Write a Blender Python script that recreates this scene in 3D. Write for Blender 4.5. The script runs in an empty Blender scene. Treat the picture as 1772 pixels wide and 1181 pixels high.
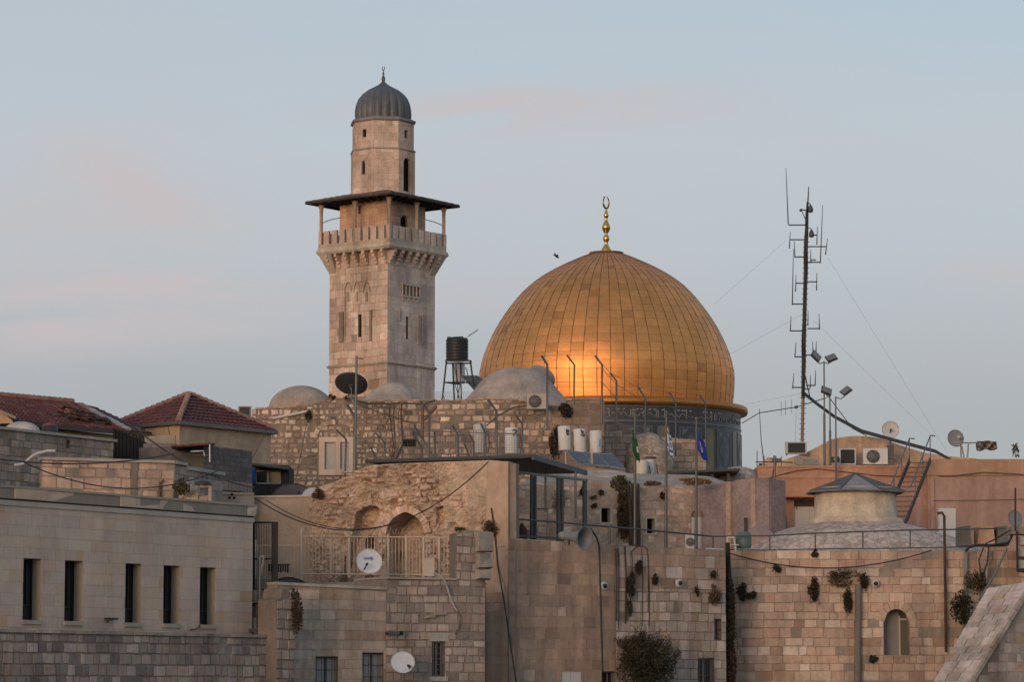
import bpy, math, random
from mathutils import Vector, Matrix, noise

# ------------------------------------------------------------------ camera, sky, sun
SC = bpy.context.scene
COL = SC.collection
F, CX, CY, TH, CAMZ = 5400.0, 886.0, 590.5, math.radians(6.35), 3.0
cam = bpy.data.objects.new('camera', bpy.data.cameras.new('camera'))
COL.objects.link(cam)
cam.location = (0, 0, CAMZ)
cam.rotation_euler = (math.pi / 2 + TH, 0, 0)
cam.data.sensor_width = 36
cam.data.lens = F / 1772 * 36
cam.data.clip_end = 6000
SC.camera = cam
SC.view_settings.view_transform = 'Standard'
SC.view_settings.look = 'None'
SC.view_settings.gamma = 1
SC.view_settings.exposure = EXPOSURE = 1.62

SUN_EL, SUN_AZ = math.radians(5.0), math.atan2(-0.438, -0.898)
sv = Vector((math.sin(SUN_AZ) * math.cos(SUN_EL), math.cos(SUN_AZ) * math.cos(SUN_EL), math.sin(SUN_EL)))
sun = bpy.data.objects.new('sun', bpy.data.lights.new('sun', 'SUN'))
COL.objects.link(sun)
sun.data.energy = 0.40
sun.data.angle = math.radians(24)
sun.data.color = (1.0, 0.66, 0.50)
sun.rotation_euler = sv.to_track_quat('Z', 'Y').to_euler()
sun.location = (-60, -100, 60)

W = bpy.data.worlds.new('World')
SC.world = W
W.use_nodes = True
wn, wl = W.node_tree.nodes, W.node_tree.links
wn.clear()
def wnode(t, **k):
    n = wn.new(t)
    for a, b in k.items():
        setattr(n, a, b)
    return n
wo = wnode('ShaderNodeOutputWorld')
bg = wnode('ShaderNodeBackground')
bg.inputs['Strength'].default_value = 0.10
sky = wnode('ShaderNodeTexSky', sky_type='NISHITA', sun_disc=False, sun_elevation=SUN_EL,
            sun_rotation=SUN_AZ, air_density=1.0, dust_density=3.0, ozone_density=1.5, altitude=700)
tc = wnode('ShaderNodeTexCoord')
mp = wnode('ShaderNodeMapping')
mp.inputs['Scale'].default_value = (5.0, 5.0, 20.0)
mp.inputs['Rotation'].default_value = (0, math.radians(6), 0)
nz = wnode('ShaderNodeTexNoise')
nz.inputs['Scale'].default_value = 1.0
nz.inputs['Detail'].default_value = 5
nz.inputs['Roughness'].default_value = 0.5
nz.inputs['Distortion'].default_value = 0.35
rp = wnode('ShaderNodeValToRGB')
rp.color_ramp.elements[0].position = 0.42
rp.color_ramp.elements[1].position = 0.72
wl.new(tc.outputs['Generated'], mp.inputs['Vector'])
wl.new(mp.outputs['Vector'], nz.inputs['Vector'])
wl.new(nz.outputs['Fac'], rp.inputs['Fac'])
s2l_ = lambda c: ((c / 255 + .055) / 1.055) ** 2.4
mx = wnode('ShaderNodeMix', data_type='RGBA')
mfac = wnode('ShaderNodeMath', operation='MULTIPLY')
mfac.inputs[1].default_value = 0.30
wl.new(rp.outputs['Color'], mfac.inputs[0])
wl.new(mfac.outputs[0], mx.inputs['Factor'])
wl.new(sky.outputs['Color'], mx.inputs['A'])
mx.inputs['B'].default_value = (*[s2l_(x) / (0.10 * 2 ** EXPOSURE) for x in (199, 190, 191)], 1)
wl.new(mx.outputs['Result'], bg.inputs['Color'])

wl.new(bg.outputs['Background'], wo.inputs['Surface'])
sep = wnode('ShaderNodeSeparateXYZ')
nrm_ = wnode('ShaderNodeVectorMath', operation='NORMALIZE')
wl.new(tc.outputs['Generated'], nrm_.inputs[0])
wl.new(nrm_.outputs['Vector'], sep.inputs['Vector'])
# thin evening veil over the eastern sky: its colour by elevation
er = wnode('ShaderNodeMapRange')
er.inputs['From Min'].default_value = 0.0
er.inputs['From Max'].default_value = 0.36
wl.new(sep.outputs['Z'], er.inputs['Value'])
ve = wnode('ShaderNodeValToRGB')
VEIL = [(0.0, (158, 160, 169)), (0.26, (166, 168, 177)), (0.38, (184, 188, 195)), (0.48, (187, 195, 202)), (0.60, (180, 194, 205)), (1.0, (153, 178, 202))]
s2l = lambda c: ((c / 255 + .055) / 1.055) ** 2.4
ce = ve.color_ramp.elements
while len(ce) < len(VEIL):
    ce.new(.5)
for e, (p, c) in zip(ce, VEIL):
    e.position = p
    e.color = (*[s2l(x) for x in c], 1)
wl.new(er.outputs['Result'], ve.inputs['Fac'])
vm = wnode('ShaderNodeVectorMath', operation='SCALE')
vm.inputs['Scale'].default_value = 1 / (0.10 * 2 ** EXPOSURE)
wl.new(ve.outputs['Color'], vm.inputs[0])
ef = wnode('ShaderNodeMapRange')
ef.inputs['From Min'].default_value = -0.2
ef.inputs['From Max'].default_value = 0.6
ef.inputs['To Min'].default_value = 0.5
ef.inputs['To Max'].default_value = 0.88
wl.new(sep.outputs['Y'], ef.inputs['Value'])
m2 = wnode('ShaderNodeMix', data_type='RGBA')
wl.new(ef.outputs['Result'], m2.inputs['Factor'])
wl.new(sky.outputs['Color'], m2.inputs['A'])
wl.new(vm.outputs['Vector'], m2.inputs['B'])
wl.new(m2.outputs['Result'], mx.inputs['A'])
# a few long evening clouds, placed by direction in the eastern sky
def wmath(op, a, b=None):
    n = wnode('ShaderNodeMath', operation=op)
    for i, v in enumerate((a, b)):
        if v is None: continue
        if isinstance(v, (int, float)): n.inputs[i].default_value = v
        else: wl.new(v, n.inputs[i])
    return n.outputs[0]
SX = wmath('DIVIDE', sep.outputs['X'], wmath('MAXIMUM', sep.outputs['Y'], .05))
SZ = wmath('DIVIDE', sep.outputs['Z'], wmath('MAXIMUM', sep.outputs['Y'], .05))
tot = None
for (x0, y0, sx, sy, sl, am) in ((40, 552, 360, 52, 0, 1.3), (240, 484, 130, 16, -.10, 1.2), (250, 345, 130, 60, .5, .8), (930, 178, 290, 34, -.05, 1.3), (150, 420, 400, 120, 0, .35), (1760, 470, 110, 26, 0, .6), (640, 520, 420, 40, 0, .45)):
    dx = wmath('SUBTRACT', SX, (x0 - CX) / F)
    dz = wmath('ADD', wmath('SUBTRACT', SZ, (1191 - y0) / F), wmath('MULTIPLY', dx, sl))
    e = wmath('ADD', wmath('POWER', wmath('ABSOLUTE', wmath('MULTIPLY', dx, F / sx)), 2.0), wmath('POWER', wmath('ABSOLUTE', wmath('MULTIPLY', dz, F / sy)), 2.0))
    g_ = wmath('MULTIPLY', wmath('POWER', 2.718, wmath('MULTIPLY', e, -1.0)), am)
    tot = g_ if tot is None else wmath('ADD', tot, g_)
nz2 = wnode('ShaderNodeTexNoise')
nz2.inputs['Scale'].default_value = 2.0
nz2.inputs['Detail'].default_value = 6
nz2.inputs['Roughness'].default_value = .6
nz2.inputs['Distortion'].default_value = .6
wl.new(mp.outputs['Vector'], nz2.inputs['Vector'])
nr_ = wnode('ShaderNodeMapRange')
nr_.inputs['From Min'].default_value = .3
nr_.inputs['From Max'].default_value = .62
wl.new(nz2.outputs['Fac'], nr_.inputs['Value'])
tot = wmath('MULTIPLY', tot, nr_.outputs['Result'])
tot = wmath('MINIMUM', wmath('ADD', tot, wmath('MULTIPLY', mfac.outputs[0], 1.0)), .85)
wl.new(tot, mx.inputs['Factor'])


# ------------------------------------------------------------------ geometry helpers
def at(px, py, Y):
    x, y = (px - CX) / F, (CY - py) / F
    d = Vector((x, math.cos(TH) - y * math.sin(TH), math.sin(TH) + y * math.cos(TH)))
    return Vector((0, 0, CAMZ)) + d * (Y / d.y)

def mpx(n, Y):
    return n * Y / F

OCCLUDER_H = 13.0  # crest of the unseen hill added to block low sun
MATS = {}
XF = {}

class MB:
    """collects vertices and faces for ONE mesh"""
    def __init__(s):
        s.v, s.f, s.t, s.sm = [], [], [], []
    def face(s, pts, tint=(1, 1, 1), smooth=False):
        i = len(s.v)
        s.v += [Vector(p) for p in pts]
        s.f.append(tuple(range(i, i + len(pts))))
        s.t.append(tint)
        s.sm.append(smooth)
    def raw(s, vs, fs, tint=(1, 1, 1), smooth=False):
        i = len(s.v)
        s.v += [Vector(p) for p in vs]
        for f in fs:
            s.f.append(tuple(i + k for k in f))
            s.t.append(tint)
            s.sm.append(smooth)
    def hexa(s, p, tint=(1, 1, 1)):
        s.raw(p, [(0, 3, 2, 1), (4, 5, 6, 7), (0, 1, 5, 4), (1, 2, 6, 5), (2, 3, 7, 6), (3, 0, 4, 7)], tint)
    def box(s, a, b, tint=(1, 1, 1)):
        (x0, y0, z0), (x1, y1, z1) = a, b
        s.hexa([(x0, y0, z0), (x1, y0, z0), (x1, y1, z0), (x0, y1, z0), (x0, y0, z1), (x1, y0, z1), (x1, y1, z1), (x0, y1, z1)], tint)
    def obox(s, c, ex, ey, ez, tint=(1, 1, 1)):
        """box from centre and three half-axis vectors"""
        c, ex, ey, ez = map(Vector, (c, ex, ey, ez))
        s.hexa([c - ex - ey - ez, c + ex - ey - ez, c + ex + ey - ez, c - ex + ey - ez, c - ex - ey + ez, c + ex - ey + ez, c + ex + ey + ez, c - ex + ey + ez], tint)
    def tube(s, pts, r, n=8, tint=(1, 1, 1), caps=True):
        pts = [Vector(p) for p in pts]
        rs = r if isinstance(r, (list, tuple)) else [r] * len(pts)
        rings, prev = [], None
        vs = []
        for k, p in enumerate(pts):
            a = pts[max(0, k - 1)]
            b = pts[min(len(pts) - 1, k + 1)]
            d = (b - a).normalized()
            if prev is None:
                x = d.orthogonal().normalized()
            else:
                x = (prev - d * prev.dot(d))
                x = x.normalized() if x.length > 1e-5 else d.orthogonal().normalized()
            prev = x
            y = d.cross(x)
            for j in range(n):
                q = 2 * math.pi * j / n
                vs.append(p + (x * math.cos(q) + y * math.sin(q)) * rs[k])
        fs = []
        for k in range(len(pts) - 1):
            for j in range(n):
                fs.append((k * n + j, k * n + (j + 1) % n, (k + 1) * n + (j + 1) % n, (k + 1) * n + j))
        s.raw(vs, fs, tint, True)
        if caps:
            s.raw(vs[:n], [tuple(reversed(range(n)))], tint)
            s.raw(vs[-n:], [tuple(range(n))], tint)
    def beam(s, a, b, w, h, tint=(1, 1, 1)):
        a, b = Vector(a), Vector(b)
        d = (b - a)
        L = d.length / 2
        d.normalize()
        up = Vector((0, 0, 1)) if abs(d.z) < .95 else Vector((0, 1, 0))
        x = d.cross(up).normalized()
        y = x.cross(d)
        s.obox((a + b) / 2, d * L, x * w / 2, y * h / 2, tint)
    def lathe(s, prof, c=(0, 0, 0), n=32, tint=(1, 1, 1), smooth=True, ph=0.0, X=(1, 0, 0), Yv=(0, 1, 0), Z=(0, 0, 1), flute=None):
        c, X, Yv, Z = Vector(c), Vector(X), Vector(Yv), Vector(Z)
        vs = []
        for r, z in prof:
            for j in range(n):
                q = 2 * math.pi * j / n + ph
                rr = r * (flute(q, z) if flute else 1)
                vs.append(c + X * rr * math.cos(q) + Yv * rr * math.sin(q) + Z * z)
        fs = []
        for k in range(len(prof) - 1):
            for j in range(n):
                fs.append((k * n + j, k * n + (j + 1) % n, (k + 1) * n + (j + 1) % n, (k + 1) * n + j))
        s.raw(vs, fs, tint, smooth)
        if prof[0][0] > 1e-4:
            s.raw(vs[:n], [tuple(reversed(range(n)))], tint)
        if prof[-1][0] > 1e-4:
            s.raw(vs[-n:], [tuple(range(n))], tint)
    def build(s, name, mat, parent=None, root=None, weld=False):
        me = bpy.data.meshes.new(name)
        M = XF.get(root or parent)
        if M is None and parent is not None:
            M = XF.get(parent.parent) if parent.parent else None
        inv = M.inverted() if M is not None else None
        vs = [inv @ v for v in s.v] if inv is not None else s.v
        me.from_pydata(vs, [], s.f)
        at_ = me.attributes.new('tint', 'FLOAT_COLOR', 'CORNER')
        buf = []
        for f, t in zip(s.f, s.t):
            buf += [t[0], t[1], t[2], 1.0] * len(f)
        at_.data.foreach_set('color', buf)
        me.polygons.foreach_set('use_smooth', s.sm)
        me.materials.append(MATS[mat])
        me.update()
        o = bpy.data.objects.new(name, me)
        COL.objects.link(o)
        if parent is not None:
            o.parent = parent
            XF[o] = M if M is not None else Matrix.Identity(4)
        return o

def tag(o, label, cat, group=None):
    o['label'] = label
    o['category'] = cat
    if group:
        o['group'] = group
    return o

def thing(name, label, cat, loc=(0, 0, 0), rz=0.0, group=None):
    o = bpy.data.objects.new(name, None)
    COL.objects.link(o)
    o.empty_display_size = .3
    o.location = loc
    o.rotation_euler = (0, 0, rz)
    XF[o] = Matrix.Translation(Vector(loc)) @ Matrix.Rotation(rz, 4, 'Z')
    return tag(o, label, cat, group)

def single(mb, name, mat, label, cat, group=None, loc=None):
    """a thing that is one mesh, its origin at its base"""
    if loc is None:
        n = len(mb.v)
        loc = Vector((sum(v.x for v in mb.v) / n, sum(v.y for v in mb.v) / n, min(v.z for v in mb.v)))
    loc = Vector(loc)
    mb.v = [v - loc for v in mb.v]
    o = mb.build(name, mat)
    o.location = loc
    return tag(o, label, cat, group)

def struct(o):
    o['kind'] = 'structure'
    return o

def copy_tree(root, loc, label, rz=None):
    r = root.copy()
    COL.objects.link(r)
    r.location = loc
    if rz is not None:
        r.rotation_euler = (0, 0, rz)
    r['label'] = label
    for ch in list(root.children):
        c = ch.copy()
        COL.objects.link(c)
        c.parent = r
        for g in ch.children:
            d = g.copy()
            COL.objects.link(d)
            d.parent = c
    return r

class Plane:
    """a vertical wall plane through two picture columns at given distances"""
    def __init__(s, px0, Y0, px1, Y1, py=900):
        a, b = at(px0, py, Y0), at(px1, py, Y1)
        s.O = Vector((a.x, a.y, 0))
        d = Vector((b.x - a.x, b.y - a.y, 0))
        s.L = d.length
        s.U = d.normalized()
        s.N = Vector((s.U.y, -s.U.x, 0))
    def uz(s, px, py):
        e = at(px, py, 100.0) - Vector((0, 0, CAMZ))
        c = Vector((0, 0, CAMZ))
        t = (s.O - c).dot(s.N) / e.dot(s.N)
        p = c + e * t
        return (p - s.O).dot(s.U), p.z
    def p(s, u, z, d=0.0):
        return s.O + s.U * u + s.N * d + Vector((0, 0, z))
    def px(s, px, py, d=0.0):
        return s.p(*s.uz(px, py), d)
    def rect(s, x0, y0, x1, y1):
        u0, z1 = s.uz(x0, y0)
        u1, z0 = s.uz(x1, y1)
        return (u0, u1, z0, z1)
    def box(s, mb, u0, u1, z0, z1, d0, d1, tint=(1, 1, 1)):
        mb.hexa([s.p(u0, z0, d1), s.p(u1, z0, d1), s.p(u1, z0, d0), s.p(u0, z0, d0), s.p(u0, z1, d1), s.p(u1, z1, d1), s.p(u1, z1, d0), s.p(u0, z1, d0)], tint)

def subtract(rects, holes):
    for (ha, hb, hc, hd) in holes:
        out = []
        for (a, b, c, d) in rects:
            if hb <= a or ha >= b or hd <= c or hc >= d:
                out.append((a, b, c, d))
                continue
            if ha > a: out.append((a, ha, c, d))
            if hb < b: out.append((hb, b, c, d))
            m0, m1 = max(a, ha), min(b, hb)
            if hc > c: out.append((m0, m1, c, hc))
            if hd < d: out.append((m0, m1, hd, d))
        rects = out
    return rects

LIFT = (1.23, 1.13, 1.14)
def pick(pal, rng, var=.10):
    tot = sum(w for _, w in pal)
    q = rng.uniform(0, tot)
    for c, w in pal:
        q -= w
        if q <= 0:
            break
    k = 1 + rng.uniform(-var, var)
    return tuple(min(.75, max(0.01, x * k * g * (1 + rng.uniform(-.025, .025)))) for x, g in zip(c, LIFT))

def stone(mb, pl, a, b, c, d, pr, bev, tint, rng, jit):
    j = lambda: rng.uniform(-jit, jit)
    wv = lambda u, z: (z + .035 * noise.noise(Vector((u * .55, z * .35, 11.0))) * (1 if jit > .003 else 0))
    pt = noise.noise(Vector((a * .45 + 3, c * .55, 2.0)))
    tint = tuple(x * (1 + (.22 if jit > .003 else .08) * pt) for x in tint)
    if jit > .003 and rng.random() < .035:
        pr = pr * .1 - .012
        tint = tuple(x * .72 for x in tint)
    w, h = b - a, d - c
    bv = min(bev, w * .3, h * .3)
    o = [(a + j(), c + j()), (b + j(), c + j()), (b + j(), d + j()), (a + j(), d + j())]
    cu, cz = (a + b) / 2, (c + d) / 2
    w_ = wv(cu, cz) - cz
    pr = pr * rng.uniform(.55, 1.25)
    back = [pl.p(u, z + w_, -.02) for u, z in o]
    fr = []
    for u, z in o:
        fr.append(pl.p(u + (bv if u < cu else -bv), z + w_ + (bv if z < cz else -bv), pr + rng.uniform(-.25, .25) * pr))
    mb.raw(back + fr, [(4, 5, 6, 7), (0, 1, 5, 4), (1, 2, 6, 5), (2, 3, 7, 6), (3, 0, 4, 7)], tint)

def masonry(mb, pl, u0, u1, z0, z1, ch, cw, pal, rng, gap=.012, proud=.02, jit=0.0, holes=(), top=None, ok=None, bev=.012, var=.10, drop=0.0):
    z = z0
    while z < z1 - .03:
        h = rng.uniform(*ch)
        if z + h > z1 - ch[0] * .4:
            h = z1 - z
        u = u0 - rng.uniform(0, cw[1] * .6)
        while u < u1 - .02:
            w = rng.uniform(*cw)
            a, b = max(u, u0), min(u + w, u1)
            if u1 - b < cw[0] * .4:
                b = u1
            u = b if b > u else u + w
            if b - a < .04:
                continue
            zz = z + h
            if top:
                t = min(top(a), top((a + b) / 2), top(b))
                if t < z + .05:
                    continue
                zz = min(zz, t)
            for (ra, rb, rc, rd) in subtract([(a, b, z, zz)], holes):
                if rb - ra < .05 or rd - rc < .05:
                    continue
                if ok and not ok((ra + rb) / 2, (rc + rd) / 2):
                    continue
                if drop and rng.random() < drop:
                    continue
                g = gap / 2
                stone(mb, pl, ra + g, rb - g, rc + g, rd - g, proud, bev, pick(pal, rng, var), rng, jit)
        z += h

def slab(mb, pl, u0, u1, z0, top, depth, holes=(), tint=(1, 1, 1), step=None, reveal=.4, rtint=None, d=0.0):
    tf = top if callable(top) else (lambda u: top)
    us = {u0, u1}
    for h in holes:
        us |= {min(max(h[0], u0), u1), min(max(h[1], u0), u1)}
    if step:
        k = u0
        while k < u1:
            us.add(k)
            k += step
    us = sorted(us)
    for a, b in zip(us, us[1:]):
        if b - a < 1e-4:
            continue
        cuts = sorted((h[2], h[3]) for h in holes if h[0] < (a + b) / 2 < h[1])
        z = z0
        for c0, c1 in cuts:
            if c0 > z:
                mb.face([pl.p(a, z, d), pl.p(b, z, d), pl.p(b, c0, d), pl.p(a, c0, d)], tint)
            z = max(z, c1)
        mb.face([pl.p(a, z, d), pl.p(b, z, d), pl.p(b, tf(b), d), pl.p(a, tf(a), d)], tint)
        mb.face([pl.p(a, tf(a), d), pl.p(b, tf(b), d), pl.p(b, tf(b), d - depth), pl.p(a, tf(a), d - depth)], tint)
        mb.face([pl.p(b, z0, d - depth), pl.p(a, z0, d - depth), pl.p(a, tf(a), d - depth), pl.p(b, tf(b), d - depth)], tint)
    for e, flip in ((u0, 1), (u1, 0)):
        q = [pl.p(e, z0, d), pl.p(e, z0, d - depth), pl.p(e, tf(e), d - depth), pl.p(e, tf(e), d)]
        mb.face(q[::-1] if flip else q, tint)
    rt = rtint or tint
    for (a, b, c0, c1) in holes:
        e = d - reveal
        mb.face([pl.p(a, c0, d), pl.p(a, c0, e), pl.p(a, c1, e), pl.p(a, c1, d)], rt)
        mb.face([pl.p(b, c0, e), pl.p(b, c0, d), pl.p(b, c1, d), pl.p(b, c1, e)], rt)
        mb.face([pl.p(a, c0, d), pl.p(b, c0, d), pl.p(b, c0, e), pl.p(a, c0, e)], rt)
        mb.face([pl.p(a, c1, e), pl.p(b, c1, e), pl.p(b, c1, d), pl.p(a, c1, d)], rt)

def arch_curve(u0, u1, zs, zt, pointed=True, n=14):
    """points from left spring to right spring"""
    out = []
    m, w, h = (u0 + u1) / 2, (u1 - u0) / 2, zt - zs
    for k in range(n + 1):
        x = -1 + 2 * k / n
        if pointed:
            r = 1.35
            c = r - 1
            y = math.sqrt(max(0, r * r - (abs(x) + c) ** 2)) / math.sqrt(r * r - c * c)
        else:
            y = math.sqrt(max(0, 1 - x * x))
        out.append((m + x * w, zs + y * h))
    return out

def spandrel(mb, pl, u0, u1, zs, zt, reveal, tint, pointed=True, d=0.0):
    """fills the corners between a square opening and the arch inside it"""
    cv = arch_curve(u0, u1, zs, zt, pointed)
    for (a, za), (b, zb) in zip(cv, cv[1:]):
        mb.face([pl.p(a, za, d), pl.p(b, zb, d), pl.p(b, zt + .002, d), pl.p(a, zt + .002, d)], tint)
        mb.face([pl.p(a, za, d - reveal), pl.p(b, zb, d - reveal), pl.p(b, zb, d), pl.p(a, za, d)], tint)

def voussoirs(mb, pl, u0, u1, zs, zt, wid, n, pal, rng, d0=0.0, d1=.04, pointed=True):
    cv = arch_curve(u0, u1, zs, zt, pointed, n)
    m = (u0 + u1) / 2
    out = []
    for u, z in cv:
        dx, dz = (u - m), (z - zs) * .9 + .12 * (zt - zs)
        L = math.hypot(dx, dz)
        out.append((u + dx / L * wid, z + dz / L * wid))
    for k in range(n):
        (a, za), (b, zb) = cv[k], cv[k + 1]
        (c, zc), (e, ze) = out[k], out[k + 1]
        s = lambda p, q, t: (p[0] + (q[0] - p[0]) * t, p[1] + (q[1] - p[1]) * t)
        A, B = s((a, za), (b, zb), .05), s((a, za), (b, zb), .95)
        C, D = s((c, zc), (e, ze), .05), s((c, zc), (e, ze), .95)
        t = pick(pal, rng)
        P = [A, B, D, C]
        mb.hexa([pl.p(*q, d0 - .02) for q in P] + [pl.p(*q, d1) for q in P], t)

def cable(a, b, sag, r, mbx=None, n=16):
    mb = mbx or MB()
    a, b = Vector(a), Vector(b)
    mb.tube([a.lerp(b, k / n) - Vector((0, 0, sag * 4 * (k / n) * (1 - k / n))) for k in range(n + 1)], r, 5)
    return mb

def piece(pts):
    """piecewise linear function through points"""
    pts = sorted(pts)
    def f(x):
        if x <= pts[0][0]:
            return pts[0][1]
        for (a, ya), (b, yb) in zip(pts, pts[1:]):
            if x <= b:
                return ya + (yb - ya) * (x - a) / max(1e-9, b - a)
        return pts[-1][1]
    return f

def topfn(pl, pts):
    return piece([pl.uz(*p) for p in pts])

def leaves(mb, c, rad, n, size, cols, rng, hollow=.25, hang=0.0):
    c = Vector(c)
    cl = [Vector((rng.gauss(0, .5), rng.gauss(0, .5), rng.gauss(0, .5))) for _ in range(max(4, n // 40))]
    for _ in range(n):
        q = rng.choice(cl) + Vector((rng.gauss(0, .26), rng.gauss(0, .26), rng.gauss(0, .26)))
        if q.length > 1.15:
            q = q.normalized() * rng.uniform(.5, 1.15)
        p = c + Vector((q.x * rad[0], q.y * rad[1], q.z * rad[2]))
        d = Vector((rng.gauss(0, 1), rng.gauss(0, 1), rng.gauss(0, 1) - hang)).normalized()
        e = d.orthogonal().normalized()
        e.rotate(Matrix.Rotation(rng.uniform(0, 6.28), 3, d))
        s = size * rng.uniform(.6, 1.4)
        t = rng.choice(cols)
        k = rng.uniform(.7, 1.3)
        t = tuple(x * k for x in t)
        mb.face([p - d * s, p + e * s * .45, p + d * s, p - e * s * .45], t)

# ------------------------------------------------------------------ materials
def mat(name, col=None, rough=.8, metal=0.0, var=.2, scale=1.0, bump=.0, bscale=30, spec=.3, kind=None, blotch=None, emis=None, alpha=None, streak=0):
    m = bpy.data.materials.new(name)
    m.use_nodes = True
    N, L = m.node_tree.nodes, m.node_tree.links
    b = N['Principled BSDF']
    b.inputs['Roughness'].default_value = rough
    b.inputs['Metallic'].default_value = metal
    b.inputs['Specular IOR Level'].default_value = spec
    g = N.new('ShaderNodeTexCoord')
    if col is None:
        a = N.new('ShaderNodeAttribute')
        a.attribute_name = 'tint'
        src = a.outputs['Color']
    else:
        c = N.new('ShaderNodeRGB')
        c.outputs[0].default_value = (*col, 1)
        src = c.outputs[0]
    def noise_(sc, det=4, rgh=.6):
        n = N.new('ShaderNodeTexNoise')
        n.inputs['Scale'].default_value = sc
        n.inputs['Detail'].default_value = det
        n.inputs['Roughness'].default_value = rgh
        L.new(g.outputs['Object'], n.inputs['Vector'])
        return n
    def mulrange(src, fac, lo, hi, a=.3, b_=.7):
        r = N.new('ShaderNodeMapRange')
        r.inputs['From Min'].default_value = a
        r.inputs['From Max'].default_value = b_
        r.inputs['To Min'].default_value = lo
        r.inputs['To Max'].default_value = hi
        L.new(fac, r.inputs['Value'])
        x = N.new('ShaderNodeMix')
        x.data_type = 'RGBA'
        x.blend_type = 'MULTIPLY'
        x.inputs['Factor'].default_value = 1
        L.new(src, x.inputs['A'])
        L.new(r.outputs['Result'], x.inputs['B'])
        return x.outputs['Result']
    if var:
        src = mulrange(src, noise_(scale).outputs['Fac'], 1 - var, 1 + var)
        src = mulrange(src, noise_(scale * 9, 5, .7).outputs['Fac'], 1 - var * .8, 1 + var * .8)
    if streak:
        mp_ = N.new('ShaderNodeMapping')
        mp_.inputs['Scale'].default_value = (.8, .8, .14)
        L.new(g.outputs['Object'], mp_.inputs['Vector'])
        n = N.new('ShaderNodeTexNoise')
        n.inputs['Scale'].default_value = 1.3
        n.inputs['Detail'].default_value = 8
        n.inputs['Roughness'].default_value = .66
        n.inputs['Distortion'].default_value = .5
        L.new(mp_.outputs['Vector'], n.inputs['Vector'])
        src = mulrange(src, n.outputs['Fac'], 1 - streak, 1.07, .34, .60)
    if blotch:
        bc, bs, lo, hi = blotch[:4]
        n = noise_(bs, 6, .65)
        r = N.new('ShaderNodeMapRange')
        r.inputs['From Min'].default_value = lo
        r.inputs['From Max'].default_value = hi
        r.inputs['To Max'].default_value = blotch[4] if len(blotch) > 4 else .8
        L.new(n.outputs['Fac'], r.inputs['Value'])
        x = N.new('ShaderNodeMix')
        x.data_type = 'RGBA'
        L.new(r.outputs['Result'], x.inputs['Factor'])
        L.new(src, x.inputs['A'])
        x.inputs['B'].default_value = (*bc, 1)
        src = x.outputs['Result']
    hgt = None
    if kind == 'paved':
        v = N.new('ShaderNodeTexVoronoi')
        v.feature = 'DISTANCE_TO_EDGE'
        v.inputs['Scale'].default_value = bscale
        nn = noise_(2.0)
        L.new(g.outputs['Object'], v.inputs['Vector'])
        v2 = N.new('ShaderNodeTexVoronoi')
        v2.inputs['Scale'].default_value = bscale
        L.new(g.outputs['Object'], v2.inputs['Vector'])
        bw = N.new('ShaderNodeSeparateColor')
        L.new(v2.outputs['Color'], bw.inputs['Color'])
        src = mulrange(src, bw.outputs['Red'], .75, 1.3, 0, 1)
        src = mulrange(src, v.outputs['Distance'], .6, 1.0, .0, .08)
        hgt = v.outputs['Distance']
    L.new(src, b.inputs['Base Color'])
    if bump:
        bp = N.new('ShaderNodeBump')
        bp.inputs['Strength'].default_value = bump
        bp.inputs['Distance'].default_value = .03
        if hgt is None:
            hgt = noise_(bscale, 5, .65).outputs['Fac']
        L.new(hgt, bp.inputs['Height'])
        L.new(bp.outputs['Normal'], b.inputs['Normal'])
    if alpha is not None:
        b.inputs['Alpha'].default_value = alpha
    MATS[name] = m
    return m

mat('stone', None, .9, streak=.34, var=.17, scale=.5, bump=.5, bscale=14, spec=.15, blotch=((.10, .075, .06), .55, .60, .80, .55))
mat('smooth_stone', None, .85, streak=.10, var=.07, scale=.8, bump=.2, bscale=20, spec=.2, blotch=((.26, .16, .08), 1.7, .62, .74, .28))
mat('rubble', None, .95, var=.28, scale=.8, bump=.8, bscale=9, spec=.1, blotch=((.16, .11, .08), 1.1, .60, .76, .5))
mat('plaster', None, .9, streak=.22, var=.14, scale=.45, bump=.15, bscale=12, spec=.15, blotch=((.22, .16, .13), .5, .58, .80, .4))
mat('paved', None, .9, var=.18, scale=.6, bump=.6, bscale=4.4, spec=.15, kind='paved')
mat('dome_plaster', None, .92, streak=.2, var=.22, scale=1.2, bump=.5, bscale=6, spec=.12, blotch=((.42, .36, .30), 3.2, .58, .7, .5))
mat('painted', None, .55, var=.06, scale=1.5, spec=.4)
mat('metal', None, .45, .6, var=.12, scale=2.0, spec=.5)
mat('rusty', None, .8, .2, var=.3, scale=2.5, spec=.3, blotch=((.13, .05, .02), 2.2, .48, .65, .8))
mat('plastic', None, .5, var=.06, scale=3, spec=.4)
mat('glass', (.022, .025, .03), .12, var=.0, spec=.5)
mat('void', (.012, .010, .009), .9, var=.1, spec=.1)
mat('tile', None, .8, var=.14, scale=1.3, spec=.25, blotch=((.11, .05, .04), 1.2, .5, .75, .6))
mat('leaf', None, .7, var=.15, scale=2, spec=.2)
mat('bark', None, .95, var=.25, scale=4, bump=.5, bscale=20, spec=.1)
mat('cloth', None, .8, var=.05, scale=3, spec=.15)
mat('lead', None, .55, .25, var=.22, scale=.9, spec=.5, blotch=((.15, .12, .105), 1.0, .56, .75, .5))
mat('gold', None, .50, 1.0, var=.12, scale=.35, spec=.5)
mat('gold_bright', None, .25, 1.0, var=.05, scale=.5, spec=.5)
mat('faience', None, .35, var=.14, scale=1.2, spec=.5)
mat('wire', None, .6, var=0, spec=.3)
mat('sheet', None, .8, .0, var=.2, scale=1.5, spec=.08, blotch=((.12, .11, .10), 1.2, .55, .75, .5))
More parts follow.
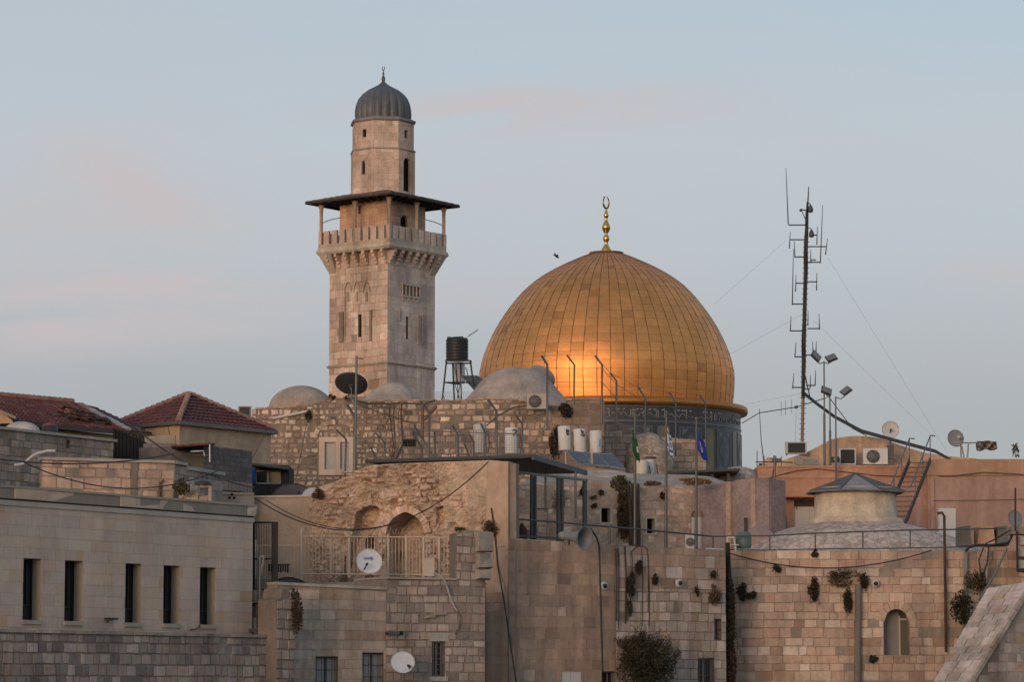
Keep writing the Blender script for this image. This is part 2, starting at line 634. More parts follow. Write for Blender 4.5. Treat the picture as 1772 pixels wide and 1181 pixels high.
mat('ground', (.22, .19, .16), .95, var=.2, scale=.1, spec=.1)
mat('shade_hill', (.10, .09, .06), .95, var=.3, scale=.05, spec=.1)

# ------------------------------------------------------------------ ground and added shading hill
R = random.Random(7)
mb = MB()
mb.face([(-3000, -3000, 0), (3000, -3000, 0), (3000, 3000, 0), (-3000, 3000, 0)])
struct(mb.build('ground', 'ground'))
# unseen hill behind the camera, added to shade the lower walls
mb = MB()
nx, ny = 60, 16
vs, fs = [], []
for j in range(ny + 1):
    for i in range(nx + 1):
        x, y = -300 + 600 * i / nx, -40 - 160 * j / ny
        z = OCCLUDER_H * min(1, max(0, (-40 - y) / 45)) * (1 + .12 * noise.noise(Vector((x * .03, y * .03, 0)))) - .3
        vs.append((x, y, z))
for j in range(ny):
    for i in range(nx):
        k = j * (nx + 1) + i
        fs.append((k, k + nx + 1, k + nx + 2, k + 1))
mb.raw(vs, fs, smooth=True)
struct(mb.build('shade_hill', 'shade_hill'))

# palettes, linear albedo
P_MODERN = [((.44, .375, .30), 5), ((.425, .365, .295), 4), ((.435, .355, .265), 1.6), ((.41, .315, .205), .6), ((.40, .34, .28), 1)]
P_GREY = [((.30, .255, .21), 4), ((.25, .215, .18), 3), ((.36, .31, .26), 2), ((.32, .25, .20), 2), ((.20, .175, .15), 1)]
P_BEIGE = [((.36, .30, .235), 4), ((.33, .27, .21), 3), ((.40, .33, .26), 2), ((.30, .235, .175), 1)]
P_ASH = [((.305, .235, .178), 4), ((.285, .222, .17), 3), ((.32, .245, .182), 2.4), ((.27, .21, .16), 1.6), ((.40, .335, .27), .4), ((.235, .18, .14), .7)]
P_WHITE = [((.36, .315, .265), 4), ((.32, .28, .235), 3), ((.28, .24, .20), 2), ((.42, .375, .32), 1.2), ((.33, .25, .17), 1)]
P_ASH2 = [((.405, .315, .24), 4), ((.375, .295, .225), 3), ((.43, .345, .265), 2.2), ((.38, .275, .205), 1.6), ((.50, .425, .345), 1.0), ((.33, .235, .17), .6)]
P_RUB = [((.43, .355, .275), 4), ((.33, .265, .21), 3), ((.54, .455, .36), 2.4), ((.22, .18, .15), 1.8), ((.40, .31, .235), 2), ((.14, .12, .105), .5)]
P_PINK = [((.43, .34, .27), 4), ((.41, .32, .25), 3), ((.47, .385, .31), 2), ((.38, .275, .205), 1.2), ((.34, .265, .21), .8)]
P_MIN = [((.50, .41, .33), 4), ((.475, .385, .305), 3), ((.435, .34, .265), 1.6), ((.53, .445, .365), 2), ((.39, .305, .24), .5)]
MORT = (.25, .205, .17)
MORT_L = (.33, .27, .22)

def barred_window(pl, rect, parent, rec=.22, nv=5, nh=2, frame=(.05, .05, .05), casing=True, name='window'):
    """dark glazed opening with casing, and an iron grille as its sub-part"""
    u0, u1, z0, z1 = rect
    m = MB()
    pl.box(m, u0 + .01, u1 - .01, z0 + .01, z1 - .01, -rec - .04, -rec - .01)
    w = m.build(name, 'glass', parent)
    if casing:
        m = MB()
        t = .045
        for a, b, c, d in ((u0, u0 + t, z0, z1), (u1 - t, u1, z0, z1), (u0 + t, u1 - t, z0, z0 + t), (u0 + t, u1 - t, z1 - t, z1), ((u0 + u1) / 2 - t / 2, (u0 + u1) / 2 + t / 2, z0 + t, z1 - t)):
            pl.box(m, a, b, c, d, -rec - .008, -rec + .03, (.22, .21, .20))
        m.build('frame', 'painted', w, root=parent)
    m = MB()
    for k in range(nv):
        u = u0 + .04 + (u1 - u0 - .08) * k / (nv - 1)
        m.tube([pl.p(u, z0, .015), pl.p(u, z1, .015)], .011, 5, frame)
    for k in range(nh + 2):
        z = z0 + .04 + (z1 - z0 - .08) * k / (nh + 1)
        m.tube([pl.p(u0, z, .02), pl.p(u1, z, .02)], .012, 5, frame)
    m.build('grille', 'metal', w, root=parent)
    return w

# ------------------------------------------------------------------ A: modern ashlar building at left
A = Plane(0, 95, 435, 105.2, 980)
ra = random.Random(11)
ua0, ua1 = A.uz(-420, 950)[0], A.uz(437, 950)[0]
zat = A.uz(437, 874)[1]
zas = A.uz(437, 897)[1]
zab = A.uz(437, 905)[1]
wins = [(40, 968, 71, 1075), (112, 971, 143, 1077), (217, 976, 245, 1079), (283, 978, 311, 1080), (346, 981, 373, 1082)]
zw1 = sum(A.uz(w[0], w[1])[1] for w in wins) / 5
zw0 = sum(A.uz(w[0], w[3])[1] for w in wins) / 5
holes = []
for w in wins:
    holes.append((A.uz(w[0], 1000)[0], A.uz(w[2], 1000)[0], zw0, zw1))
bld = thing('modern_building', 'smooth tan ashlar building with a row of five narrow deep windows', 'building', A.p((ua0 + ua1) / 2, 0, -3))
mb = MB()
slab(mb, A, ua0, ua1, 0, zas, 7, holes, (.36, .305, .245), reveal=.42, rtint=(.34, .285, .225))
masonry(mb, A, ua0, ua1, 0.6, zab, (.33, .37), (.5, 1.25), P_MODERN, ra, gap=.005, proud=.007, holes=holes, bev=.003, var=.035)
mb.build('wall', 'smooth_stone', bld)
mb = MB()
A.box(mb, ua0, ua1 + .03, zab, zas, -7, .05, (.44, .39, .33))
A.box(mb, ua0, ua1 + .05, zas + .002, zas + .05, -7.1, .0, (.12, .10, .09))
mb.build('string_course', 'smooth_stone', bld)
mb = MB()
A.box(mb, ua0, ua1 + .08, zas + .05, zat - .07, -7.1, .09, (.27, .23, .19))
u = ua0
while u < ua1:
    w = ra.uniform(.7, 1.6)
    stone(mb, A, u + .004, min(u + w, ua1 + .08) - .004, zas + .055, zat - .075, .105, .005, pick(P_MODERN, ra, .06), ra, 0)
    u += w
A.box(mb, ua0, ua1 + .10, zat - .07, zat, -7.15, .13, (.34, .30, .25))
mb.build('parapet', 'smooth_stone', bld)
for h in holes:
    m = MB()
    A.box(m, h[0], h[1], h[2], h[3], -.44, -.40)
    w = m.build('window', 'glass', bld)
    m = MB()
    A.box(m, h[0] + .05, h[0] + ra.uniform(.30, .46), h[2] + ra.uniform(.06, .5), h[3] - .05, -.399, -.385, (ra.uniform(.07, .13),) * 3)
    m.build('blind', 'cloth', w, root=bld)
    m = MB()
    t = .05
    for a, b, c, d in ((h[0], h[0] + t, h[2], h[3]), (h[1] - t, h[1], h[2], h[3]), (h[0] + t, h[1] - t, h[3] - t, h[3]), (h[0] + t, h[1] - t, h[2], h[2] + t), (h[0] + t, h[1] - t, h[2] + .44, h[2] + .49), (h[0] + .52, h[0] + .57, h[2] + .49, h[3] - t)):
        A.box(m, a, b, c, d, -.398, -.35, (.035, .037, .042))
    m.build('frame', 'metal', w, root=bld)
    m = MB()
    A.box(m, h[0] - .03, h[1] + .03, h[2] - .12, h[2] + .01, -.42, .07, (.38, .33, .27))
    m.build('sill', 'smooth_stone', w, root=bld)
# lamp on the wall
m = MB()
c = A.px(187, 1072, .02)
m.obox(c + A.N * .12, A.U * .22, A.N * .10, Vector((0, 0, .03)), (.03, .03, .03))
m.tube([A.px(184, 1076, .0), A.px(183, 1078, .12)], .02, 6, (.03, .03, .03))
single(m, 'wall_lamp', 'metal', 'small dark floodlight low on the tan building between second and third window', 'lamp')
m = MB()
m.tube([A.px(327, 1091, .06), A.px(336, 1090, .08), A.px(342, 1086, .06), A.px(346, 1080, .03)], .02, 6, (.03, .03, .03))
single(m, 'hose', 'plastic', 'short black hose coming out beneath the rightmost narrow window', 'hose')

# ------------------------------------------------------------------ L: rough retaining wall at lower left
Lp = Plane(0, 93.2, 480, 104.4, 1100)
rl = random.Random(5)
ul0, ul1 = Lp.uz(-420, 1100)[0], Lp.uz(484, 1100)[0]
zl = (Lp.uz(0, 1088)[1] + Lp.uz(480, 1101)[1]) / 2
wl_ = thing('retaining_wall', 'low wall of rough grey squared stones below the tan building', 'wall', Lp.p((ul0 + ul1) / 2, 0, 0))
mb = MB()
slab(mb, Lp, ul0, ul1, 0, zl - .1, 1.0, (), MORT)
masonry(mb, Lp, ul0, ul1, .2, zl - .11, (.27, .37), (.24, .62), P_GREY, rl, gap=.03, proud=.03, jit=.014, bev=.022, var=.16)
mb.build('wall', 'stone', wl_)
mb = MB()
u = ul0
while u < ul1:
    w = rl.uniform(.6, 1.4)
    c = pick(P_GREY, rl, .1)
    Lp.box(mb, u + .006, min(u + w, ul1) - .006, zl - .10, zl + rl.uniform(-.012, .012), -1.05, .06 + rl.uniform(-.01, .02), c)
    u += w
mb.build('coping', 'stone', wl_)

# ------------------------------------------------------------------ B: low houses in the middle foreground
B1 = Plane(476, 105.6, 668, 108.2, 1060)
rb = random.Random(21)
b_ = thing('stone_house', 'low beige stone house with two grey shuttered barred windows', 'building', B1.p(B1.L / 2, 0, -2))
hol = [B1.rect(546, 1137, 584, 1205), B1.rect(627, 1130, 663, 1195)]
ub0, ub1 = 0, B1.L
tb = topfn(B1, [(476, 1013), (668, 1022)])
mb = MB()
slab(mb, B1, ub0, ub1, 0, tb, .7, hol, MORT_L, reveal=.22)
masonry(mb, B1, ub0, ub1, 1.0, tb(0),  (.30, .36), (.5, 1.3), P_BEIGE, rb, gap=.012, proud=.012, holes=hol, top=lambda u: tb(u) - .01, bev=.006, jit=.004, var=.08)
mb.build('wall', 'stone', b_)
mb = MB()
mb.hexa([B1.p(u, tb(u) + dz, d) for dz in (0, .10) for u, d in ((ub0 - .02, .07), (ub1, .07), (ub1, -.75), (ub0 - .02, -.75))], (.40, .36, .31))
mb.build('coping', 'stone', b_)
for h in hol:
    w = barred_window(B1, h, b_, nv=5, nh=2, frame=(.03, .03, .03))
    m = MB()
    for k in (0, 1):
        ua, ub = h[0] + .05 + k * (h[1] - h[0] - .05) / 2, h[0] + (k + 1) * (h[1] - h[0] - .02) / 2
        B1.box(m, ua + .06, ub - .02, h[2] + .05, h[3] - .06, -.2, -.17, (.27, .27, .28))
    m.build('shutter', 'painted', w, root=b_)

B2 = Plane(668, 108.2, 840, 110.2, 1060)
b2 = thing('old_stone_wall', 'old patched grey stone wall with one tall barred window and broken coping', 'wall', B2.p(B2.L / 2, 0, -1.5))
hol2 = [B2.rect(748, 1111, 769, 1172)]
t2 = topfn(B2, [(668, 1018), (690, 1004), (788.9, 1004), (789.3, 924), (806, 921), (822, 923), (823, 918), (841, 921)])
mb = MB()
uB = B2.uz(789.5, 960)[0]
zB_ = B2.uz(700, 1004)[1]
slab(mb, B2, 0, uB, 0, zB_, 2.4, hol2, MORT, reveal=.25)
masonry(mb, B2, uB, B2.L, zB_, zB_ + 1.75, (.24, .34), (.26, .5), P_GREY + [((.36, .31, .26), 3)], rb, gap=.026, proud=.024, jit=.012, top=t2, bev=.02, var=.13)
slab(mb, B2, uB, B2.L, 0, lambda u: max(zB_, t2(u)), .5, (), MORT, step=.1)
masonry(mb, B2, 0, B2.L, .8, zB_ - .005, (.24, .36), (.26, .62), P_GREY + [((.36, .31, .26), 3)], rb, gap=.026, proud=.024, jit=.012, holes=hol2, top=t2, bev=.02, var=.13)
mb.build('wall', 'stone', b2)
mb = MB()
hb = hol2[0]
B2.box(mb, hb[0] - .14, hb[1] + .14, hb[3] + .005, hb[3] + .30, -.2, .05, (.42, .38, .33))
B2.box(mb, hb[0] - .1, hb[1] + .1, hb[2] - .16, hb[2] - .005, -.2, .06, (.40, .36, .31))
mb.build('lintel', 'stone', b2)
mb = MB()
u = B2.uz(690, 1004)[0]
ue = B2.uz(790, 1004)[0]
zc = B2.uz(740, 1004)[1]
B2.box(mb, u - .5, ue, zc, zc + .07, -2.4, .08, (.36, .32, .28))
mb.build('coping', 'stone', b2)
mb = MB()
uq, zq = B2.uz(845, 1000)
for k, (x0, y0, x1, y1) in enumerate([(822, 919, 851, 958), (823, 958, 850, 986), (822, 986, 846, 1006)]):
    r = B2.rect(x0, y0, x1, y1)
    stone(mb, B2, r[0], r[1], r[2], r[3], .22, .05, (.34, .30, .255), rb, .03)
mb.build('corbel', 'stone', b2)
barred_window(B2, hol2[0], b2, nv=4, nh=5, frame=(.16, .15, .14))
# ledge stones
mb = MB()
for x0, y0, x1, y1 in ((718, 1062, 735, 1074), (734, 1064, 752, 1073), (750, 1060, 772, 1066)):
    r = B2.rect(x0, y0, x1, y1)
    stone(mb, B2, *r, .12, .03, (.30, .255, .21), rb, .02)
mb.build('ledge', 'stone', b2)

# pier and steps between the retaining wall and B
Pp = Plane(478, 103.6, 512, 104.4, 1100)
pr_ = thing('stone_pier', 'short stepped stone pier with vine at the end of the retaining wall', 'wall', Pp.p(Pp.L / 2, 0, -.4))
tp = topfn(Pp, [(478, 1040), (486, 1036), (487, 1020), (506, 1017), (512, 1020)])
mb = MB()
slab(mb, Pp, 0, Pp.L * .93, 0, tp, .8, (), MORT, step=.1)
masonry(mb, Pp, 0, Pp.L * .93, .3, tp(.4), (.28, .38), (.25, .5), P_GREY, rb, gap=.03, proud=.03, jit=.012, top=tp, bev=.02)
mb.build('wall', 'stone', pr_)
mb = MB()
Sp = Plane(432, 105.5, 485, 107, 1060)
for x0, y0, x1, y1 in ((440, 1022, 485, 1046), (445, 1046, 482, 1070), (462, 1052, 486, 1095), (436, 1070, 470, 1100)):
    r = Sp.rect(x0, y0, x1, y1)
    Sp.box(mb, r[0], r[1], 0 if y1 > 1060 else r[2], r[3], -1.2, R.uniform(0, .15), pick(P_BEIGE, R))
single(mb, 'stone_steps', 'stone', 'worn beige stone steps in the gap beside the tan building', 'steps')

# ------------------------------------------------------------------ R: ruined rubble wall with arches
RP = Plane(536, 116.5, 880, 113.6, 900)
rr = random.Random(3)
zr0 = 0.0
tR = topfn(RP, [(536, 868), (545, 855), (556, 842), (575, 836), (590, 830), (605, 822), (620, 813), (640, 806), (680, 803), (760, 800), (850, 797), (880, 800)])
aM = RP.uz(669, 960)[0], RP.uz(736, 960)[0], RP.uz(700, 887)[1], RP.uz(700, 925)[1]
aL = RP.uz(612, 930)[0], RP.uz(652, 930)[0]
def niche(u, z):
    """depth of the wall's surface at a point, metres inwards"""
    px = u
    x = CX  # unused picture column
    q = Vector((u * 1.1, 0, z * 1.1))
    sm = max(0.0, min(1.0, (u - RP.uz(745, 900)[0]) / 1.2))          # plastered towards the right
    sm2 = max(0.0, min(1.0, (u - RP.uz(835, 900)[0]) / .25))
    low = max(0.0, min(1.0, (RP.uz(700, 850)[1] - z) / .6))
    rough = (1 - .75 * sm * (1 - low * .5)) * (1 - .9 * sm2)
    cell = noise.noise(Vector((math.floor(u * 3.6 + noise.noise(q * 2) * .8), math.floor(z * 4.6 + noise.noise(q * 1.7 + Vector((5, 0, 0))) * .8), 3.3)))
    n = noise.noise(q) * .15 + noise.noise(q * 2.6) * .10 + noise.noise(q * 6.5) * .07 + noise.noise(q * 14) * .055 + cell * .085
    d = (n + .02) * rough * 1.1
    # broken holes
    c = noise.noise(Vector((u * 1.9 + 7, 3, z * 2.3)))
    if c > .33:
        d += (c - .33) * .9 * rough
    # main pointed arch
    u0, u1, zt, zs = aM
    m, w = (u0 + u1) / 2, (u1 - u0) / 2
    if abs(u - m) < w:
        xx = abs(u - m) / w
        r = 1.35; cc = r - 1
        ht = zs + (zt - zs) * math.sqrt(max(0, r * r - (xx + cc) ** 2)) / math.sqrt(r * r - cc * cc)
        if z < ht:
            d = 1.25 + n * .5
    # sloping left niche
    ul = aL[0] - .12 + (z - RP.uz(630, 930)[1]) * .28
    zt2 = RP.uz(640, 876)[1]
    if ul < u < ul + .85 and z < zt2 - (u - ul - .5) ** 2 * .9:
        d += .55
    # small dark opening at the bottom
    uo, zo = RP.uz(634, 945)
    if abs(u - uo) < .26 and z < zo + .18 + .24 * math.sqrt(max(0, 1 - ((u - uo) / .26) ** 2)):
        d += 1.0
    # shallow recess right of the arch
    ra_ = RP.rect(754, 877, 768, 908)
    if ra_[0] < u < ra_[1] and ra_[2] < z < ra_[3]:
        d += .22
    return d
nu, zmin = 260, RP.uz(700, 1012)[1]
mb = MB()
nzv = 150
vs, fs, tn = [], [], []
for i in range(nu + 1):
    u = RP.L * i / nu
    zt = tR(u)
    for j in range(nzv + 1):
        z = zmin + (zt - zmin) * j / nzv
        d = niche(u, z) if j < nzv else max(0, niche(u, z - .05))
        vs.append(RP.p(u, z, -d))
for i in range(nu):
    for j in range(nzv):
        k = i * (nzv + 1) + j
        fs.append((k, k + nzv + 1, k + nzv + 2, k + 1))
        u, z = RP.L * (i + .5) / nu, zmin + (tR(RP.L * i / nu) - zmin) * j / nzv
        n = noise.noise(Vector((u * 2.2, 9, z * 2.6)))
        n2 = noise.noise(Vector((u * .5, 4, z * .7)))
        sm = max(0.0, min(1.0, (u - RP.uz(745, 900)[0]) / 1.2))
        base = Vector((.50, .365, .27)) * (1 - sm) + Vector((.52, .375, .275)) * sm
        base *= (1 + n * .22 * (1 - .6 * sm))
        if n2 > .25:
            base = base.lerp(Vector((.40, .30, .23)), .5)
        tn.append(tuple(base))
i0 = len(mb.v)
mb.v += vs
mb.f += fs
mb.t += tn
mb.sm += [False] * len(fs)
for i in range(nu):
    a, b = vs[i * (nzv + 1) + nzv], vs[(i + 1) * (nzv + 1) + nzv]
    u0, u1 = RP.L * i / nu, RP.L * (i + 1) / nu
    mb.face([a, b, RP.p(u1, tR(u1) - .1, -1.6), RP.p(u0, tR(u0) - .1, -1.6)], (.44, .34, .26))
ruin = thing('ruined_wall', 'crumbling pinkish rubble wall with a pointed brick arch and hollows', 'wall', RP.p(RP.L / 2, 0, -.8))
mb.build('wall', 'rubble', ruin)
mb = MB()
voussoirs(mb, RP, aM[0], aM[1], aM[3], aM[2], .26, 22, [((.52, .39, .29), 3), ((.46, .34, .25), 2), ((.58, .46, .36), 1)], rr, 0, .10)
mb.build('arch_ring', 'stone', ruin)
mb = MB()
for x0, x1, y0, y1, dp_ in ((742, 800, 850, 880, .06), (640, 740, 838, 872, .0), (736, 762, 880, 925, .10), (655, 668, 905, 990, .1), (545, 600, 940, 990, .0), (590, 700, 812, 838, .0), (700, 760, 815, 850, .0), (560, 615, 850, 900, .05), (700, 790, 925, 990, .02)):
    r = RP.rect(x0, y1, x1, y0)
    r = (r[0], r[1], min(r[2:]), max(r[2:]))
    class Q_: pass
    masonry(mb, RP, r[0], r[1], r[2], r[3], (.15, .24), (.16, .42), [((.50, .375, .28), 3), ((.45, .335, .25), 2), ((.56, .44, .335), 1)], rr, gap=.03, proud=.05 + dp_ * .3, jit=.03, bev=.04, var=.12, drop=.38, ok=lambda u, z: niche(u, z) < .16 and niche(u, z) > -.1)
mb.build('exposed_masonry', 'stone', ruin)
# right end: plastered pier going down to the ground, its side face in greyer render, shade put into the colour
mb = MB()
ue = RP.L
up = RP.uz(843, 900)[0]
RP.box(mb, up, ue, 0, tR(ue) + .02, -.42, .06, (.50, .355, .26))
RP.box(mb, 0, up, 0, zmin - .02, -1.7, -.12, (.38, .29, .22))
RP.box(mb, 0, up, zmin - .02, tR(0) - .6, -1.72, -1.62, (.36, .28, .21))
masonry(mb, RP, up, ue, .6, RP.uz(860, 940)[1], (.36, .46), (.3, .75), P_ASH2, rr, gap=.008, proud=.07, bev=.008, var=.05)
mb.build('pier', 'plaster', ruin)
mb = MB()
s0 = RP.p(ue + .0, 0, 0)
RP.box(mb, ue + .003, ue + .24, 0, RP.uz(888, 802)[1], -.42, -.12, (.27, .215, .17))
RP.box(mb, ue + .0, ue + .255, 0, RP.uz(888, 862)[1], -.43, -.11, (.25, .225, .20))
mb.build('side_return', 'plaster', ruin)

# small plaster house wall left of the ruin
PW = Plane(432, 118.0, 548, 117.4, 900)
pw = thing('plaster_wall', 'plain peach plastered wall left of the ruined arch wall', 'wall', PW.p(PW.L / 2, 0, -1))
mb = MB()
zp = PW.uz(490, 858)[1]
slab(mb, PW, 0, PW.L, 0, zp - .07, 2.5, (), (.45, .345, .26))
mb.build('wall', 'plaster', pw)
mb = MB()
PW.box(mb, -.02, PW.L, zp - .07, zp, -2.6, .06, (.52, .45, .37))
mb.build('coping', 'plaster', pw)

# terrace floor behind the cream railing
mb = MB()
a = [at(478, 1003, 111.2), at(795, 1003, 111.4)]
z0 = B2.uz(740, 1003)[1] - .02
mb.hexa([(a[0].x, 111.4, z0 - .3), (a[1].x, 111.9, z0 - .3), (a[1].x, 116, z0 - .3), (a[0].x, 117, z0 - .3), (a[0].x, 111.4, z0), (a[1].x, 111.9, z0), (a[1].x, 116, z0), (a[0].x, 117, z0)], (.36, .32, .28))
struct(mb.build('terrace_floor', 'plaster'))

# ------------------------------------------------------------------ C: tall ashlar wall, D: whiter wall
Cc = Plane(880, 113.5, 1066, 115.6, 1050)
rc = random.Random(31)
cw_ = thing('ashlar_wall', 'tall plain wall of square brownish ashlar below the horn loudspeaker', 'wall', Cc.p(Cc.L / 2, 0, -2))
hc = [Cc.rect(972, 1163, 1006, 1200), Cc.rect(1041, 1163, 1070, 1200)]
tC = topfn(Cc, [(870, 931), (890, 932), (1066, 944)])
zc = tC(0)
mb = MB()
slab(mb, Cc, .0, Cc.L, 0, tC, 10, hc, MORT_L, reveal=.2)
masonry(mb, Cc, .0, Cc.L, .3, zc - .01, (.34, .42), (.32, .78), P_ASH, rc, gap=.010, proud=.012, holes=hc, top=lambda u: tC(u) - .004, bev=.006, jit=.004, var=.09)
mb.build('wall', 'stone', cw_)
mb = MB()
Cc.box(mb, hc[0][0], hc[0][1], hc[0][2], hc[0][3], -.12, -.03, (.50, .50, .49))
Cc.box(mb, hc[0][0] + .36, hc[0][0] + .38, hc[0][2], hc[0][3] - .02, -.12, -.024, (.32, .32, .32))
mb.build('shutter', 'painted', cw_)
barred_window(Cc, hc[1], cw_, nv=4, nh=1)

Dd = Plane(1065, 115.5, 1256, 118.2, 1050)
dw_ = thing('pale_stone_wall', 'weathered pale stone wall with caper plants and hanging cables', 'wall', Dd.p(Dd.L / 2, 0, -2))
hd = [Dd.rect(1236, 1072, 1248, 1109), Dd.rect(1208, 1140, 1236, 1200)]
tD = topfn(Dd, [(1065, 944), (1256, 953)])
zd = tD(0)
mb = MB()
slab(mb, Dd, 0, Dd.L, 0, tD, 10, hd, MORT, reveal=.25)
zmid = Dd.uz(1150, 1020)[1]
masonry(mb, Dd, 0, Dd.L, zmid, zd, (.36, .46), (.4, .85), P_ASH + [((.36, .32, .28), 5), ((.45, .41, .36), 1)], rc, gap=.014, proud=.014, top=lambda u: tD(u) - .004, holes=hd, bev=.008, jit=.007, var=.12)
masonry(mb, Dd, 0, Dd.L, .3, zmid, (.28, .42), (.26, .62), P_WHITE, rc, gap=.020, proud=.020, holes=hd, bev=.015, jit=.014, var=.12)
mb.build('wall', 'stone', dw_)
barred_window(Dd, hd[0], dw_, nv=3, nh=1)
barred_window(Dd, hd[1], dw_, nv=6, nh=1, frame=(.12, .11, .10))

# ------------------------------------------------------------------ E: right ashlar wall with arched window
Ee = Plane(1258, 121.0, 2100, 121.0, 1050)
re_ = random.Random(41)
ew = thing('arched_window_building', 'warm ashlar building with one round arched window under a low stone dome', 'building', Ee.p(Ee.L / 2, 0, -7))
wr = Ee.rect(1529, 1055, 1574, 1136)
zs = Ee.uz(1550, 1078)[1]
ze = Ee.uz(1450, 954)[1]
mb = MB()
slab(mb, Ee, 0, Ee.L, 0, ze, 12, [wr], (.30, .24, .19), reveal=.6, rtint=(.36, .30, .25))
spandrel(mb, Ee, wr[0], wr[1], zs, wr[3], .6, (.38, .29, .22), pointed=False)
m0, m1 = (wr[0] + wr[1]) / 2, (wr[1] - wr[0]) / 2
def okE(u, z):
    if z < zs:
        return True
    return math.hypot(u - m0, z - zs) > m1 + .34
masonry(mb, Ee, 0, Ee.L, .3, ze, (.27, .44), (.30, .88), P_ASH2, re_, gap=.013, proud=.018, holes=[(wr[0] - .01, wr[1] + .01, wr[2], wr[3] + .02)], ok=okE, bev=.012, jit=.013, var=.08)
voussoirs(mb, Ee, wr[0], wr[1], zs, wr[3], .32, 7, P_ASH2, re_, 0, .03, pointed=False)
mb.build('wall', 'stone', ew)
m = MB()
Ee.box(m, wr[0], wr[1], wr[2], wr[3], -.66, -.60, (.21, .19, .18))
w = m.build('window', 'painted', ew)
m = MB()
um = wr[0] + (wr[1] - wr[0]) * .70
Ee.box(m, um - .05, um + .01, wr[2], wr[3] - .25, -.59, -.50, (.42, .38, .33))
Ee.box(m, um + .01, wr[1], wr[2], zs + .1, -.585, -.53, (.10, .08, .055))
Ee.box(m, um - .05, wr[1], zs + .16, wr[3], -.585, -.55, (.03, .028, .025))
Ee.box(m, um + .01, wr[1], zs + .1, zs + .16, -.58, -.50, (.42, .38, .33))
m.build('frame', 'painted', w, root=ew)
m = MB()
Ee.box(m, wr[0] - .05, wr[1] + .05, wr[2] - .03, wr[2] + .02, -.6, .05, (.38, .32, .26))
m.build('sill', 'stone', w, root=ew)
# low stone dome
cE = at(1481, 950, 128.5)
k = 128.5 / F
zE = lambda y: at(1481, y, 128.5).z
prof = [(250 * k, zE(975)), (228 * k, zE(960)), (204 * k, zE(945.5)), (186 * k, zE(938)), (165 * k, zE(930)), (142 * k, zE(923)), (118 * k, zE(916)), (98 * k, zE(911)), (82 * k, zE(907)), (60 * k, zE(903)), (.01, zE(900))]
m = MB()
m.lathe(prof, (cE.x, 128.5, 0), 72, (.50, .385, .31))
m.build('dome', 'paved', ew)
m = MB()
m.lathe([(82 * k, zE(912)), (83 * k, zE(905)), (81 * k, zE(900)), (73 * k, zE(898)), (71.5 * k, zE(896)), (70.5 * k, zE(872)), (70 * k, zE(846)), (60 * k, zE(846))], (cE.x, 128.5, 0), 56, (.56, .465, .36))
m.build('drum', 'dome_plaster', ew)
m = MB()
n = 8
R_ = 88 * k
ap = (cE.x, 128.5, zE(820))
ph = math.radians(22.5)
ring = [(cE.x + R_ * math.cos(2 * math.pi * j / n + ph), 128.5 + R_ * math.sin(2 * math.pi * j / n + ph), zE(852)) for j in range(n)]
for j in range(n):
    a, b = ring[j], ring[(j + 1) % n]
    c1 = (.105, .10, .095) if j % 2 else (.125, .118, .11)
    m.face([a, b, ap], (.25, .245, .24) if j == 5 else c1)
    dn = lambda p: (p[0], p[1], p[2] - .07)
    m.face([dn(a), dn(b), b, a], (.17, .17, .18))
    m.face([dn(b), dn(a), (cE.x, 128.5, zE(850))], (.10, .10, .10))
    m.tube([a, ap], .03, 5, (.10, .10, .105))
m.build('cap_roof', 'sheet', ew)

# ramp / sloping buttress at bottom right
RA = Plane(1690, 118.5, 1790, 117.6, 1100)
rw = thing('sloping_wall', 'broad stone stair parapet sloping down at the lower right corner', 'wall', at(1730, 1191, 117.8))
m = MB()
p0, p1 = at(1706, 1022, 119.0), at(1610, 1190, 117.0)       # left edge of the coping
q0, q1 = at(1786, 1010, 117.6), at(1676, 1190, 115.4)       # right edge
e0 = p0 + (p0 - p1) * .05
def ramp_pt(s, t, h=0.0):
    a, b = p0.lerp(p1, t), q0.lerp(q1, t)
    return a.lerp(b, s) + Vector((0, -.3 * h, h))
t = -0.02
rrn = random.Random(77)
while t < 1.35:
    dt = rrn.uniform(.05, .085)
    s = 0.0
    while s < 1:
        ds = rrn.uniform(.24, .42)
        s2 = 1 if s + ds > .82 else s + ds
        g = .012
        h = rrn.uniform(.0, .02)
        P = [ramp_pt(s + g, t + dt - .004, h), ramp_pt(s2 - g, t + dt - .004, h), ramp_pt(s2 - g, t + .004, h), ramp_pt(s + g, t + .004, h)]
        m.hexa([p - Vector((0, 0, .12)) for p in P] + P, pick([((.46, .42, .37), 4), ((.40, .36, .31), 3), ((.52, .47, .42), 2), ((.38, .31, .25), 1)], rrn))
        s = s2
    t += dt
P = [ramp_pt(0, 1.4, -.05), ramp_pt(1, 1.4, -.05), ramp_pt(1, -.02, -.05), ramp_pt(0, -.02, -.05)]
low = [Vector((p.x, p.y, -.1)) for p in P]
m.hexa(low + P, (.30, .26, .22))
m.build('coping', 'stone', rw)
m = MB()
SW = Plane(1670, 115.3, 1800, 117.9, 1100)
tS = topfn(SW, [(1676, 1192), (1786, 1012), (1800, 1000)])
slab(m, SW, 0, SW.L, 0, lambda u: max(.1, tS(u) - .02), .3, (), MORT, step=.1, d=.0)
masonry(m, SW, 0, SW.L, .2, 7, (.3, .42), (.35, .7), P_WHITE, rrn, gap=.02, proud=.02, top=lambda u: tS(u) - .12, bev=.012, jit=.008, var=.1)
m.build('wall', 'stone', rw)
m = MB()
for k2 in range(14):
    t0, t1 = k2 / 14 * 1.3, (k2 + .94) / 14 * 1.3
    a, b = ramp_pt(1.01, t0, .03), ramp_pt(1.01, t1, .03)
    m.beam(a, b, .14, .16, pick(P_WHITE, rrn))
m.build('edge_stone', 'stone', rw)

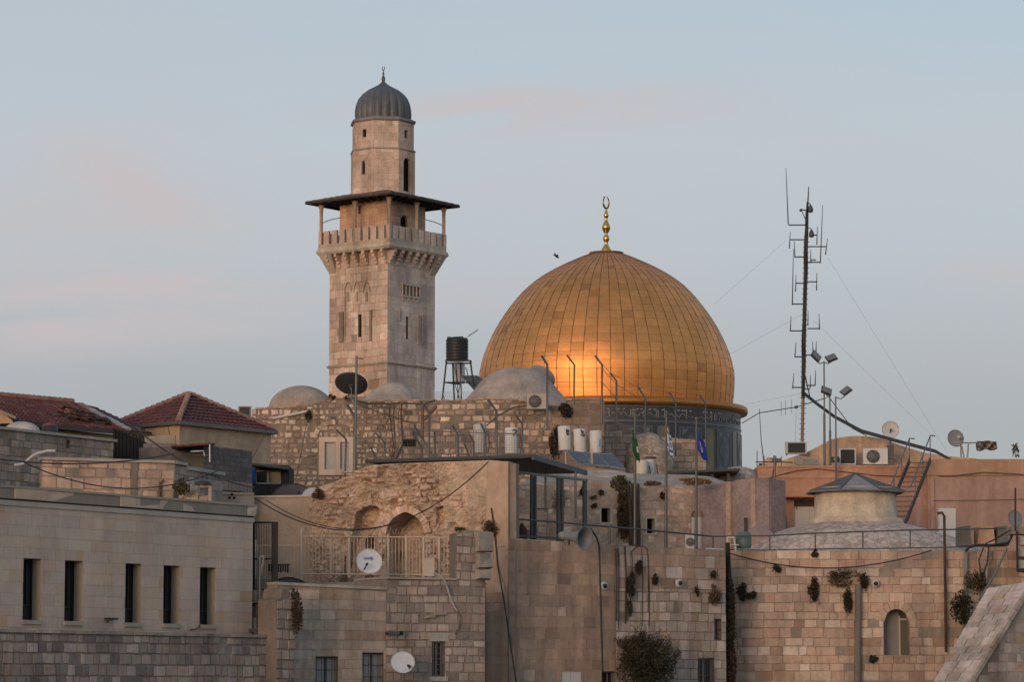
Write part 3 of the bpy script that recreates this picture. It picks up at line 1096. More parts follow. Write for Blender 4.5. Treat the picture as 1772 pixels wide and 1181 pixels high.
# ------------------------------------------------------------------ M: old stone house behind the railings
Mm = Plane(893, 128.5, 1204, 131.5, 890)
rm = random.Random(55)
mh = thing('old_house', 'old patched stone house behind the flagpoles with two small windows', 'building', Mm.p(Mm.L / 2, 0, -4))
tM = topfn(Mm, [(893, 836), (985, 835), (1020, 832), (1075, 838), (1120, 842), (1165, 840), (1204, 840)])
hm = [Mm.rect(1040, 880, 1056, 905), Mm.rect(1119, 898, 1133, 924)]
mb = MB()
slab(mb, Mm, 0, Mm.L, 0, tM, 8, hm, (.40, .315, .245), step=.3, reveal=.3, rtint=(.42, .36, .30))
masonry(mb, Mm, 0, Mm.L, 4, tM(3), (.22, .36), (.22, .62), P_PINK + [((.52, .45, .37), 1.6)], rm, gap=.03, proud=.016, jit=.035, holes=hm, top=tM, bev=.03, var=.14, drop=.42)
mb.build('wall', 'rubble', mh)
for h in hm:
    m = MB()
    Mm.box(m, h[0], h[1], h[2], h[3], -.34, -.30)
    w = m.build('window', 'void', mh)
    m = MB()
    Mm.box(m, h[0] - .07, h[0] - .002, h[2] - .05, h[3] + .05, -.1, .04, (.52, .47, .42))
    Mm.box(m, h[1] + .002, h[1] + .07, h[2] - .05, h[3] + .05, -.1, .04, (.52, .47, .42))
    Mm.box(m, h[0] - .05, h[1] + .05, h[2] - .06, h[2] - .002, -.1, .06, (.50, .45, .40))
    m.build('frame', 'painted', w, root=mh)
m = MB()
zr = lambda y, Y: at(1000, y, Y).z
rf = []
for (x, y, Y) in ((893, 838, 128.6), (1205, 842, 131.6), (1205, 822, 139), (950, 818, 138)):
    rf.append(at(x, y, Y))
m.face(rf, (.36, .29, .235))
m.face([p - Vector((0, 0, .15)) for p in reversed(rf)], (.4, .35, .3))
m.build('roof', 'dome_plaster', mh)
mb = MB()
# low parapet beneath it on the C/D roof line
Mq = Plane(893, 125.0, 1256, 127.5, 940)
Mauve = Plane(1200, 131.3, 1334, 128.5, 890)
mv = thing('mauve_house', 'mauve plastered house with buttresses and an arched white door', 'building', Mauve.p(Mauve.L / 2, 0, -4))
tV = topfn(Mauve, [(1200, 840), (1262, 836), (1280, 830), (1334, 830)])
dr = Mauve.rect(1194, 886, 1213, 952)
dr = (max(.02, dr[0]), dr[1], dr[2], dr[3])
slit = Mauve.rect(1287, 897, 1294, 926)
m = MB()
slab(m, Mauve, 0, Mauve.L, 0, tV, 1.0, [slit], (.295, .23, .225), step=.4, reveal=.25)
for x, w in ((1260, 9), (1303, 9)):
    r = Mauve.rect(x, 834, x + w, 960)
    Mauve.box(m, r[0], r[1], 0, tV(r[0]) + .03, -.3, .16, (.43, .305, .24))
r = Mauve.rect(1300, 840, 1334, 960)
Mauve.box(m, r[0] + .25, r[1], 0, tV(r[0]), -.3, .1, (.285, .222, .22))
m.build('wall', 'rubble', mv)
m = MB()
Mauve.box(m, slit[0], slit[1], slit[2], slit[3], -.28, -.25)
m.build('window', 'void', mv)
m = MB()
u0, u1 = dr[0], dr[1]
Mauve.box(m, u0, u1, 3, Mauve.uz(1205, 896)[1], .0, .05, (.46, .46, .48))
d_ = m.build('door', 'painted', mv)
m = MB()
Mauve.box(m, u0 - .05, u0 + .02, 3, Mauve.uz(1205, 896)[1], .0, .09, (.58, .55, .52))
Mauve.box(m, u1 - .02, u1 + .05, 3, Mauve.uz(1205, 896)[1], .0, .09, (.50, .47, .45))
m.build('frame', 'painted', d_, root=mv)
m = MB()
cv = arch_curve(u0 - .06, u1 + .14, Mauve.uz(1205, 896)[1], Mauve.uz(1205, 884)[1], False)
for (a, za), (b, zb) in zip(cv, cv[1:]):
    m.hexa([Mauve.p(a, za, -.1), Mauve.p(b, zb, -.1), Mauve.p(b, zb + .07, -.1), Mauve.p(a, za + .07, -.1), Mauve.p(a, za, .12), Mauve.p(b, zb, .12), Mauve.p(b, zb + .07, .12), Mauve.p(a, za + .07, .12)], (.36, .22, .18))
m.build('arch_ring', 'plaster', d_, root=mv)

# ------------------------------------------------------------------ P: peach plastered house at right
Pk = Plane(1312, 141.0, 2150, 141.0, 860)
ph_ = thing('peach_house', 'long peach plastered house with a vaulted roof at the right', 'building', Pk.p(Pk.L / 2, 0, -5))
zP1 = Pk.uz(1400, 809)[1]
zP2 = Pk.uz(1700, 796)[1]
zB1 = Pk.uz(1700, 824)[1]
u1 = Pk.uz(1603, 800)[0]
hP = [Pk.rect(1374, 866, 1411, 935)]
m = MB()
slab(m, Pk, 0, u1, 0, zP1, 7, hP, (.44, .245, .165), reveal=.3)
slab(m, Pk, u1, Pk.L, 0, zB1, 7, (), (.42, .275, .225), d=.25)
Pk.box(m, u1 - .02, Pk.L, zB1, zP2, -7, .33, (.44, .27, .185))
Pk.box(m, 0, u1 - .02, zP1, zP1 + .07, -7, .05, (.47, .285, .20))
r = Pk.rect(1352, 790, 1362, 960)
r2 = Pk.rect(1455, 832, 1600, 838)
Pk.box(m, r2[0], r2[1] - .1, r2[2] - 3, r2[3], 0, .03, (.40, .26, .215))
r2 = Pk.rect(1608, 828, 1616, 930)
Pk.box(m, r2[0], r2[1], 0, r2[3], 0, .36, (.44, .29, .21))
r2 = Pk.rect(1312, 822, 1330, 830)
Pk.box(m, r2[0] - .02, r2[1] + 4.6, r2[2] + .05, r2[3], 0, .05, (.46, .27, .185))
m.build('wall', 'plaster', ph_)
m = MB()
vt = piece([(1312, 806), (1345, 800), (1395, 784), (1418, 772), (1436, 762), (1455, 757), (1478, 755), (1505, 756), (1530, 761), (1560, 772), (1600, 784), (1640, 790), (1690, 794)])
Y0, Y1 = 143.0, 149.0
xs = list(range(1312, 1691, 9))
for a, b in zip(xs, xs[1:]):
    A0, B0 = at(a, vt(a), Y0), at(b, vt(b), Y0)
    dz = Vector((0, Y1 - Y0, 0))
    low = lambda p: Vector((p.x, p.y, zP1 - .3))
    m.face([low(A0), low(B0), B0, A0], (.52, .37, .265))
    m.face([A0, B0, B0 + dz, A0 + dz], (.50, .38, .28), True)
m.build('roof_vault', 'dome_plaster', ph_)
m = MB()
h = hP[0]
Pk.box(m, h[0], h[1], h[2], h[3] - .3, -.2, -.12, (.56, .50, .43))
um = Pk.uz(1401, 900)[0]
Pk.box(m, um - .01, um + .01, h[2], h[3] - .3, -.12, -.11, (.38, .34, .29))
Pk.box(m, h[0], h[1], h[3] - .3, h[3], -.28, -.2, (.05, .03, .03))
m.build('door', 'painted', ph_)
m = MB()
a, b = Pk.uz(1351, 860)[0], Pk.uz(1420, 860)[0]
zc0 = Pk.uz(1380, 861)[1]
m.hexa([Pk.p(a, zc0 - .06, .8), Pk.p(b, zc0 - .06, .8), Pk.p(b, zc0, 0), Pk.p(a, zc0, 0), Pk.p(a, zc0 - .01, .8), Pk.p(b, zc0 - .01, .8), Pk.p(b, zc0 + .05, 0), Pk.p(a, zc0 + .05, 0)], (.30, .12, .08))
for uu in (a + .1, a + .7, b - .3):
    m.beam(Pk.p(uu, zc0 - .55, .02), Pk.p(uu, zc0 - .07, .7), .03, .03, (.10, .05, .04))
m.build('awning', 'metal', ph_)
m = MB()
r = Pk.rect(1622, 881, 1653, 935)
Pk.box(m, r[0], r[1], r[2], r[3], .25, .30, (.60, .60, .60))
r3 = Pk.rect(1637, 884, 1638, 935)
Pk.box(m, r3[0], r3[1], r3[2], r3[3], .30, .31, (.45, .45, .45))
m.build('door', 'painted', ph_)

# ------------------------------------------------------------------ S: large rubble building with roof domes
Sb = Plane(436, 150.0, 1046, 150.0, 760)
rs = random.Random(61)
sb = thing('rubble_building', 'large irregular rubble stone building with shuttered window under the minaret', 'building', Sb.p(Sb.L / 2, 0, -6))
tS_ = topfn(Sb, [(436, 709), (480, 707), (535, 703), (550, 698), (572, 689), (590, 690), (607, 687), (622, 695), (700, 694), (810, 694), (840, 690), (900, 694), (945, 702), (960, 706), (985, 693), (998, 691), (1046, 692)])
hs = [Sb.rect(562, 766, 581, 813), Sb.rect(589, 766, 604, 813), Sb.rect(698, 761, 720, 774)]
mb = MB()
slab(mb, Sb, 0, Sb.L, 0, tS_, 10, hs, (.25, .20, .16), step=.3, reveal=.25)
ua, ub, uc = Sb.uz(552, 760)[0], Sb.uz(613, 760)[0], Sb.uz(955, 760)[0]
za, zb_ = Sb.uz(580, 823)[1], Sb.uz(580, 757)[1]
frameS = (ua, ub, za, zb_)
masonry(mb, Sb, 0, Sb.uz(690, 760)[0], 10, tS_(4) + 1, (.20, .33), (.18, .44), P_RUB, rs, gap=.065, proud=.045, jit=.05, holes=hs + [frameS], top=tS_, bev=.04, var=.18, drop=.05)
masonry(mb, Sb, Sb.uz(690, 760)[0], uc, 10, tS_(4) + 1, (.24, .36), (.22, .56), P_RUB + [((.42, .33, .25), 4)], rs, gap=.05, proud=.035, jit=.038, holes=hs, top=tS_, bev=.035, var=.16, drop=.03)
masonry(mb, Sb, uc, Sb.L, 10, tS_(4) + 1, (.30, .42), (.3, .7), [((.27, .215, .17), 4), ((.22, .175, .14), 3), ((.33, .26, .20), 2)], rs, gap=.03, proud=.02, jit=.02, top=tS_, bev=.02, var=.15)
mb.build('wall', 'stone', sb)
mb = MB()
for k in range(1, 60):
    u = Sb.L * k / 60
    if tS_(u) < 5: continue
    Sb.box(mb, u - Sb.L / 120, u + Sb.L / 120 - .01, tS_(u) - .02, tS_(u) + rs.uniform(.02, .10), -.8, .03 + rs.uniform(0, .04), pick([((.36, .28, .215), 3), ((.30, .24, .19), 2)], rs))
mb.build('coping', 'stone', sb)
m = MB()
for h in subtract([frameS], hs):
    Sb.box(m, h[0], h[1], h[2], h[3], -.1, .07, pick([((.50, .42, .33), 2), ((.46, .385, .30), 1)], rs, .05))
fr = m.build('window_surround', 'smooth_stone', sb)
for h in hs[:2]:
    m = MB()
    Sb.box(m, h[0], h[1], h[2], h[3], -.16, -.10, (.50, .47, .43))
    k = h[2] + .05
    while k < h[3] - .05:
        Sb.box(m, h[0] + .04, h[1] - .04, k, k + .035, -.10, -.085, (.47, .44, .41))
        k += .055
    m.build('shutter', 'painted', sb)
m = MB()
uu, zz = (ua + ub) / 2, zb_
voussoirs(m, Sb, ua - .05, ub + .05, zz + .12, zz + .62, .22, 15, P_RUB, rs, 0, .06, pointed=False)
m.build('relieving_arch', 'stone', sb)
m = MB()
h = hs[2]
Sb.box(m, h[0], h[1], h[2], h[3], -.25, -.2)
m.build('opening', 'void', sb)
# drain pipe slab on the left part
m = MB()
m.tube([Sb.px(472, 725, .08), Sb.px(531, 713, .08)], .07, 8, (.50, .47, .43))
m.build('drain_pipe', 'painted', sb)
def roof_dome(px, hw, ytop, ybase, Y, n=48, tint=(.37, .30, .25), squash=1.0, mat_='dome_plaster', lower=.8):
    k = Y / F
    c = at(px, ybase, Y)
    zt, zb = at(px, ytop, Y).z, c.z
    pr = [(hw * k * 1.03, zb - lower)]
    for i in range(13):
        q = math.pi / 2 * i / 12
        pr.append((max(.01, hw * k * math.cos(q) ** squash), zb + (zt - zb) * math.sin(q)))
    m = MB()
    m.lathe(pr, (c.x, Y, 0), n, tint)
    return m
roof_dome(521, 56, 668, 708, 154.5).build('roof_dome', 'dome_plaster', sb)
m = MB()
k = 156 / F
c = at(692, 694, 156)
zz = lambda y: at(692, y, 156).z
m.lathe([(66 * k, zz(705)), (58 * k, zz(697)), (47 * k, zz(688)), (35 * k, zz(678)), (24 * k, zz(669)), (14 * k, zz(664)), (.01, zz(662))], (at(680, 690, 156).x, 156, 0), 40, (.38, .31, .26))
m.build('roof_dome', 'dome_plaster', sb)
m = MB()
k = 155 / F
zz = lambda y: at(892, y, 155).z
m.lathe([(104 * k, zz(712)), (97 * k, zz(700)), (84 * k, zz(688)), (73 * k, zz(676)), (62 * k, zz(662)), (48 * k, zz(649)), (30 * k, zz(640)), (13 * k, zz(637)), (.01, zz(636.5))], (at(893, 690, 155).x, 155, 0), 48, (.37, .305, .26))
m.build('roof_dome', 'dome_plaster', sb)

# lower stonework right of it, before the drum
Tb = Plane(1046, 158.0, 1222, 158.0, 790)
tb_ = thing('roof_room', 'plain coursed stone wall with rubble dome below the blue tiled drum', 'building', Tb.p(Tb.L / 2, 0, -3))
tT = topfn(Tb, [(1046, 733), (1062, 728), (1080, 735), (1100, 752), (1120, 755), (1150, 757), (1222, 762)])
mb = MB()
slab(mb, Tb, 0, Tb.L, 0, tT, 5, (), (.25, .20, .16), step=.3)
masonry(mb, Tb, 0, Tb.L, 10, tT(.5) + .6, (.28, .36), (.4, .8), [((.40, .32, .25), 4), ((.36, .285, .22), 3), ((.31, .25, .20), 2)], rs, gap=.02, proud=.015, jit=.012, top=tT, bev=.015)
mb.build('wall', 'stone', tb_)
roof_dome(1122, 42, 749, 806, 154, tint=(.37, .29, .23)).build('roof_dome', 'paved', tb_)
# dark flat roof slab with posts, and shallow rubble domes near it
m = MB()
a, b = at(1154, 821, 140), at(1278, 816, 140)
m.hexa([(a.x, 139, a.z - .05), (b.x, 139, b.z - .05), (b.x, 143, b.z - .05), (a.x, 143, a.z - .05), (a.x, 139, a.z + .06), (b.x, 139, b.z + .06), (b.x, 143, b.z + .06), (a.x, 143, a.z + .06)], (.05, .05, .05))
for px in (1180, 1232, 1260):
    p = at(px, 818, 139.6)
    m.box((p.x - .07, 139.5, p.z - 2.2), (p.x + .07, 139.7, p.z), (.06, .05, .05))
single(m, 'roof_shelter', 'metal', 'flat black sheet shelter on posts below the blue tiled drum', 'shelter')
m = roof_dome(1278, 42, 808, 836, 142, tint=(.36, .31, .27))
single(m, 'roof_dome', 'paved', 'low rubble dome at the foot of the drum beside the peach house', 'dome')
m = MB()
c = at(985, 832, 137)
pr = [(95 * 137 / F, at(985, 850, 137).z), (84 * 137 / F, at(985, 834, 137).z), (60 * 137 / F, at(985, 823, 137).z), (30 * 137 / F, at(985, 816, 137).z), (.01, at(985, 814, 137).z)]
m.lathe(pr, (at(1040, 830, 137).x, 137, 0), 40, (.43, .35, .285))
single(m, 'roof_mound', 'dome_plaster', 'pale low plaster mound on the roof below the solar panels', 'roof')
m = MB()
pr = [(80 * 137 / F, at(985, 850, 137).z), (66 * 137 / F, at(985, 838, 137).z), (40 * 137 / F, at(985, 829, 137).z), (.01, at(985, 826, 137).z)]
m.lathe(pr, (at(1190, 830, 136).x, 136, 0), 40, (.36, .29, .24))
single(m, 'roof_mound', 'dome_plaster', 'low grey roof mound with dry brown grass left of the mauve house', 'roof')

# ------------------------------------------------------------------ houses at the left
def tiled(mb, a, b, c, d, n, m_, rng, cols, lift=.05):
    """tiled slope: a-b is the eave, d-c the ridge (d above a)"""
    a, b, c, d = map(Vector, (a, b, c, d))
    nrm = (b - a).cross(d - a).normalized()
    if nrm.z < 0:
        nrm = -nrm
    for i in range(n):
        t0, t1 = i / n, (i + 1.12) / n
        t1 = min(t1, 1)
        for j in range(m_):
            s0, s1 = j / m_, (j + 1) / m_
            P = lambda s, t: a.lerp(b, s).lerp(d.lerp(c, s), t)
            col = pick(cols, rng, .14)
            q0, q1, q2, q3 = P(s0, t0), P(s1, t0), P(s1, t1), P(s0, t1)
            L = nrm * lift
            e0, e1 = P((s0 + s1) / 2, t0) + nrm * (lift * 1.9), P((s0 + s1) / 2, t1) + nrm * lift * .9
            mb.face([q0 + L, e0, e1, q3], col)
            mb.face([e0, q1 + L, q2, e1], col)
            mb.face([q0, q1, q1 + L, e0, q0 + L], tuple(x * .9 for x in col))
P_TILE = [((.098, .038, .033), 4), ((.108, .042, .034), 3), ((.088, .036, .033), 2), ((.125, .052, .042), .6)]
rt = random.Random(71)
# hip roofed house
h2 = thing('hip_roof_house', 'tan plastered house with complete pyramid roof of dark red tiles', 'house', at(334, 1180, 135))
nl, nn, nr = at(188, 736, 133.0), at(309, 729, 130.0), at(479, 744, 135.2)
ze2 = nn.z
nl.z = nr.z = ze2
ff = nl + nr - nn
ap = at(327, 683, 134.2)
m = MB()
def tri_slope(m, a, b, ap, n, rng, cols):
    a, b, ap = map(Vector, (a, b, ap))
    nrm = (b - a).cross(ap - a).normalized()
    if nrm.z < 0: nrm = -nrm
    W_ = (b - a).length
    for i in range(n):
        t0, t1 = i / n, min(1, (i + 1.1) / n)
        l0, r0, l1, r1 = a.lerp(ap, t0), b.lerp(ap, t0), a.lerp(ap, t1), b.lerp(ap, t1)
        k = max(1, int(W_ * (1 - t0) / .30))
        for j in range(k):
            s0, s1 = j / k, (j + 1) / k
            q0, q1, q2, q3 = l0.lerp(r0, s0), l0.lerp(r0, s1), l1.lerp(r1, s1), l1.lerp(r1, s0)
            L = nrm * .05
            e0, e1 = (q0 + q1) / 2 + nrm * .085, (q2 + q3) / 2 + nrm * .03
            c = pick(cols, rng, .13)
            m.face([q0 + L, e0, e1, q3], c)
            m.face([e0, q1 + L, q2, e1], c)
            m.face([q0, q1, q1 + L, e0, q0 + L], tuple(x * .9 for x in c))
tri_slope(m, nl, nn, ap, 9, rt, P_TILE)
tri_slope(m, nn, nr, ap, 9, rt, P_TILE)
tri_slope(m, nr, ff, ap, 9, rt, P_TILE)
tri_slope(m, ff, nl, ap, 9, rt, P_TILE)
rf_ = m.build('roof', 'tile', h2)
m = MB()
for p, col in ((nl, (.22, .14, .11)), (nn, (.27, .19, .155)), (nr, (.20, .13, .11))):
    for i in range(15):
        a, b = p.lerp(ap, i / 15), p.lerp(ap, (i + 1.1) / 15)
        m.tube([a + Vector((0, 0, .06)), b + Vector((0, 0, .04))], [.13, .10], 7, pick([(col, 1)], rt, .15))
m.build('ridge_tile', 'tile', rf_, root=h2)
cen = (nl + nr) / 2
ins = lambda p, k: Vector((cen.x + (p.x - cen.x) * k, cen.y + (p.y - cen.y) * k, p.z))
m = MB()
w = [ins(p, .93) for p in (nl, nn, nr, ff)]
for i in range(4):
    a, b = w[i], w[(i + 1) % 4]
    m.face([(a.x, a.y, 0), (b.x, b.y, 0), (b.x, b.y, b.z - .02), (a.x, a.y, a.z - .02)], (.47, .345, .225) if i == 0 else (.43, .325, .235))
m.build('wall', 'plaster', h2)
m = MB()
for a, b in ((nl, nn), (nn, nr), (nr, ff), (ff, nl)):
    m.beam(a + Vector((0, 0, -.06)), b + Vector((0, 0, -.06)), .16, .16, (.17, .15, .14))
m.build('gutter', 'metal', h2)
# AC box on the far roof
def box_unit(name, px0, py0, px1, py1, Y, label, cat='air conditioner', tint=(.50, .49, .47), fan=True, side=None, depth=.35, grille_dark=False, group=None):
    """outdoor air conditioner: body, fan ring and grille"""
    a, b = at(px0, py1, Y), at(px1, py0, Y)
    t = thing(name, label, cat, ((a.x + b.x) / 2, Y + depth / 2, a.z), 0, group or 'outdoor air conditioners')
    m = MB()
    m.box((a.x, Y, a.z), (b.x, Y + depth, b.z), tint)
    m.box((a.x + .02, Y + .05, a.z - .06), (a.x + .08, Y + depth - .05, a.z), (.1, .1, .1))
    m.box((b.x - .08, Y + .05, a.z - .06), (b.x - .02, Y + depth - .05, a.z), (.1, .1, .1))
    m.box((a.x - .012, Y - .008, b.z), (b.x + .012, Y + depth + .01, b.z + .02), tint)
    body = m.build('casing', 'painted', t)
    w, h = b.x - a.x, b.z - a.z
    if grille_dark:
        m = MB()
        m.box((a.x + w * .10, Y - .012, a.z + h * .08), (b.x - w * .08, Y - .003, b.z - h * .06), (.022, .022, .025))
        k = a.z + h * .1
        while k < b.z - h * .08:
            m.box((a.x + w * .10, Y - .018, k), (b.x - w * .08, Y - .012, k + .012), (.05, .05, .05))
            k += .045
        m.build('coil', 'metal', t)
    elif fan:
        cx, cz, r = a.x + w * .40, a.z + h * .5, min(w * .34, h * .42)
        m = MB()
        m.lathe([(r, 0), (r, .02), (r * .2, .03), (.01, .035)], (cx, Y - .004, cz), 24, (.09, .085, .08), X=(1, 0, 0), Yv=(0, 0, 1), Z=(0, -1, 0))
        f_ = m.build('fan', 'plastic', t)
        m = MB()
        for q in range(1, 6):
            m.tube([(cx + r * q / 5 * math.cos(j * math.pi / 10), Y - .045, cz + r * q / 5 * math.sin(j * math.pi / 10)) for j in range(21)], .006, 4, (.30, .29, .28), caps=False)
        for j in range(6):
            m.tube([(cx, Y - .045, cz), (cx + r * math.cos(j * math.pi / 3), Y - .045, cz + r * math.sin(j * math.pi / 3))], .006, 4, (.30, .29, .28))
        m.build('fan_guard', 'plastic', f_, root=t)
    return t

# long house with the damaged tile roof
h1 = thing('tiled_house', 'long low house at the left edge with a damaged dark red tiled roof', 'house', at(60, 1180, 127))
e0, e1, r1, r0 = at(-70, 716, 123.5), at(222, 747, 126.5), at(128, 698, 130.5), at(-70, 680, 129.0)
e0.z = at(28, 722, 124).z + .0
m = MB()
tiled(m, e0, e1, r1, r0, 11, 40, rt, P_TILE + [((.12, .07, .06), 2)])
hb_ = at(250, 760, 131.5)
tiled(m, e1, at(262, 752, 131), at(160, 705, 133.5), r1, 9, 10, rt, P_TILE + [((.10, .07, .065), 4), ((.24, .19, .16), 1)])
rf_ = m.build('roof', 'tile', h1)
m = MB()
for i in range(22):
    a, b = r0.lerp(r1, i / 22), r0.lerp(r1, (i + 1.05) / 22)
    m.tube([a + Vector((0, 0, .07)), b + Vector((0, 0, .06))], [.13, .11], 7, pick([((.20, .12, .10), 1)], rt, .2))
m.build('ridge_tile', 'tile', rf_, root=h1)
m = MB()
a, b = r1.lerp(e1, .12), r1.lerp(e1, 1.02)
for i in range(9):
    p, q = a.lerp(b, i / 9), a.lerp(b, (i + .93) / 9)
    m.beam(p + Vector((0, 0, .10 + rt.uniform(-.02, .02))), q + Vector((0, 0, .10)), .20, .10, (.30, .28, .27) if 1 < i else (.20, .13, .11))
m.build('verge_board', 'painted', rf_, root=h1)
m = MB()
# slipped tiles and exposed patch on the slope
nrm = (e1 - e0).cross(r0 - e0).normalized()
for i in range(130):
    s, t = rt.gauss(.80, .06), rt.gauss(.36, .10)
    p = e0.lerp(e1, s).lerp(r0.lerp(r1, s), t) + nrm * rt.uniform(.08, .2)
    q = rt.uniform(0, 3)
    m.obox(p, Vector((math.cos(q), math.sin(q), rt.uniform(-.2, .2))) * rt.uniform(.08, .26), Vector((-math.sin(q), math.cos(q), .3)) * .12, Vector((0, -.01, .02)), pick([((.05, .045, .043), 4), ((.26, .20, .16), .8), ((.12, .055, .045), 1.6)], rt, .2))
m.build('broken_tiles', 'tile', rf_, root=h1)
m = MB()
wa, wb = at(-80, 735, 124.2), at(215, 750, 127.2)
m.hexa([(wa.x, 124.2, 0), (wb.x, 127.2, 0), (wb.x, 133, 0), (wa.x, 131, 0), (wa.x, 124.2, e0.z - .05), (wb.x, 127.2, e1.z - .12), (wb.x, 133, e1.z), (wa.x, 131, e0.z)], (.26, .21, .165))
m.build('wall', 'plaster', h1)
m = MB()
m.beam(e0 + Vector((0, -.05, -.08)), e1 + Vector((0, -.05, -.08)), .16, .18, (.06, .055, .055))
m.build('gutter', 'metal', h1)
m = MB()
a, b = at(-40, 707, 123.0), at(23, 731, 123.0)
m.face([at(-60, 735, 123.0), at(22, 733, 123.0), at(22, 729, 123), at(2, 712, 123), at(-60, 690, 123)], (.52, .36, .22))
m.face([at(22, 733, 123.0), at(22, 729, 123), at(22, 729, 125), at(22, 733, 125)], (.4, .3, .2))
m.beam(at(-20, 703, 122.9), at(28, 724, 122.9), .3, .10, (.24, .22, .20))
m.build('gable', 'plaster', h1)

LW1 = Plane(-70, 110.6, 200, 118.5, 780)
l1 = thing('stone_house', 'long grey stone house wall with pale flat coping at the left edge', 'building', LW1.p(LW1.L / 2, 0, -2))
t1 = topfn(LW1, [(-70, 731), (0, 738), (200, 764)])
zt = LW1.uz(100, 750)[1]
mb = MB()
hL = [LW1.rect(115, 762, 121, 777)]
slab(mb, LW1, 0, LW1.L - .15, 0, zt - .1, 4, hL, MORT, step=1)
masonry(mb, LW1, 0, LW1.L - .15, 6, zt - .11, (.26, .34), (.26, .55), P_BEIGE + [((.28, .245, .21), 4), ((.24, .21, .185), 2)], rt, gap=.02, proud=.016, jit=.01, holes=hL, bev=.012)
mb.build('wall', 'stone', l1)
mb = MB()
LW1.box(mb, -.1, LW1.L - .02, zt - .1, zt, -4.05, .10, (.40, .36, .31))
mb.build('coping', 'smooth_stone', l1)
m = MB()
LW1.box(m, hL[0][0], hL[0][1], hL[0][2], hL[0][3], -.3, -.2, (.25, .18, .08))
m.build('shutter', 'painted', l1)
m = roof_dome(38, 32, 730, 749, 118, tint=(.44, .40, .36), lower=.2)
single(m, 'roof_dome', 'dome_plaster', 'small whitewashed dome on the roof at the left edge', 'dome')
m = MB()
c = at(86, 752, 119)
m.lathe([(.02, .50), (.20, .50), (.26, .42), (.30, .40), (.32, .05), (.30, 0)][::-1], (c.x, 119, c.z - .1), 20, (.03, .03, .032))
m.lathe([(.27, .41), (.25, .47), (.1, .52), (.01, .53)], (c.x, 119, c.z - .09), 20, (.20, .05, .04))
single(m, 'roof_barrel', 'plastic', 'squat black barrel with reddish lid behind the whitewashed dome', 'barrel')

LW2 = Plane(72, 109.6, 301, 111.4, 830)
l2 = thing('stone_house', 'peach lit squared stone house with dark pilaster and pipe behind the tan building', 'building', LW2.p(LW2.L / 2, 0, -2))
z2 = (LW2.uz(110, 797)[1] + LW2.uz(290, 793)[1]) / 2
mb = MB()
slab(mb, LW2, 0, LW2.L, 0, z2 - .1, .3, (), MORT_L)
masonry(mb, LW2, 0, LW2.L, 6, z2 - .11, (.30, .42), (.3, .75), [((.47, .345, .26), 4), ((.43, .325, .25), 3), ((.49, .385, .30), 2), ((.33, .24, .18), 1)], rt, gap=.025, proud=.02, jit=.02, bev=.018, var=.10)
rr2 = LW2.rect(226, 790, 236, 870)
LW2.box(mb, rr2[0], rr2[1], 0, z2 - .1, -.1, .08, (.20, .17, .145))
mb.build('wall', 'stone', l2)
LW2b = Plane(301, 111.4, 385, 115.5, 830)
mb = MB()
slab(mb, LW2b, 0, LW2b.L, 0, z2 - .13, 2, (), MORT)
masonry(mb, LW2b, 0, LW2b.L, 6, z2 - .14, (.38, .46), (.35, .7), [((.36, .315, .27), 4), ((.32, .275, .235), 3), ((.41, .36, .31), 1)], rt, gap=.018, proud=.012, jit=.01, bev=.01, var=.08)
mb.build('side_wall', 'stone', l2)
mb = MB()
LW2.box(mb, -.05, LW2.L + .0, z2 - .1, z2, -.4, .10, (.40, .36, .32))
LW2b.box(mb, .0, 1.0, z2 - .12, z2 - .01, -2, .10, (.40, .36, .32))
LW2b.box(mb, 1.0, LW2b.L + .05, z2 - .26, z2 - .13, -2, .10, (.40, .36, .32))
mb.build('coping', 'smooth_stone', l2)
m = MB()
m.tube([LW2.px(276, 868, .07), LW2.px(276, 836, .07), LW2.px(282, 832, .07)], .045, 7, (.13, .10, .08))
m.build('pipe', 'rusty', l2)
m = MB()
mm = at(345, 862, 110.5)
for i in range(60):
    q = rt.random()
    px, py = 318 + 40 * rt.random(), 828 + 44 * q
    if py < 828 + (px - 312) * .9 - 12 or px - 312 < 0: continue
    p = at(px, py + 6, 110.8 + rt.uniform(-.2, .5))
    s = rt.uniform(.09, .2)
    m.obox(p, Vector((s, .05 * rt.random(), .03)), Vector((.03, s * .8, 0)), Vector((rt.uniform(-.04, .04), 0, s * .7)), pick(P_BEIGE, rt, .15))
m.build('rubble_heap', 'stone', l2)
m = MB()
a = at(345, 870, 110.2)
for s0, s1 in (((346, 842), (365, 842)), ((364, 842), (364, 872))):
    p, q = at(*s0, 110.2), at(*s1, 110.2)
    m.tube([p, q], .075, 8, (.42, .35, .28))
m.build('vent_pipe', 'plaster', l2)
m = MB()
p = at(352, 840, 110.2)
m.lathe([(.30, 0), (.28, .1), (.15, .16), (.01, .18)], (p.x, p.y, p.z), 16, (.06, .06, .07))
m.build('vent_cap', 'metal', l2)

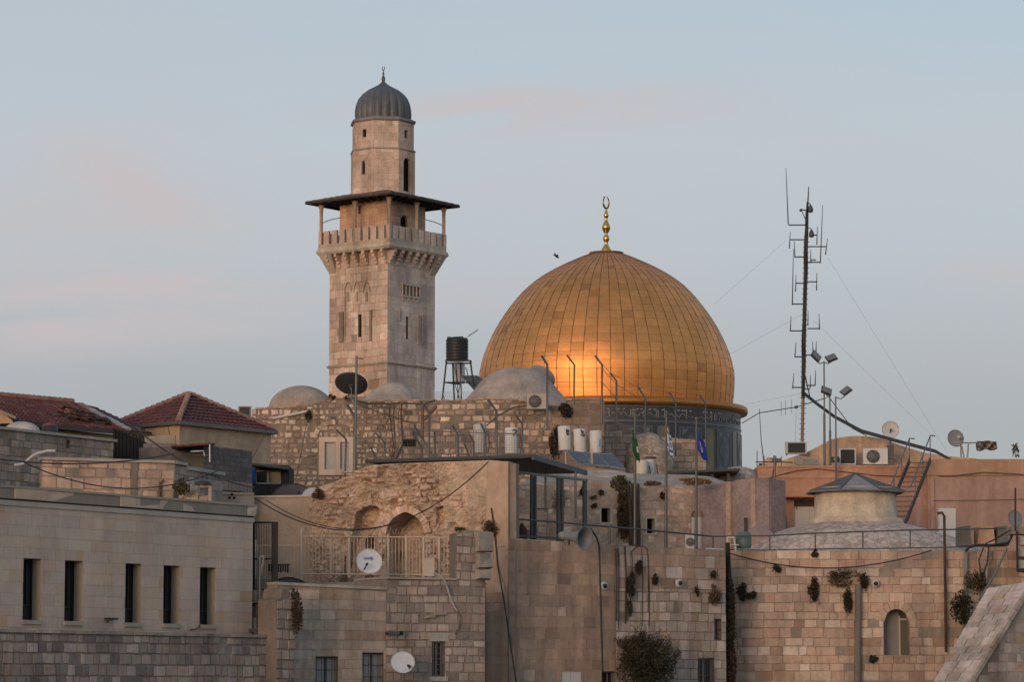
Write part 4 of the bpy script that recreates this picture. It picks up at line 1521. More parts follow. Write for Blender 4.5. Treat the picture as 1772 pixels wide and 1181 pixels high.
m = MB()
a, b = at(196, 742, 122), at(252, 800, 122)
m.hexa([(a.x, 122, b.z - 3), (b.x, 122, b.z - 3), (b.x, 125, b.z - 3), (a.x, 125, b.z - 3), (a.x, 122, a.z), (b.x, 122, a.z - .55), (b.x, 125, a.z - .5), (a.x, 125, a.z)], (.018, .018, .02))
for k in range(9):
    p = a.lerp(at(252, 758, 122), (k + .5) / 9)
    m.tube([p + Vector((0, -.02, .0)), p + Vector((0, -.02, -2))], .03, 6, (.022, .022, .024))
single(m, 'tarpaulin_shed', 'cloth', 'black covered shed between the damaged tile roof and stone house', 'shed')
m = MB()
rt2 = random.Random(9)
GA = Plane(248, 121, 304, 121, 780)
slab(m, GA, 0, GA.L, 0, topfn(GA, [(248, 768), (304, 768)]), 1, (), (.15, .145, .145), step=.1)
masonry(m, GA, .05, GA.L - .05, 8, GA.uz(260, 769)[1], (.2, .22), (.4, .42), [((.16, .155, .155), 1)], rt2, gap=.02, proud=.01, bev=.01)
for k in range(3):
    p = GA.px(262 + k * 14, 778, .02)
    GA.box(m, *(GA.uz(258 + k * 16, 780)[0], GA.uz(263 + k * 16, 780)[0], GA.uz(0, 784)[1], GA.uz(0, 775)[1]), 0, .06, (.10, .10, .10))
single(m, 'block_wall', 'plaster', 'low dark concrete block wall right of the black shed', 'wall')
m = MB()
GB = Plane(250, 126, 303, 126, 770)
slab(m, GB, 0, GB.L, 0, topfn(GB, [(250, 756), (300, 753), (303, 753)]), .3, (), (.33, .28, .22), step=.3)
m.tube([GB.px(293, 752, -.1), GB.px(291, 737, -.1)], .02, 5, (.06, .05, .05))
single(m, 'garden_wall', 'plaster', 'low tan rendered wall with a rod below the pyramid roof house', 'wall')
GC = Plane(352, 119.5, 436, 122.5, 810)
gc = thing('block_building', 'dark grey concrete block building in front of the pyramid roof house', 'building', GC.p(GC.L / 2, 0, -1.5))
m = MB()
zg = GC.uz(353, 771)[1]
slab(m, GC, 0, GC.L, 0, zg, 3, (), (.125, .115, .105))
masonry(m, GC, 0, GC.L, 8, zg, (.19, .21), (.38, .42), [((.15, .14, .13), 3), ((.135, .125, .115), 2), ((.17, .155, .14), 1)], rt2, gap=.02, proud=.008, bev=.006, var=.08)
masonry(m, GC, .8, GC.L, GC.uz(400, 872)[1], GC.uz(400, 832)[1], (.3, .5), (.5, .8), [((.30, .26, .22), 1)], rt2, gap=.03, proud=.05, bev=.02)
m.build('wall', 'plaster', gc)
m = MB()
a, b = at(296, 772, 117.5), at(372, 767, 118.5)
c, d = at(372, 769, 121), at(300, 776, 120)
m.hexa([p - Vector((0, 0, .06)) for p in (a, b, c, d)] + [a, b, c, d], (.16, .055, .03))
for k in range(14):
    p, q = a.lerp(b, k / 14), d.lerp(c, k / 14)
    m.tube([p, q], .035, 5, pick([((.20, .07, .04), 1), ((.12, .05, .035), 1)], rt2, .2))
single(m, 'rusty_awning', 'rusty', 'rusty red corrugated awning sheet before the dark block building', 'awning')
m = MB()
m.tube([at(363, 770, 117.4), at(363, 800, 117.4)], .035, 6, (.45, .44, .43))
m.tube([at(330, 782, 117.4), at(352, 781, 117.4), at(354, 790, 117.4)], .03, 6, (.40, .40, .40))
m.tube([at(308, 787, 117.5), at(372, 788, 117.5)], .02, 6, (.10, .10, .10))
single(m, 'awning_post', 'metal', 'light grey metal posts under the rusty red awning', 'post')

# balcony with window at x 435-498
bal = thing('balcony_room', 'small dark balcony room with awning and white window left of rubble building', 'balcony', at(466, 858, 127))
BL = Plane(434, 127, 500, 127, 830)
m = MB()
hbw = BL.rect(442, 814, 486, 838)
slab(m, BL, 0, BL.L, BL.uz(440, 870)[1], BL.uz(440, 806)[1], 3, [hbw], (.06, .055, .055), reveal=.2)
m.build('wall', 'plaster', bal)
m = MB()
BL.box(m, hbw[0], hbw[1], hbw[2], hbw[3], -.24, -.2)
w = m.build('window', 'glass', bal)
m = MB()
for x in (442, 461.5, 463, 484.5):
    u = BL.uz(x, 830)[0]
    BL.box(m, u, u + .04, hbw[2], hbw[3], -.19, -.12, (.45, .45, .46))
BL.box(m, hbw[0], hbw[1], hbw[3] - .05, hbw[3], -.188, -.11, (.45, .45, .46))
BL.box(m, hbw[0], hbw[1], hbw[2], hbw[2] + .05, -.188, -.11, (.45, .45, .46))
m.build('frame', 'painted', w, root=bal)
m = MB()
a, b = at(433, 803, 126.0), at(500, 811, 126.0)
c, d = at(500, 806, 128.5), at(433, 802, 128.5)
m.hexa([p - Vector((0, 0, .07)) for p in (a, b, c, d)] + [a, b, c, d], (.05, .045, .042))
m.build('awning', 'rusty', bal)
m = MB()
for x in range(440, 500, 5):
    m.tube([at(x, 858, 126.1), at(x, 839, 126.1)], .016, 5, (.05, .05, .05))
m.tube([at(436, 839, 126.1), at(500, 839, 126.1)], .03, 5, (.06, .055, .05))
m.build('railing', 'metal', bal)
m = MB()
for i in range(18):
    p = at(437 + rt.uniform(-2, 3), 820 + rt.uniform(-6, 10), 125.9 + rt.uniform(-.1, .1))
    m.obox(p, Vector((.07, 0, .02)), Vector((0, .03, 0)), Vector((.01, 0, .12)), (.02, .10, .30))
single(m, 'laundry', 'cloth', 'bright blue cloth hanging at the balcony room corner', 'laundry')

# ------------------------------------------------------------------ minaret
YM = 180.0
kM = YM / F
fc = at(671, 560, YM)                                   # front corner line
AM = math.radians(36.7)
H = 2.215
ex, ey = Vector((math.cos(AM), -math.sin(AM), 0)), Vector((math.sin(AM), math.cos(AM), 0))
cen = Vector((fc.x, fc.y, 0)) - ex * H + ey * H
mn = thing('minaret', 'tall square limestone minaret with roofed gallery and ribbed grey lead cupola', 'minaret', (cen.x, cen.y, 0), -AM)
XFm = XF[mn]
def mz(y, dy=0.0):
    return at(672, y, YM + dy).z
def MP(x, y, z):
    return XFm @ Vector((x, y, z))
def lface(z):     # planes of the two visible faces, as Plane-like objects
    pass
class LP(Plane):
    def __init__(s, o, u, n):
        s.O, s.U, s.N, s.L = Vector(o), Vector(u), Vector(n), 0
def faces(h):
    c = XFm @ Vector((-h, -h, 0))
    f1 = LP(c, ex, -ey); f1.L = 2 * h
    c = XFm @ Vector((h, -h, 0))
    f2 = LP(c, ey, ex); f2.L = 2 * h
    return f1, f2
def mbox(m, x0, x1, y0, y1, z0, z1, tint=(1, 1, 1)):
    m.hexa([MP(x0, y0, z0), MP(x1, y0, z0), MP(x1, y1, z0), MP(x0, y1, z0), MP(x0, y0, z1), MP(x1, y0, z1), MP(x1, y1, z1), MP(x0, y1, z1)], tint)
rmn = random.Random(91)
f1, f2 = faces(H)
zS0, zS1 = mz(700), mz(432)
zmold = mz(628)
m = MB()
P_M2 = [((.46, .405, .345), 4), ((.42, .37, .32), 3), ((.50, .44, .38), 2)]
sl1 = f1.rect(620, 545, 625.5, 583)
sl2 = f2.rect(702.5, 548, 706.5, 587)
pan1 = f1.rect(596, 493, 640, 592)
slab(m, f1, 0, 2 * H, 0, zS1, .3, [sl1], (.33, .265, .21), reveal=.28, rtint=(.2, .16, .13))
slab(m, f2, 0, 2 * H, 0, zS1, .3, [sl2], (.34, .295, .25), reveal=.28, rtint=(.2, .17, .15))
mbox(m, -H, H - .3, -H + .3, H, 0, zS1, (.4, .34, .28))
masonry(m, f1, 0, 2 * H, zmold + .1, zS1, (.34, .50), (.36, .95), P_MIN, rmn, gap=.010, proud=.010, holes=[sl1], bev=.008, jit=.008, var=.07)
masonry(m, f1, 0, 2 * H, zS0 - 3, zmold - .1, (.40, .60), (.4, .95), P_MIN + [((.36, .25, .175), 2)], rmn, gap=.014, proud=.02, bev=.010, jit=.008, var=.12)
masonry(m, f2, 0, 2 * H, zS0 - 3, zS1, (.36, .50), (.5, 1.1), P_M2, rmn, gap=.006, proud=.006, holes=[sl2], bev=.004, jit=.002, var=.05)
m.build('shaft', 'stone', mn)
for f, s in ((f1, sl1), (f2, sl2)):
    m = MB()
    f.box(m, s[0], s[1], s[2], s[3], -.29, -.2)
    m.build('slit_window', 'void', mn)
m = MB()
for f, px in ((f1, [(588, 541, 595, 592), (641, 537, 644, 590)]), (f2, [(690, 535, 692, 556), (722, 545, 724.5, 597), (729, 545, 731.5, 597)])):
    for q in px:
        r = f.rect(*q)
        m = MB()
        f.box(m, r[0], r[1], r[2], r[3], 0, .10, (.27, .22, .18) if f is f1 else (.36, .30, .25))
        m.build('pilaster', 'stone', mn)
m = MB()
for x in (603, 618, 635):     # carved cusps of the blind panel on the warm face
    r = f1.rect(x - 5, 490, x + 5, 506)
    voussoirs(m, f1, r[0], r[1], r[2], r[3], .07, 7, [((.38, .29, .22), 1)], rmn, 0, .07, pointed=False)
    b = f1.rect(x - 1.5, 506, x + 1.5, 522)
    f1.box(m, b[0], b[1], b[2], b[3], 0, .06, (.36, .28, .21))
r = f1.rect(597, 505, 599, 590)
f1.box(m, r[0], r[1], r[2], r[3], 0, .05, (.36, .28, .21))
m.build('blind_panel', 'stone', mn)
m = MB()
r = f2.rect(694, 490, 727, 519)
f2.box(m, r[0], r[1], r[3] - .1, r[3], 0, .11, (.46, .39, .33))
f2.box(m, r[0], r[1], r[2], r[2] + .12, 0, .10, (.44, .37, .31))
f2.box(m, r[0] + .05, r[1] - .05, r[2] + .12, r[3] - .1, -.02, .012, (.20, .165, .14))
for k in range(6):
    u = r[0] + .08 + (r[1] - r[0] - .16) * k / 5
    m.tube([f2.p(u, r[2] + .1, .05), f2.p(u, r[3] - .08, .05)], .05, 7, (.42, .35, .29))
for k in range(4):
    u = r[0] + .2 + (r[1] - r[0] - .4) * k / 3
    f2.box(m, u - .09, u + .09, r[2] - .22, r[2], 0, .07, (.42, .36, .30))
m.build('carved_panel', 'stone', mn)
m = MB()
def ringbox(m, h0, h1, z0, z1, tint):
    # square moulding tapering from half-width h0 (bottom) to h1 (top)
    a = [MP(-h0, -h0, z0), MP(h0, -h0, z0), MP(h0, h0, z0), MP(-h0, h0, z0)]
    b = [MP(-h1, -h1, z1), MP(h1, -h1, z1), MP(h1, h1, z1), MP(-h1, h1, z1)]
    m.hexa(a + b, tint)
ringbox(m, H + .03, H + .13, zmold - .10, zmold + .02, (.44, .36, .29))
ringbox(m, H + .13, H + .02, zmold + .021, zmold + .12, (.44, .36, .29))
m.build('moulding', 'stone', mn)
# balcony
zl0, zl1 = mz(431), mz(423)
zb0 = mz(462)
HB = 2.69
m = MB()
ringbox(m, 2.72, 2.80, zl0 - .02, zl0 + .12, (.46, .385, .31))
ringbox(m, 2.80, 2.74, zl0 + .121, zl1 + .05, (.48, .40, .325))
m.build('balcony_floor', 'stone', mn)
def corbel(m, P, u, z, tint):
    for i, (dz, out) in enumerate(((0, .52), (.20, .40), (.40, .26), (.60, .13))):
        P.box(m, u - .085, u + .085, z - .205 - dz, z - dz - .008, -.05, out, pick([(tint, 1)], rmn, .08))
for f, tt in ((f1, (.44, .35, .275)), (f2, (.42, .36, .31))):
    for k in range(7):
        u = .12 + (2 * H - .24) * k / 6
        m = MB()
        if k in (0, 6):
            corbel(m, f, u, zl0 - .02, tt)
        else:
            corbel(m, f, u, zl0 - .02, tt)
        m.build('corbel', 'stone', mn)
m = MB()      # flared back corner bracket at the far left and right
for sx, sy in ((-1, -1), (1, 1)):
    a = [MP(sx * H, sy * H, zb0 - .1), MP(sx * H - sx * .5, sy * H, zb0 - .1), MP(sx * H - sx * .5, sy * (H - .5), zb0 - .1), MP(sx * H, sy * (H - .5), zb0 - .1)]
    b = [MP(sx * 2.7, sy * 2.7, zl0), MP(sx * (H - .5), sy * 2.7, zl0), MP(sx * (H - .5), sy * (H - .5), zl0), MP(sx * 2.7, sy * (H - .5), zl0)]
    m = MB()
    m.hexa(a + b, (.44, .36, .285))
    m.build('bracket', 'stone', mn)
# balustrade slabs with slots
zr1 = mz(391)
m = MB()
zra = zl1 + .05
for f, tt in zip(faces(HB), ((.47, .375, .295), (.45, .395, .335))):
    n = 9
    wsl = .19
    f.box(m, 0, f.L, zra, zra + .26, -.16, 0, tt)
    pit = (f.L) / n
    for k in range(n + 1):
        u0 = k * pit - (pit - wsl) / 2
        u1 = u0 + pit - wsl
        f.box(m, max(0, u0), min(f.L, u1), zra + .26, zr1 + rmn.uniform(-.01, .02), -.15, rmn.uniform(0, .012), pick([(tt, 1)], rmn, .10))
for sx, sy in ((-1, 1),):
    mbox(m, -HB, -HB + .15, -HB, HB, zra, zr1, (.42, .35, .29))
    mbox(m, -HB, HB, HB - .15, HB, zra, zr1, (.42, .35, .29))
m.build('balustrade', 'stone', mn)
# room inside the gallery
HI = 1.80
zc1 = mz(338)
g1, g2 = faces(HI)
m = MB()
dg = g2.rect(693, 371, 708, 400)
wsg = g1.rect(620, 356, 624, 370)
slab(m, g1, 0, 2 * HI, zra, zc1, .3, [wsg], (.36, .25, .18), reveal=.25)
slab(m, g2, 0, 2 * HI, zra, zc1, .3, [dg], (.34, .27, .22), reveal=.28)
spandrel(m, g2, dg[0], dg[1], dg[3] - .35, dg[3], .28, (.36, .29, .24))
mbox(m, -HI, HI - .3, -HI + .3, HI, zra, zc1, (.36, .27, .2))
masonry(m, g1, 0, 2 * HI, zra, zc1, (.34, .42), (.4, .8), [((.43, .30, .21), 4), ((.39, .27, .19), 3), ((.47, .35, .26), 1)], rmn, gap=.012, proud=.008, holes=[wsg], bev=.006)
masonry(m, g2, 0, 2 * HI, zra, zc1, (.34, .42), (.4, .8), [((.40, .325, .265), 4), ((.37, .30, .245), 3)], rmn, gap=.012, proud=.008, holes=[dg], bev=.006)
m.build('gallery_room', 'stone', mn)
m = MB()
g2.box(m, dg[0], dg[1], dg[2], dg[3], -.30, -.27)
g1.box(m, wsg[0], wsg[1], wsg[2], wsg[3], -.28, -.22)
m.build('doorway', 'void', mn)
# columns
HC = 2.58
zcol = mz(343)
for (x, y) in ((-HC, -HC), (0, -HC), (HC, -HC), (HC, 0), (HC, HC), (-HC, HC), (-HC, 0), (0, HC)):
    m = MB()
    p = MP(x, y, 0)
    m.lathe([(.14, zra), (.14, zra + .3), (.105, zra + .33), (.10, zcol - .45), (.12, zcol - .42), (.12, zcol - .36), (.10, zcol - .34), (.17, zcol - .1), (.19, zcol - .08), (.19, zcol)], (p.x, p.y, 0), 14, (.42, .33, .26))
    m.build('column', 'stone', mn)
# tie rods of the gallery
m = MB()
for a, b in (((-HC, -HC), (-HI, -HC)), ((HC, HC), (HI, HC))):
    p, q = MP(a[0], a[1], zcol - 1.1), MP(-HI if a[0] < 0 else HI, -HI if a[1] < 0 else HI, zcol - .75)
    m.tube([p, p.lerp(q, .5) + Vector((0, 0, .05)), q], .025, 5, (.14, .12, .11))
m.build('tie_rod', 'metal', mn)
# gallery roof: shallow pyramid
HR = 3.24
ze0 = mz(339)
ze1 = ze0 + .48
m = MB()
base = [MP(-HR, -HR, ze0), MP(HR, -HR, ze0), MP(HR, HR, ze0), MP(-HR, HR, ze0)]
topq = [MP(-1.5, -1.5, ze1), MP(1.5, -1.5, ze1), MP(1.5, 1.5, ze1), MP(-1.5, 1.5, ze1)]
for i in range(4):
    a, b, c, d = base[i], base[(i + 1) % 4], topq[(i + 1) % 4], topq[i]
    n, k = 7, 22
    for r_ in range(n):
        for j in range(k):
            P = lambda s, t: a.lerp(b, s).lerp(d.lerp(c, s), t)
            L = Vector((0, 0, .05 + rmn.uniform(0, .02)))
            q = [P(j / k, r_ / n) + L, P((j + 1) / k, r_ / n) + L, P((j + 1) / k, min(1, (r_ + 1.1) / n)), P(j / k, min(1, (r_ + 1.1) / n))]
            col = pick([((.11, .10, .09), 3), ((.09, .082, .075), 2), ((.14, .125, .11), 1)], rmn, .15)
            m.face(q, col)
            m.face([P(j / k, r_ / n), P((j + 1) / k, r_ / n), q[1], q[0]], col)
rf_ = m.build('gallery_roof', 'stone', mn)
m = MB()
for i in range(4):
    a, b = base[i], base[(i + 1) % 4]
    m.beam(a - Vector((0, 0, .06)), b - Vector((0, 0, .06)), .10, .12, (.06, .052, .045))
m.face([p - Vector((0, 0, .02)) for p in reversed(base)], (.05, .043, .037))
for k in range(9):
    t = (k + .5) / 9
    for i in (0, 1):
        a = base[i].lerp(base[(i + 1) % 4], t)
        b = topq[i].lerp(topq[(i + 1) % 4], t)
        b.z = a.z
        m.beam(a - Vector((0, 0, .1)), b - Vector((0, 0, .1)), .09, .13, (.075, .062, .052))
m.build('eave', 'stone', rf_, root=mn)
# octagonal lantern, drum and cupola
zo0, zo1, zo2 = ze1 - .1, mz(264, 2.5), mz(214, 2.5)
Ro = 1.98
c8 = lambda R_, z: [(cen.x + R_ * math.cos(math.pi / 8 - AM + math.pi / 4 * j), cen.y + R_ * math.sin(math.pi / 8 - AM + math.pi / 4 * j), z) for j in range(8)]
m = MB()
class V8: pass
def oct_faces(m, R_, z0, z1, tcol, holes_at, pal, ch):
    b = c8(R_, 0)
    for j in range(8):
        p, q = Vector(b[(j + 1) % 8]), Vector(b[j])
        p, q = q, p
        u = (q - p)
        L = u.length
        u = u.normalized()
        n = Vector((u.y, -u.x, 0))
        if n.dot(Vector((p.x + q.x, p.y + q.y, 0)) / 2 - Vector((cen.x, cen.y, 0))) < 0:
            p, q, u = q, p, -u
            n = -n
        f = LP((p.x, p.y, 0), u, n)
        f.L = L
        hl = holes_at(j, n, L)
        slab(m, f, 0, L, z0, z1, .2, hl, tcol, reveal=.2)
        if n.y < .3:
            masonry(m, f, 0, L, z0, z1, ch, (.35, .8), pal, rmn, gap=.010, proud=.006, holes=hl, bev=.004, var=.07)
        for h in hl:
            openings.append((f, h))
openings = []
def hlow(j, n, L):
    if n.y > .2: return []
    d = math.degrees(math.atan2(n.x, -n.y))
    if -60 < d < -20:
        return [(L / 2 - .13, L / 2 + .13, zo1 - 1.45, zo1 - .62)]
    if 25 < d < 75:
        return [(L / 2 - .32, L / 2 + .32, zo0 + .2, zo1 - .40)]
    return []
def hup(j, n, L):
    if n.y > .2: return []
    d = math.degrees(math.atan2(n.x, -n.y))
    if -60 < d < -20 or 25 < d < 75:
        return [(L / 2 - .14, L / 2 + .14, zo2 - .95, zo2 - .48)]
    return []
P_OCT = [((.47, .38, .30), 4), ((.44, .35, .275), 3), ((.42, .325, .25), 2), ((.50, .42, .34), 1)]
oct_faces(m, Ro, zo0, zo1, (.36, .29, .23), hlow, P_OCT, (.36, .46))
m.build('lantern', 'stone', mn)
m = MB()
oct_faces(m, 1.90, zo1 + .1, zo2, (.36, .29, .23), hup, P_OCT, (.40, .50))
m.build('lantern_drum', 'stone', mn)
for f, h in openings:
    m = MB()
    f.box(m, h[0], h[1], h[2], h[3], -.19, -.16)
    w = m.build('lantern_window', 'void', mn)
    if h[3] - h[2] > .6:
        m = MB()
        spandrel(m, f, h[0], h[1], h[3] - .3, h[3], .15, (.42, .34, .27), True, .006)
        m.build('arch_head', 'stone', w, root=mn)
m = MB()
for R0, R1, z0, z1 in ((Ro - .02, Ro + .07, zo1 - .02, zo1 + .07), (Ro + .07, Ro - .06, zo1 + .071, zo1 + .15), (1.90, 2.02, zo2 - .02, zo2 + .06), (2.02, 2.03, zo2 + .061, zo2 + .16), (2.0, 1.72, zo2 + .161, zo2 + .30)):
    a, b = c8(R0, z0), c8(R1, z1)
    col = (.42, .34, .27) if z0 < zo2 - .1 else (.24, .225, .215)
    m.raw(a + b, [(j, (j + 1) % 8, 8 + (j + 1) % 8, 8 + j) for j in range(8)] + [tuple(reversed(range(8))), tuple(range(8, 16))], col)
m.build('cornice', 'stone', mn)
# ribbed lead cupola
kc = (YM + 2.5) / F
zt = lambda y: mz(y, 2.5)
prof = [(48 * kc, zt(211)), (49.5 * kc, zt(203)), (50 * kc, zt(195)), (49.5 * kc, zt(187)), (47.5 * kc, zt(178)), (43.5 * kc, zt(169)), (37 * kc, zt(161)), (28 * kc, zt(154)), (18.5 * kc, zt(149)), (10 * kc, zt(144.5)), (4.5 * kc, zt(140)), (1.5 * kc, zt(136)), (.01, zt(134))]
m = MB()
NR = 20
def fl(q, z):
    s = abs(math.sin(q * NR / 2))
    return .935 + .07 * s ** .6
m.lathe(prof, (cen.x, cen.y, 0), NR * 10, (.105, .108, .116), flute=fl)
cu = m.build('cupola', 'lead', mn)
m = MB()
m.lathe([(2.2 * kc, zt(139)), (3.6 * kc, zt(133)), (2.6 * kc, zt(129.5)), (1.2 * kc, zt(127)), (1.9 * kc, zt(124)), (1.0 * kc, zt(121)), (.9 * kc, zt(118))], (cen.x, cen.y, 0), 14, (.10, .11, .10))
for s in (-1, 1):
    m.tube([(cen.x, cen.y, zt(118.5)), (cen.x + s * 1.7 * kc, cen.y, zt(116.5)), (cen.x + s * 2.1 * kc, cen.y, zt(113.5)), (cen.x + s * 1.4 * kc, cen.y, zt(110.5))], [.03, .03, .025, .01], 6, (.10, .11, .10))
m.build('finial', 'metal', cu, root=mn)

# ------------------------------------------------------------------ golden dome
YD = 260.0
kD = YD / F
dc = at(1050, 693, YD)
zD = lambda y: at(1050, y, YD).z
gd = thing('golden_dome_shrine', 'huge gilded panelled dome on a dark blue tiled drum', 'shrine', (dc.x, YD, 0))
hwp = [(0, 217.5), (13, 219)] + [(a + 13, b) for a, b in [(18, 220.5), (37, 221.5), (47, 221), (62, 218), (78, 213.5), (95, 207), (112, 199), (127, 191), (142, 182), (159, 170), (171, 161), (183, 151), (192, 142), (200, 133.5), (210, 121.5), (220, 106), (230, 88), (239, 70), (247, 52), (252, 40), (256, 29)]]
prf = piece([(h, w) for h, w in hwp])
hts = []
# equal arc-length rows
arc, pts_ = [0], [(0, prf(0))]
k = 0
while k < 269:
    k += .5
    q = (k, prf(k))
    arc.append(arc[-1] + math.hypot(q[0] - pts_[-1][0], q[1] - pts_[-1][1]))
    pts_.append(q)
NROW, NSEG = 23, 60
af = piece(list(zip(arc, [p[0] for p in pts_])))
rows = [af(arc[-1] * i / NROW) for i in range(NROW + 1)]
# smooth the outline with a small running mean
def prs(h):
    return sum(prf(min(269, max(0, h + d))) for d in (-10, -6, -3, 0, 3, 6, 10)) / 7 if 12 < h < 259 else prf(h)
zb = zD(706)
m = MB()
rg = random.Random(17)
G = (.80, .345, .115)
def dpt(h, q, out=0.0):
    r = prs(h) * kD + out
    return Vector((dc.x + r * math.cos(q), YD + r * math.sin(q), zb + h * kD))
for i in range(NROW):
    h0, h1 = rows[i], rows[i + 1]
    for j in range(NSEG):
        q0, q1 = 2 * math.pi * j / NSEG, 2 * math.pi * (j + 1) / NSEG
        if math.sin((q0 + q1) / 2) > .35:
            SUBS = 1
        else:
            SUBS = 3
        a = rg.uniform(-.009, .009)
        b = rg.uniform(-.009, .009)
        tilt = (rg.uniform(-1, 1) * .012, rg.uniform(-1, 1) * .012)
        kcol = 1 + rg.uniform(-.08, .08)
        if rg.random() < .035:
            kcol *= rg.uniform(.72, .9)
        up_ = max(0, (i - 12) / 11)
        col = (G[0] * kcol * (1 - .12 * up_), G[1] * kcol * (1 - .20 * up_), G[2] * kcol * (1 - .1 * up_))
        vs = []
        NS = SUBS
        for y in range(NS + 1):
            for x in range(NS + 1):
                fx, fy = x / NS, y / NS
                hh = h0 + (h1 - h0) * (.008 + .984 * fy)
                qq = q0 + (q1 - q0) * (.015 + .97 * fx)
                bulge = .012 * (1 - (2 * fx - 1) ** 2) * (1 - (2 * fy - 1) ** 2)
                vs.append(dpt(hh, qq, .02 + tilt[0] * (2 * fx - 1) + tilt[1] * (2 * fy - 1) + bulge))
        fs = []
        for y in range(NS):
            for x in range(NS):
                k0 = y * (NS + 1) + x
                fs.append((k0, k0 + 1, k0 + NS + 2, k0 + NS + 1))
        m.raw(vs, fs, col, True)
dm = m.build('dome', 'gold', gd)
m = MB()
m.raw([dpt(rows[i], 2 * math.pi * j / NSEG, -.02) for i in range(NROW + 1) for j in range(NSEG)],
      [(i * NSEG + j, i * NSEG + (j + 1) % NSEG, (i + 1) * NSEG + (j + 1) % NSEG, (i + 1) * NSEG + j) for i in range(NROW) for j in range(NSEG)], (.16, .08, .03))
m.build('underlay', 'rusty', dm, root=gd)
m = MB()
for j in range(NSEG):
    q = 2 * math.pi * j / NSEG
    if math.sin(q) < .3:
        m.tube([dpt(rows[i], q, .015) for i in range(NROW + 1)], .034, 5, (.20, .10, .04), caps=False)
m.build('rib', 'rusty', dm, root=gd)
m = MB()
m.lathe([(30 * kD, zD(440)), (30 * kD, zD(437.5)), (10 * kD, zD(435)), (.01, zD(434.5))], (dc.x, YD, 0), 40, (.20, .11, .05))
m.build('crown_plate', 'rusty', gd)
m = MB()
fin = [(9, 437), (8.5, 432), (6, 428), (3.6, 424), (3, 420), (4.5, 417), (6, 413.5), (5, 410), (3, 406.5), (2.8, 404), (5, 401), (7.4, 395), (7.4, 392.5), (5, 387), (3, 382), (2.4, 378), (4, 375), (4.6, 372.5), (3.6, 370), (2.2, 366), (1.5, 362), (1.2, 361)]
m.lathe([(w * kD, zD(y)) for w, y in fin], (dc.x, YD, 0), 24, (.72, .42, .13))
fi = m.build('finial', 'gold_bright', gd)
m = MB()
pts, rad = [], []
for i in range(29):
    q = math.radians(100 + 335 * i / 28)
    pts.append((dc.x + 5.0 * kD * math.cos(q), YD + .25 * math.cos(q), zD(350.5) + 10.5 * kD * math.sin(q)))
    rad.append(.035 + .055 * math.sin(math.pi * i / 28))
m.tube(pts, rad, 6, (.34, .22, .09))
m.tube([(dc.x - 3.0 * kD, YD, zD(341.5)), (dc.x - 5.2 * kD, YD, zD(339.5))], [.05, .02], 5, (.2, .15, .08))
m.build('crescent', 'gold_bright', fi, root=gd)
# gilded eave
m = MB()
ze = lambda y: at(1050, y, YD).z
zg0 = at(1291, 717, YD).z
m.lathe([(232 * kD, zg0 - .25), (243 * kD, zg0 - .15), (244.5 * kD, zg0 + .02), (244 * kD, zg0 + .35), (241 * kD, zg0 + .40), (228 * kD, zg0 + .46), (219 * kD, zb + .05)], (dc.x, YD, 0), 120, (.52, .22, .065))
m.build('eave', 'gold', gd)
# tiled drum
RDm = 232 * kD
zd1 = zg0 - .26
m = MB()
m.lathe([(RDm, 0), (RDm, zd1)], (dc.x, YD, 0), 120, (.034, .037, .043))
dr_ = m.build('drum', 'faience', gd)
def dp(px_off, z, out=0.0, ang=None):
    q = math.asin(max(-1, min(1, px_off / 232.0))) if ang is None else ang
    r = RDm + out
    return Vector((dc.x + r * math.sin(q), YD - r * math.cos(q), z))
def arcband(m, q0, q1, z0, z1, out, tint, n=10):
    for i in range(n):
        a, b = q0 + (q1 - q0) * i / n, q0 + (q1 - q0) * (i + 1) / n
        m.hexa([dp(0, z0, -.01, a), dp(0, z0, -.01, b), dp(0, z0, out, b), dp(0, z0, out, a), dp(0, z1, -.01, a), dp(0, z1, -.01, b), dp(0, z1, out, b), dp(0, z1, out, a)], tint)
m = MB()
zi = lambda y: at(1130, y, YD - 10).z
arcband(m, -1.5, 1.5, zi(706), zi(703), .05, (.09, .10, .12), 60)
m.build('tile_border', 'faience', dr_, root=gd)
m = MB()
arcband(m, -1.5, 1.5, zi(732), zi(729), .05, (.09, .10, .12), 60)
rc_ = random.Random(23)
m.build('tile_border', 'faience', dr_, root=gd)
m = MB()      # calligraphy band: flowing white strokes
q = -.55
while q < 1.35:
    big = rc_.random()
    zc_, hgt_ = zi(722), zi(708) - zi(726)
    if big < .40:
        m.tube([dp(0, zc_ - .1, .02, q), dp(0, zc_ + hgt_ * rc_.uniform(.5, .8), .02, q + rc_.uniform(-.006, .006))], .055, 4, (.17, .175, .19))
        q += .016
    else:
        w_ = rc_.uniform(.02, .045)
        s = rc_.choice((-1, 1))
        m.tube([dp(0, zc_ + hgt_ * (.15 + s * .2 * math.sin(t * 3.4)) + rc_.uniform(-.05, .05), .02, q + w_ * t) for t in (0, .25, .5, .75, 1)], .055, 4, (.16, .165, .18))
        if rc_.random() < .6:
            p = dp(0, zc_ + hgt_ * .65, .03, q + w_ / 2)
            m.obox(p, Vector((.09, 0, .03)), Vector((0, .03, 0)), Vector((0, 0, .06)), (.17, .175, .19))
        q += w_ * .9
m.build('inscription', 'faience', dr_, root=gd)
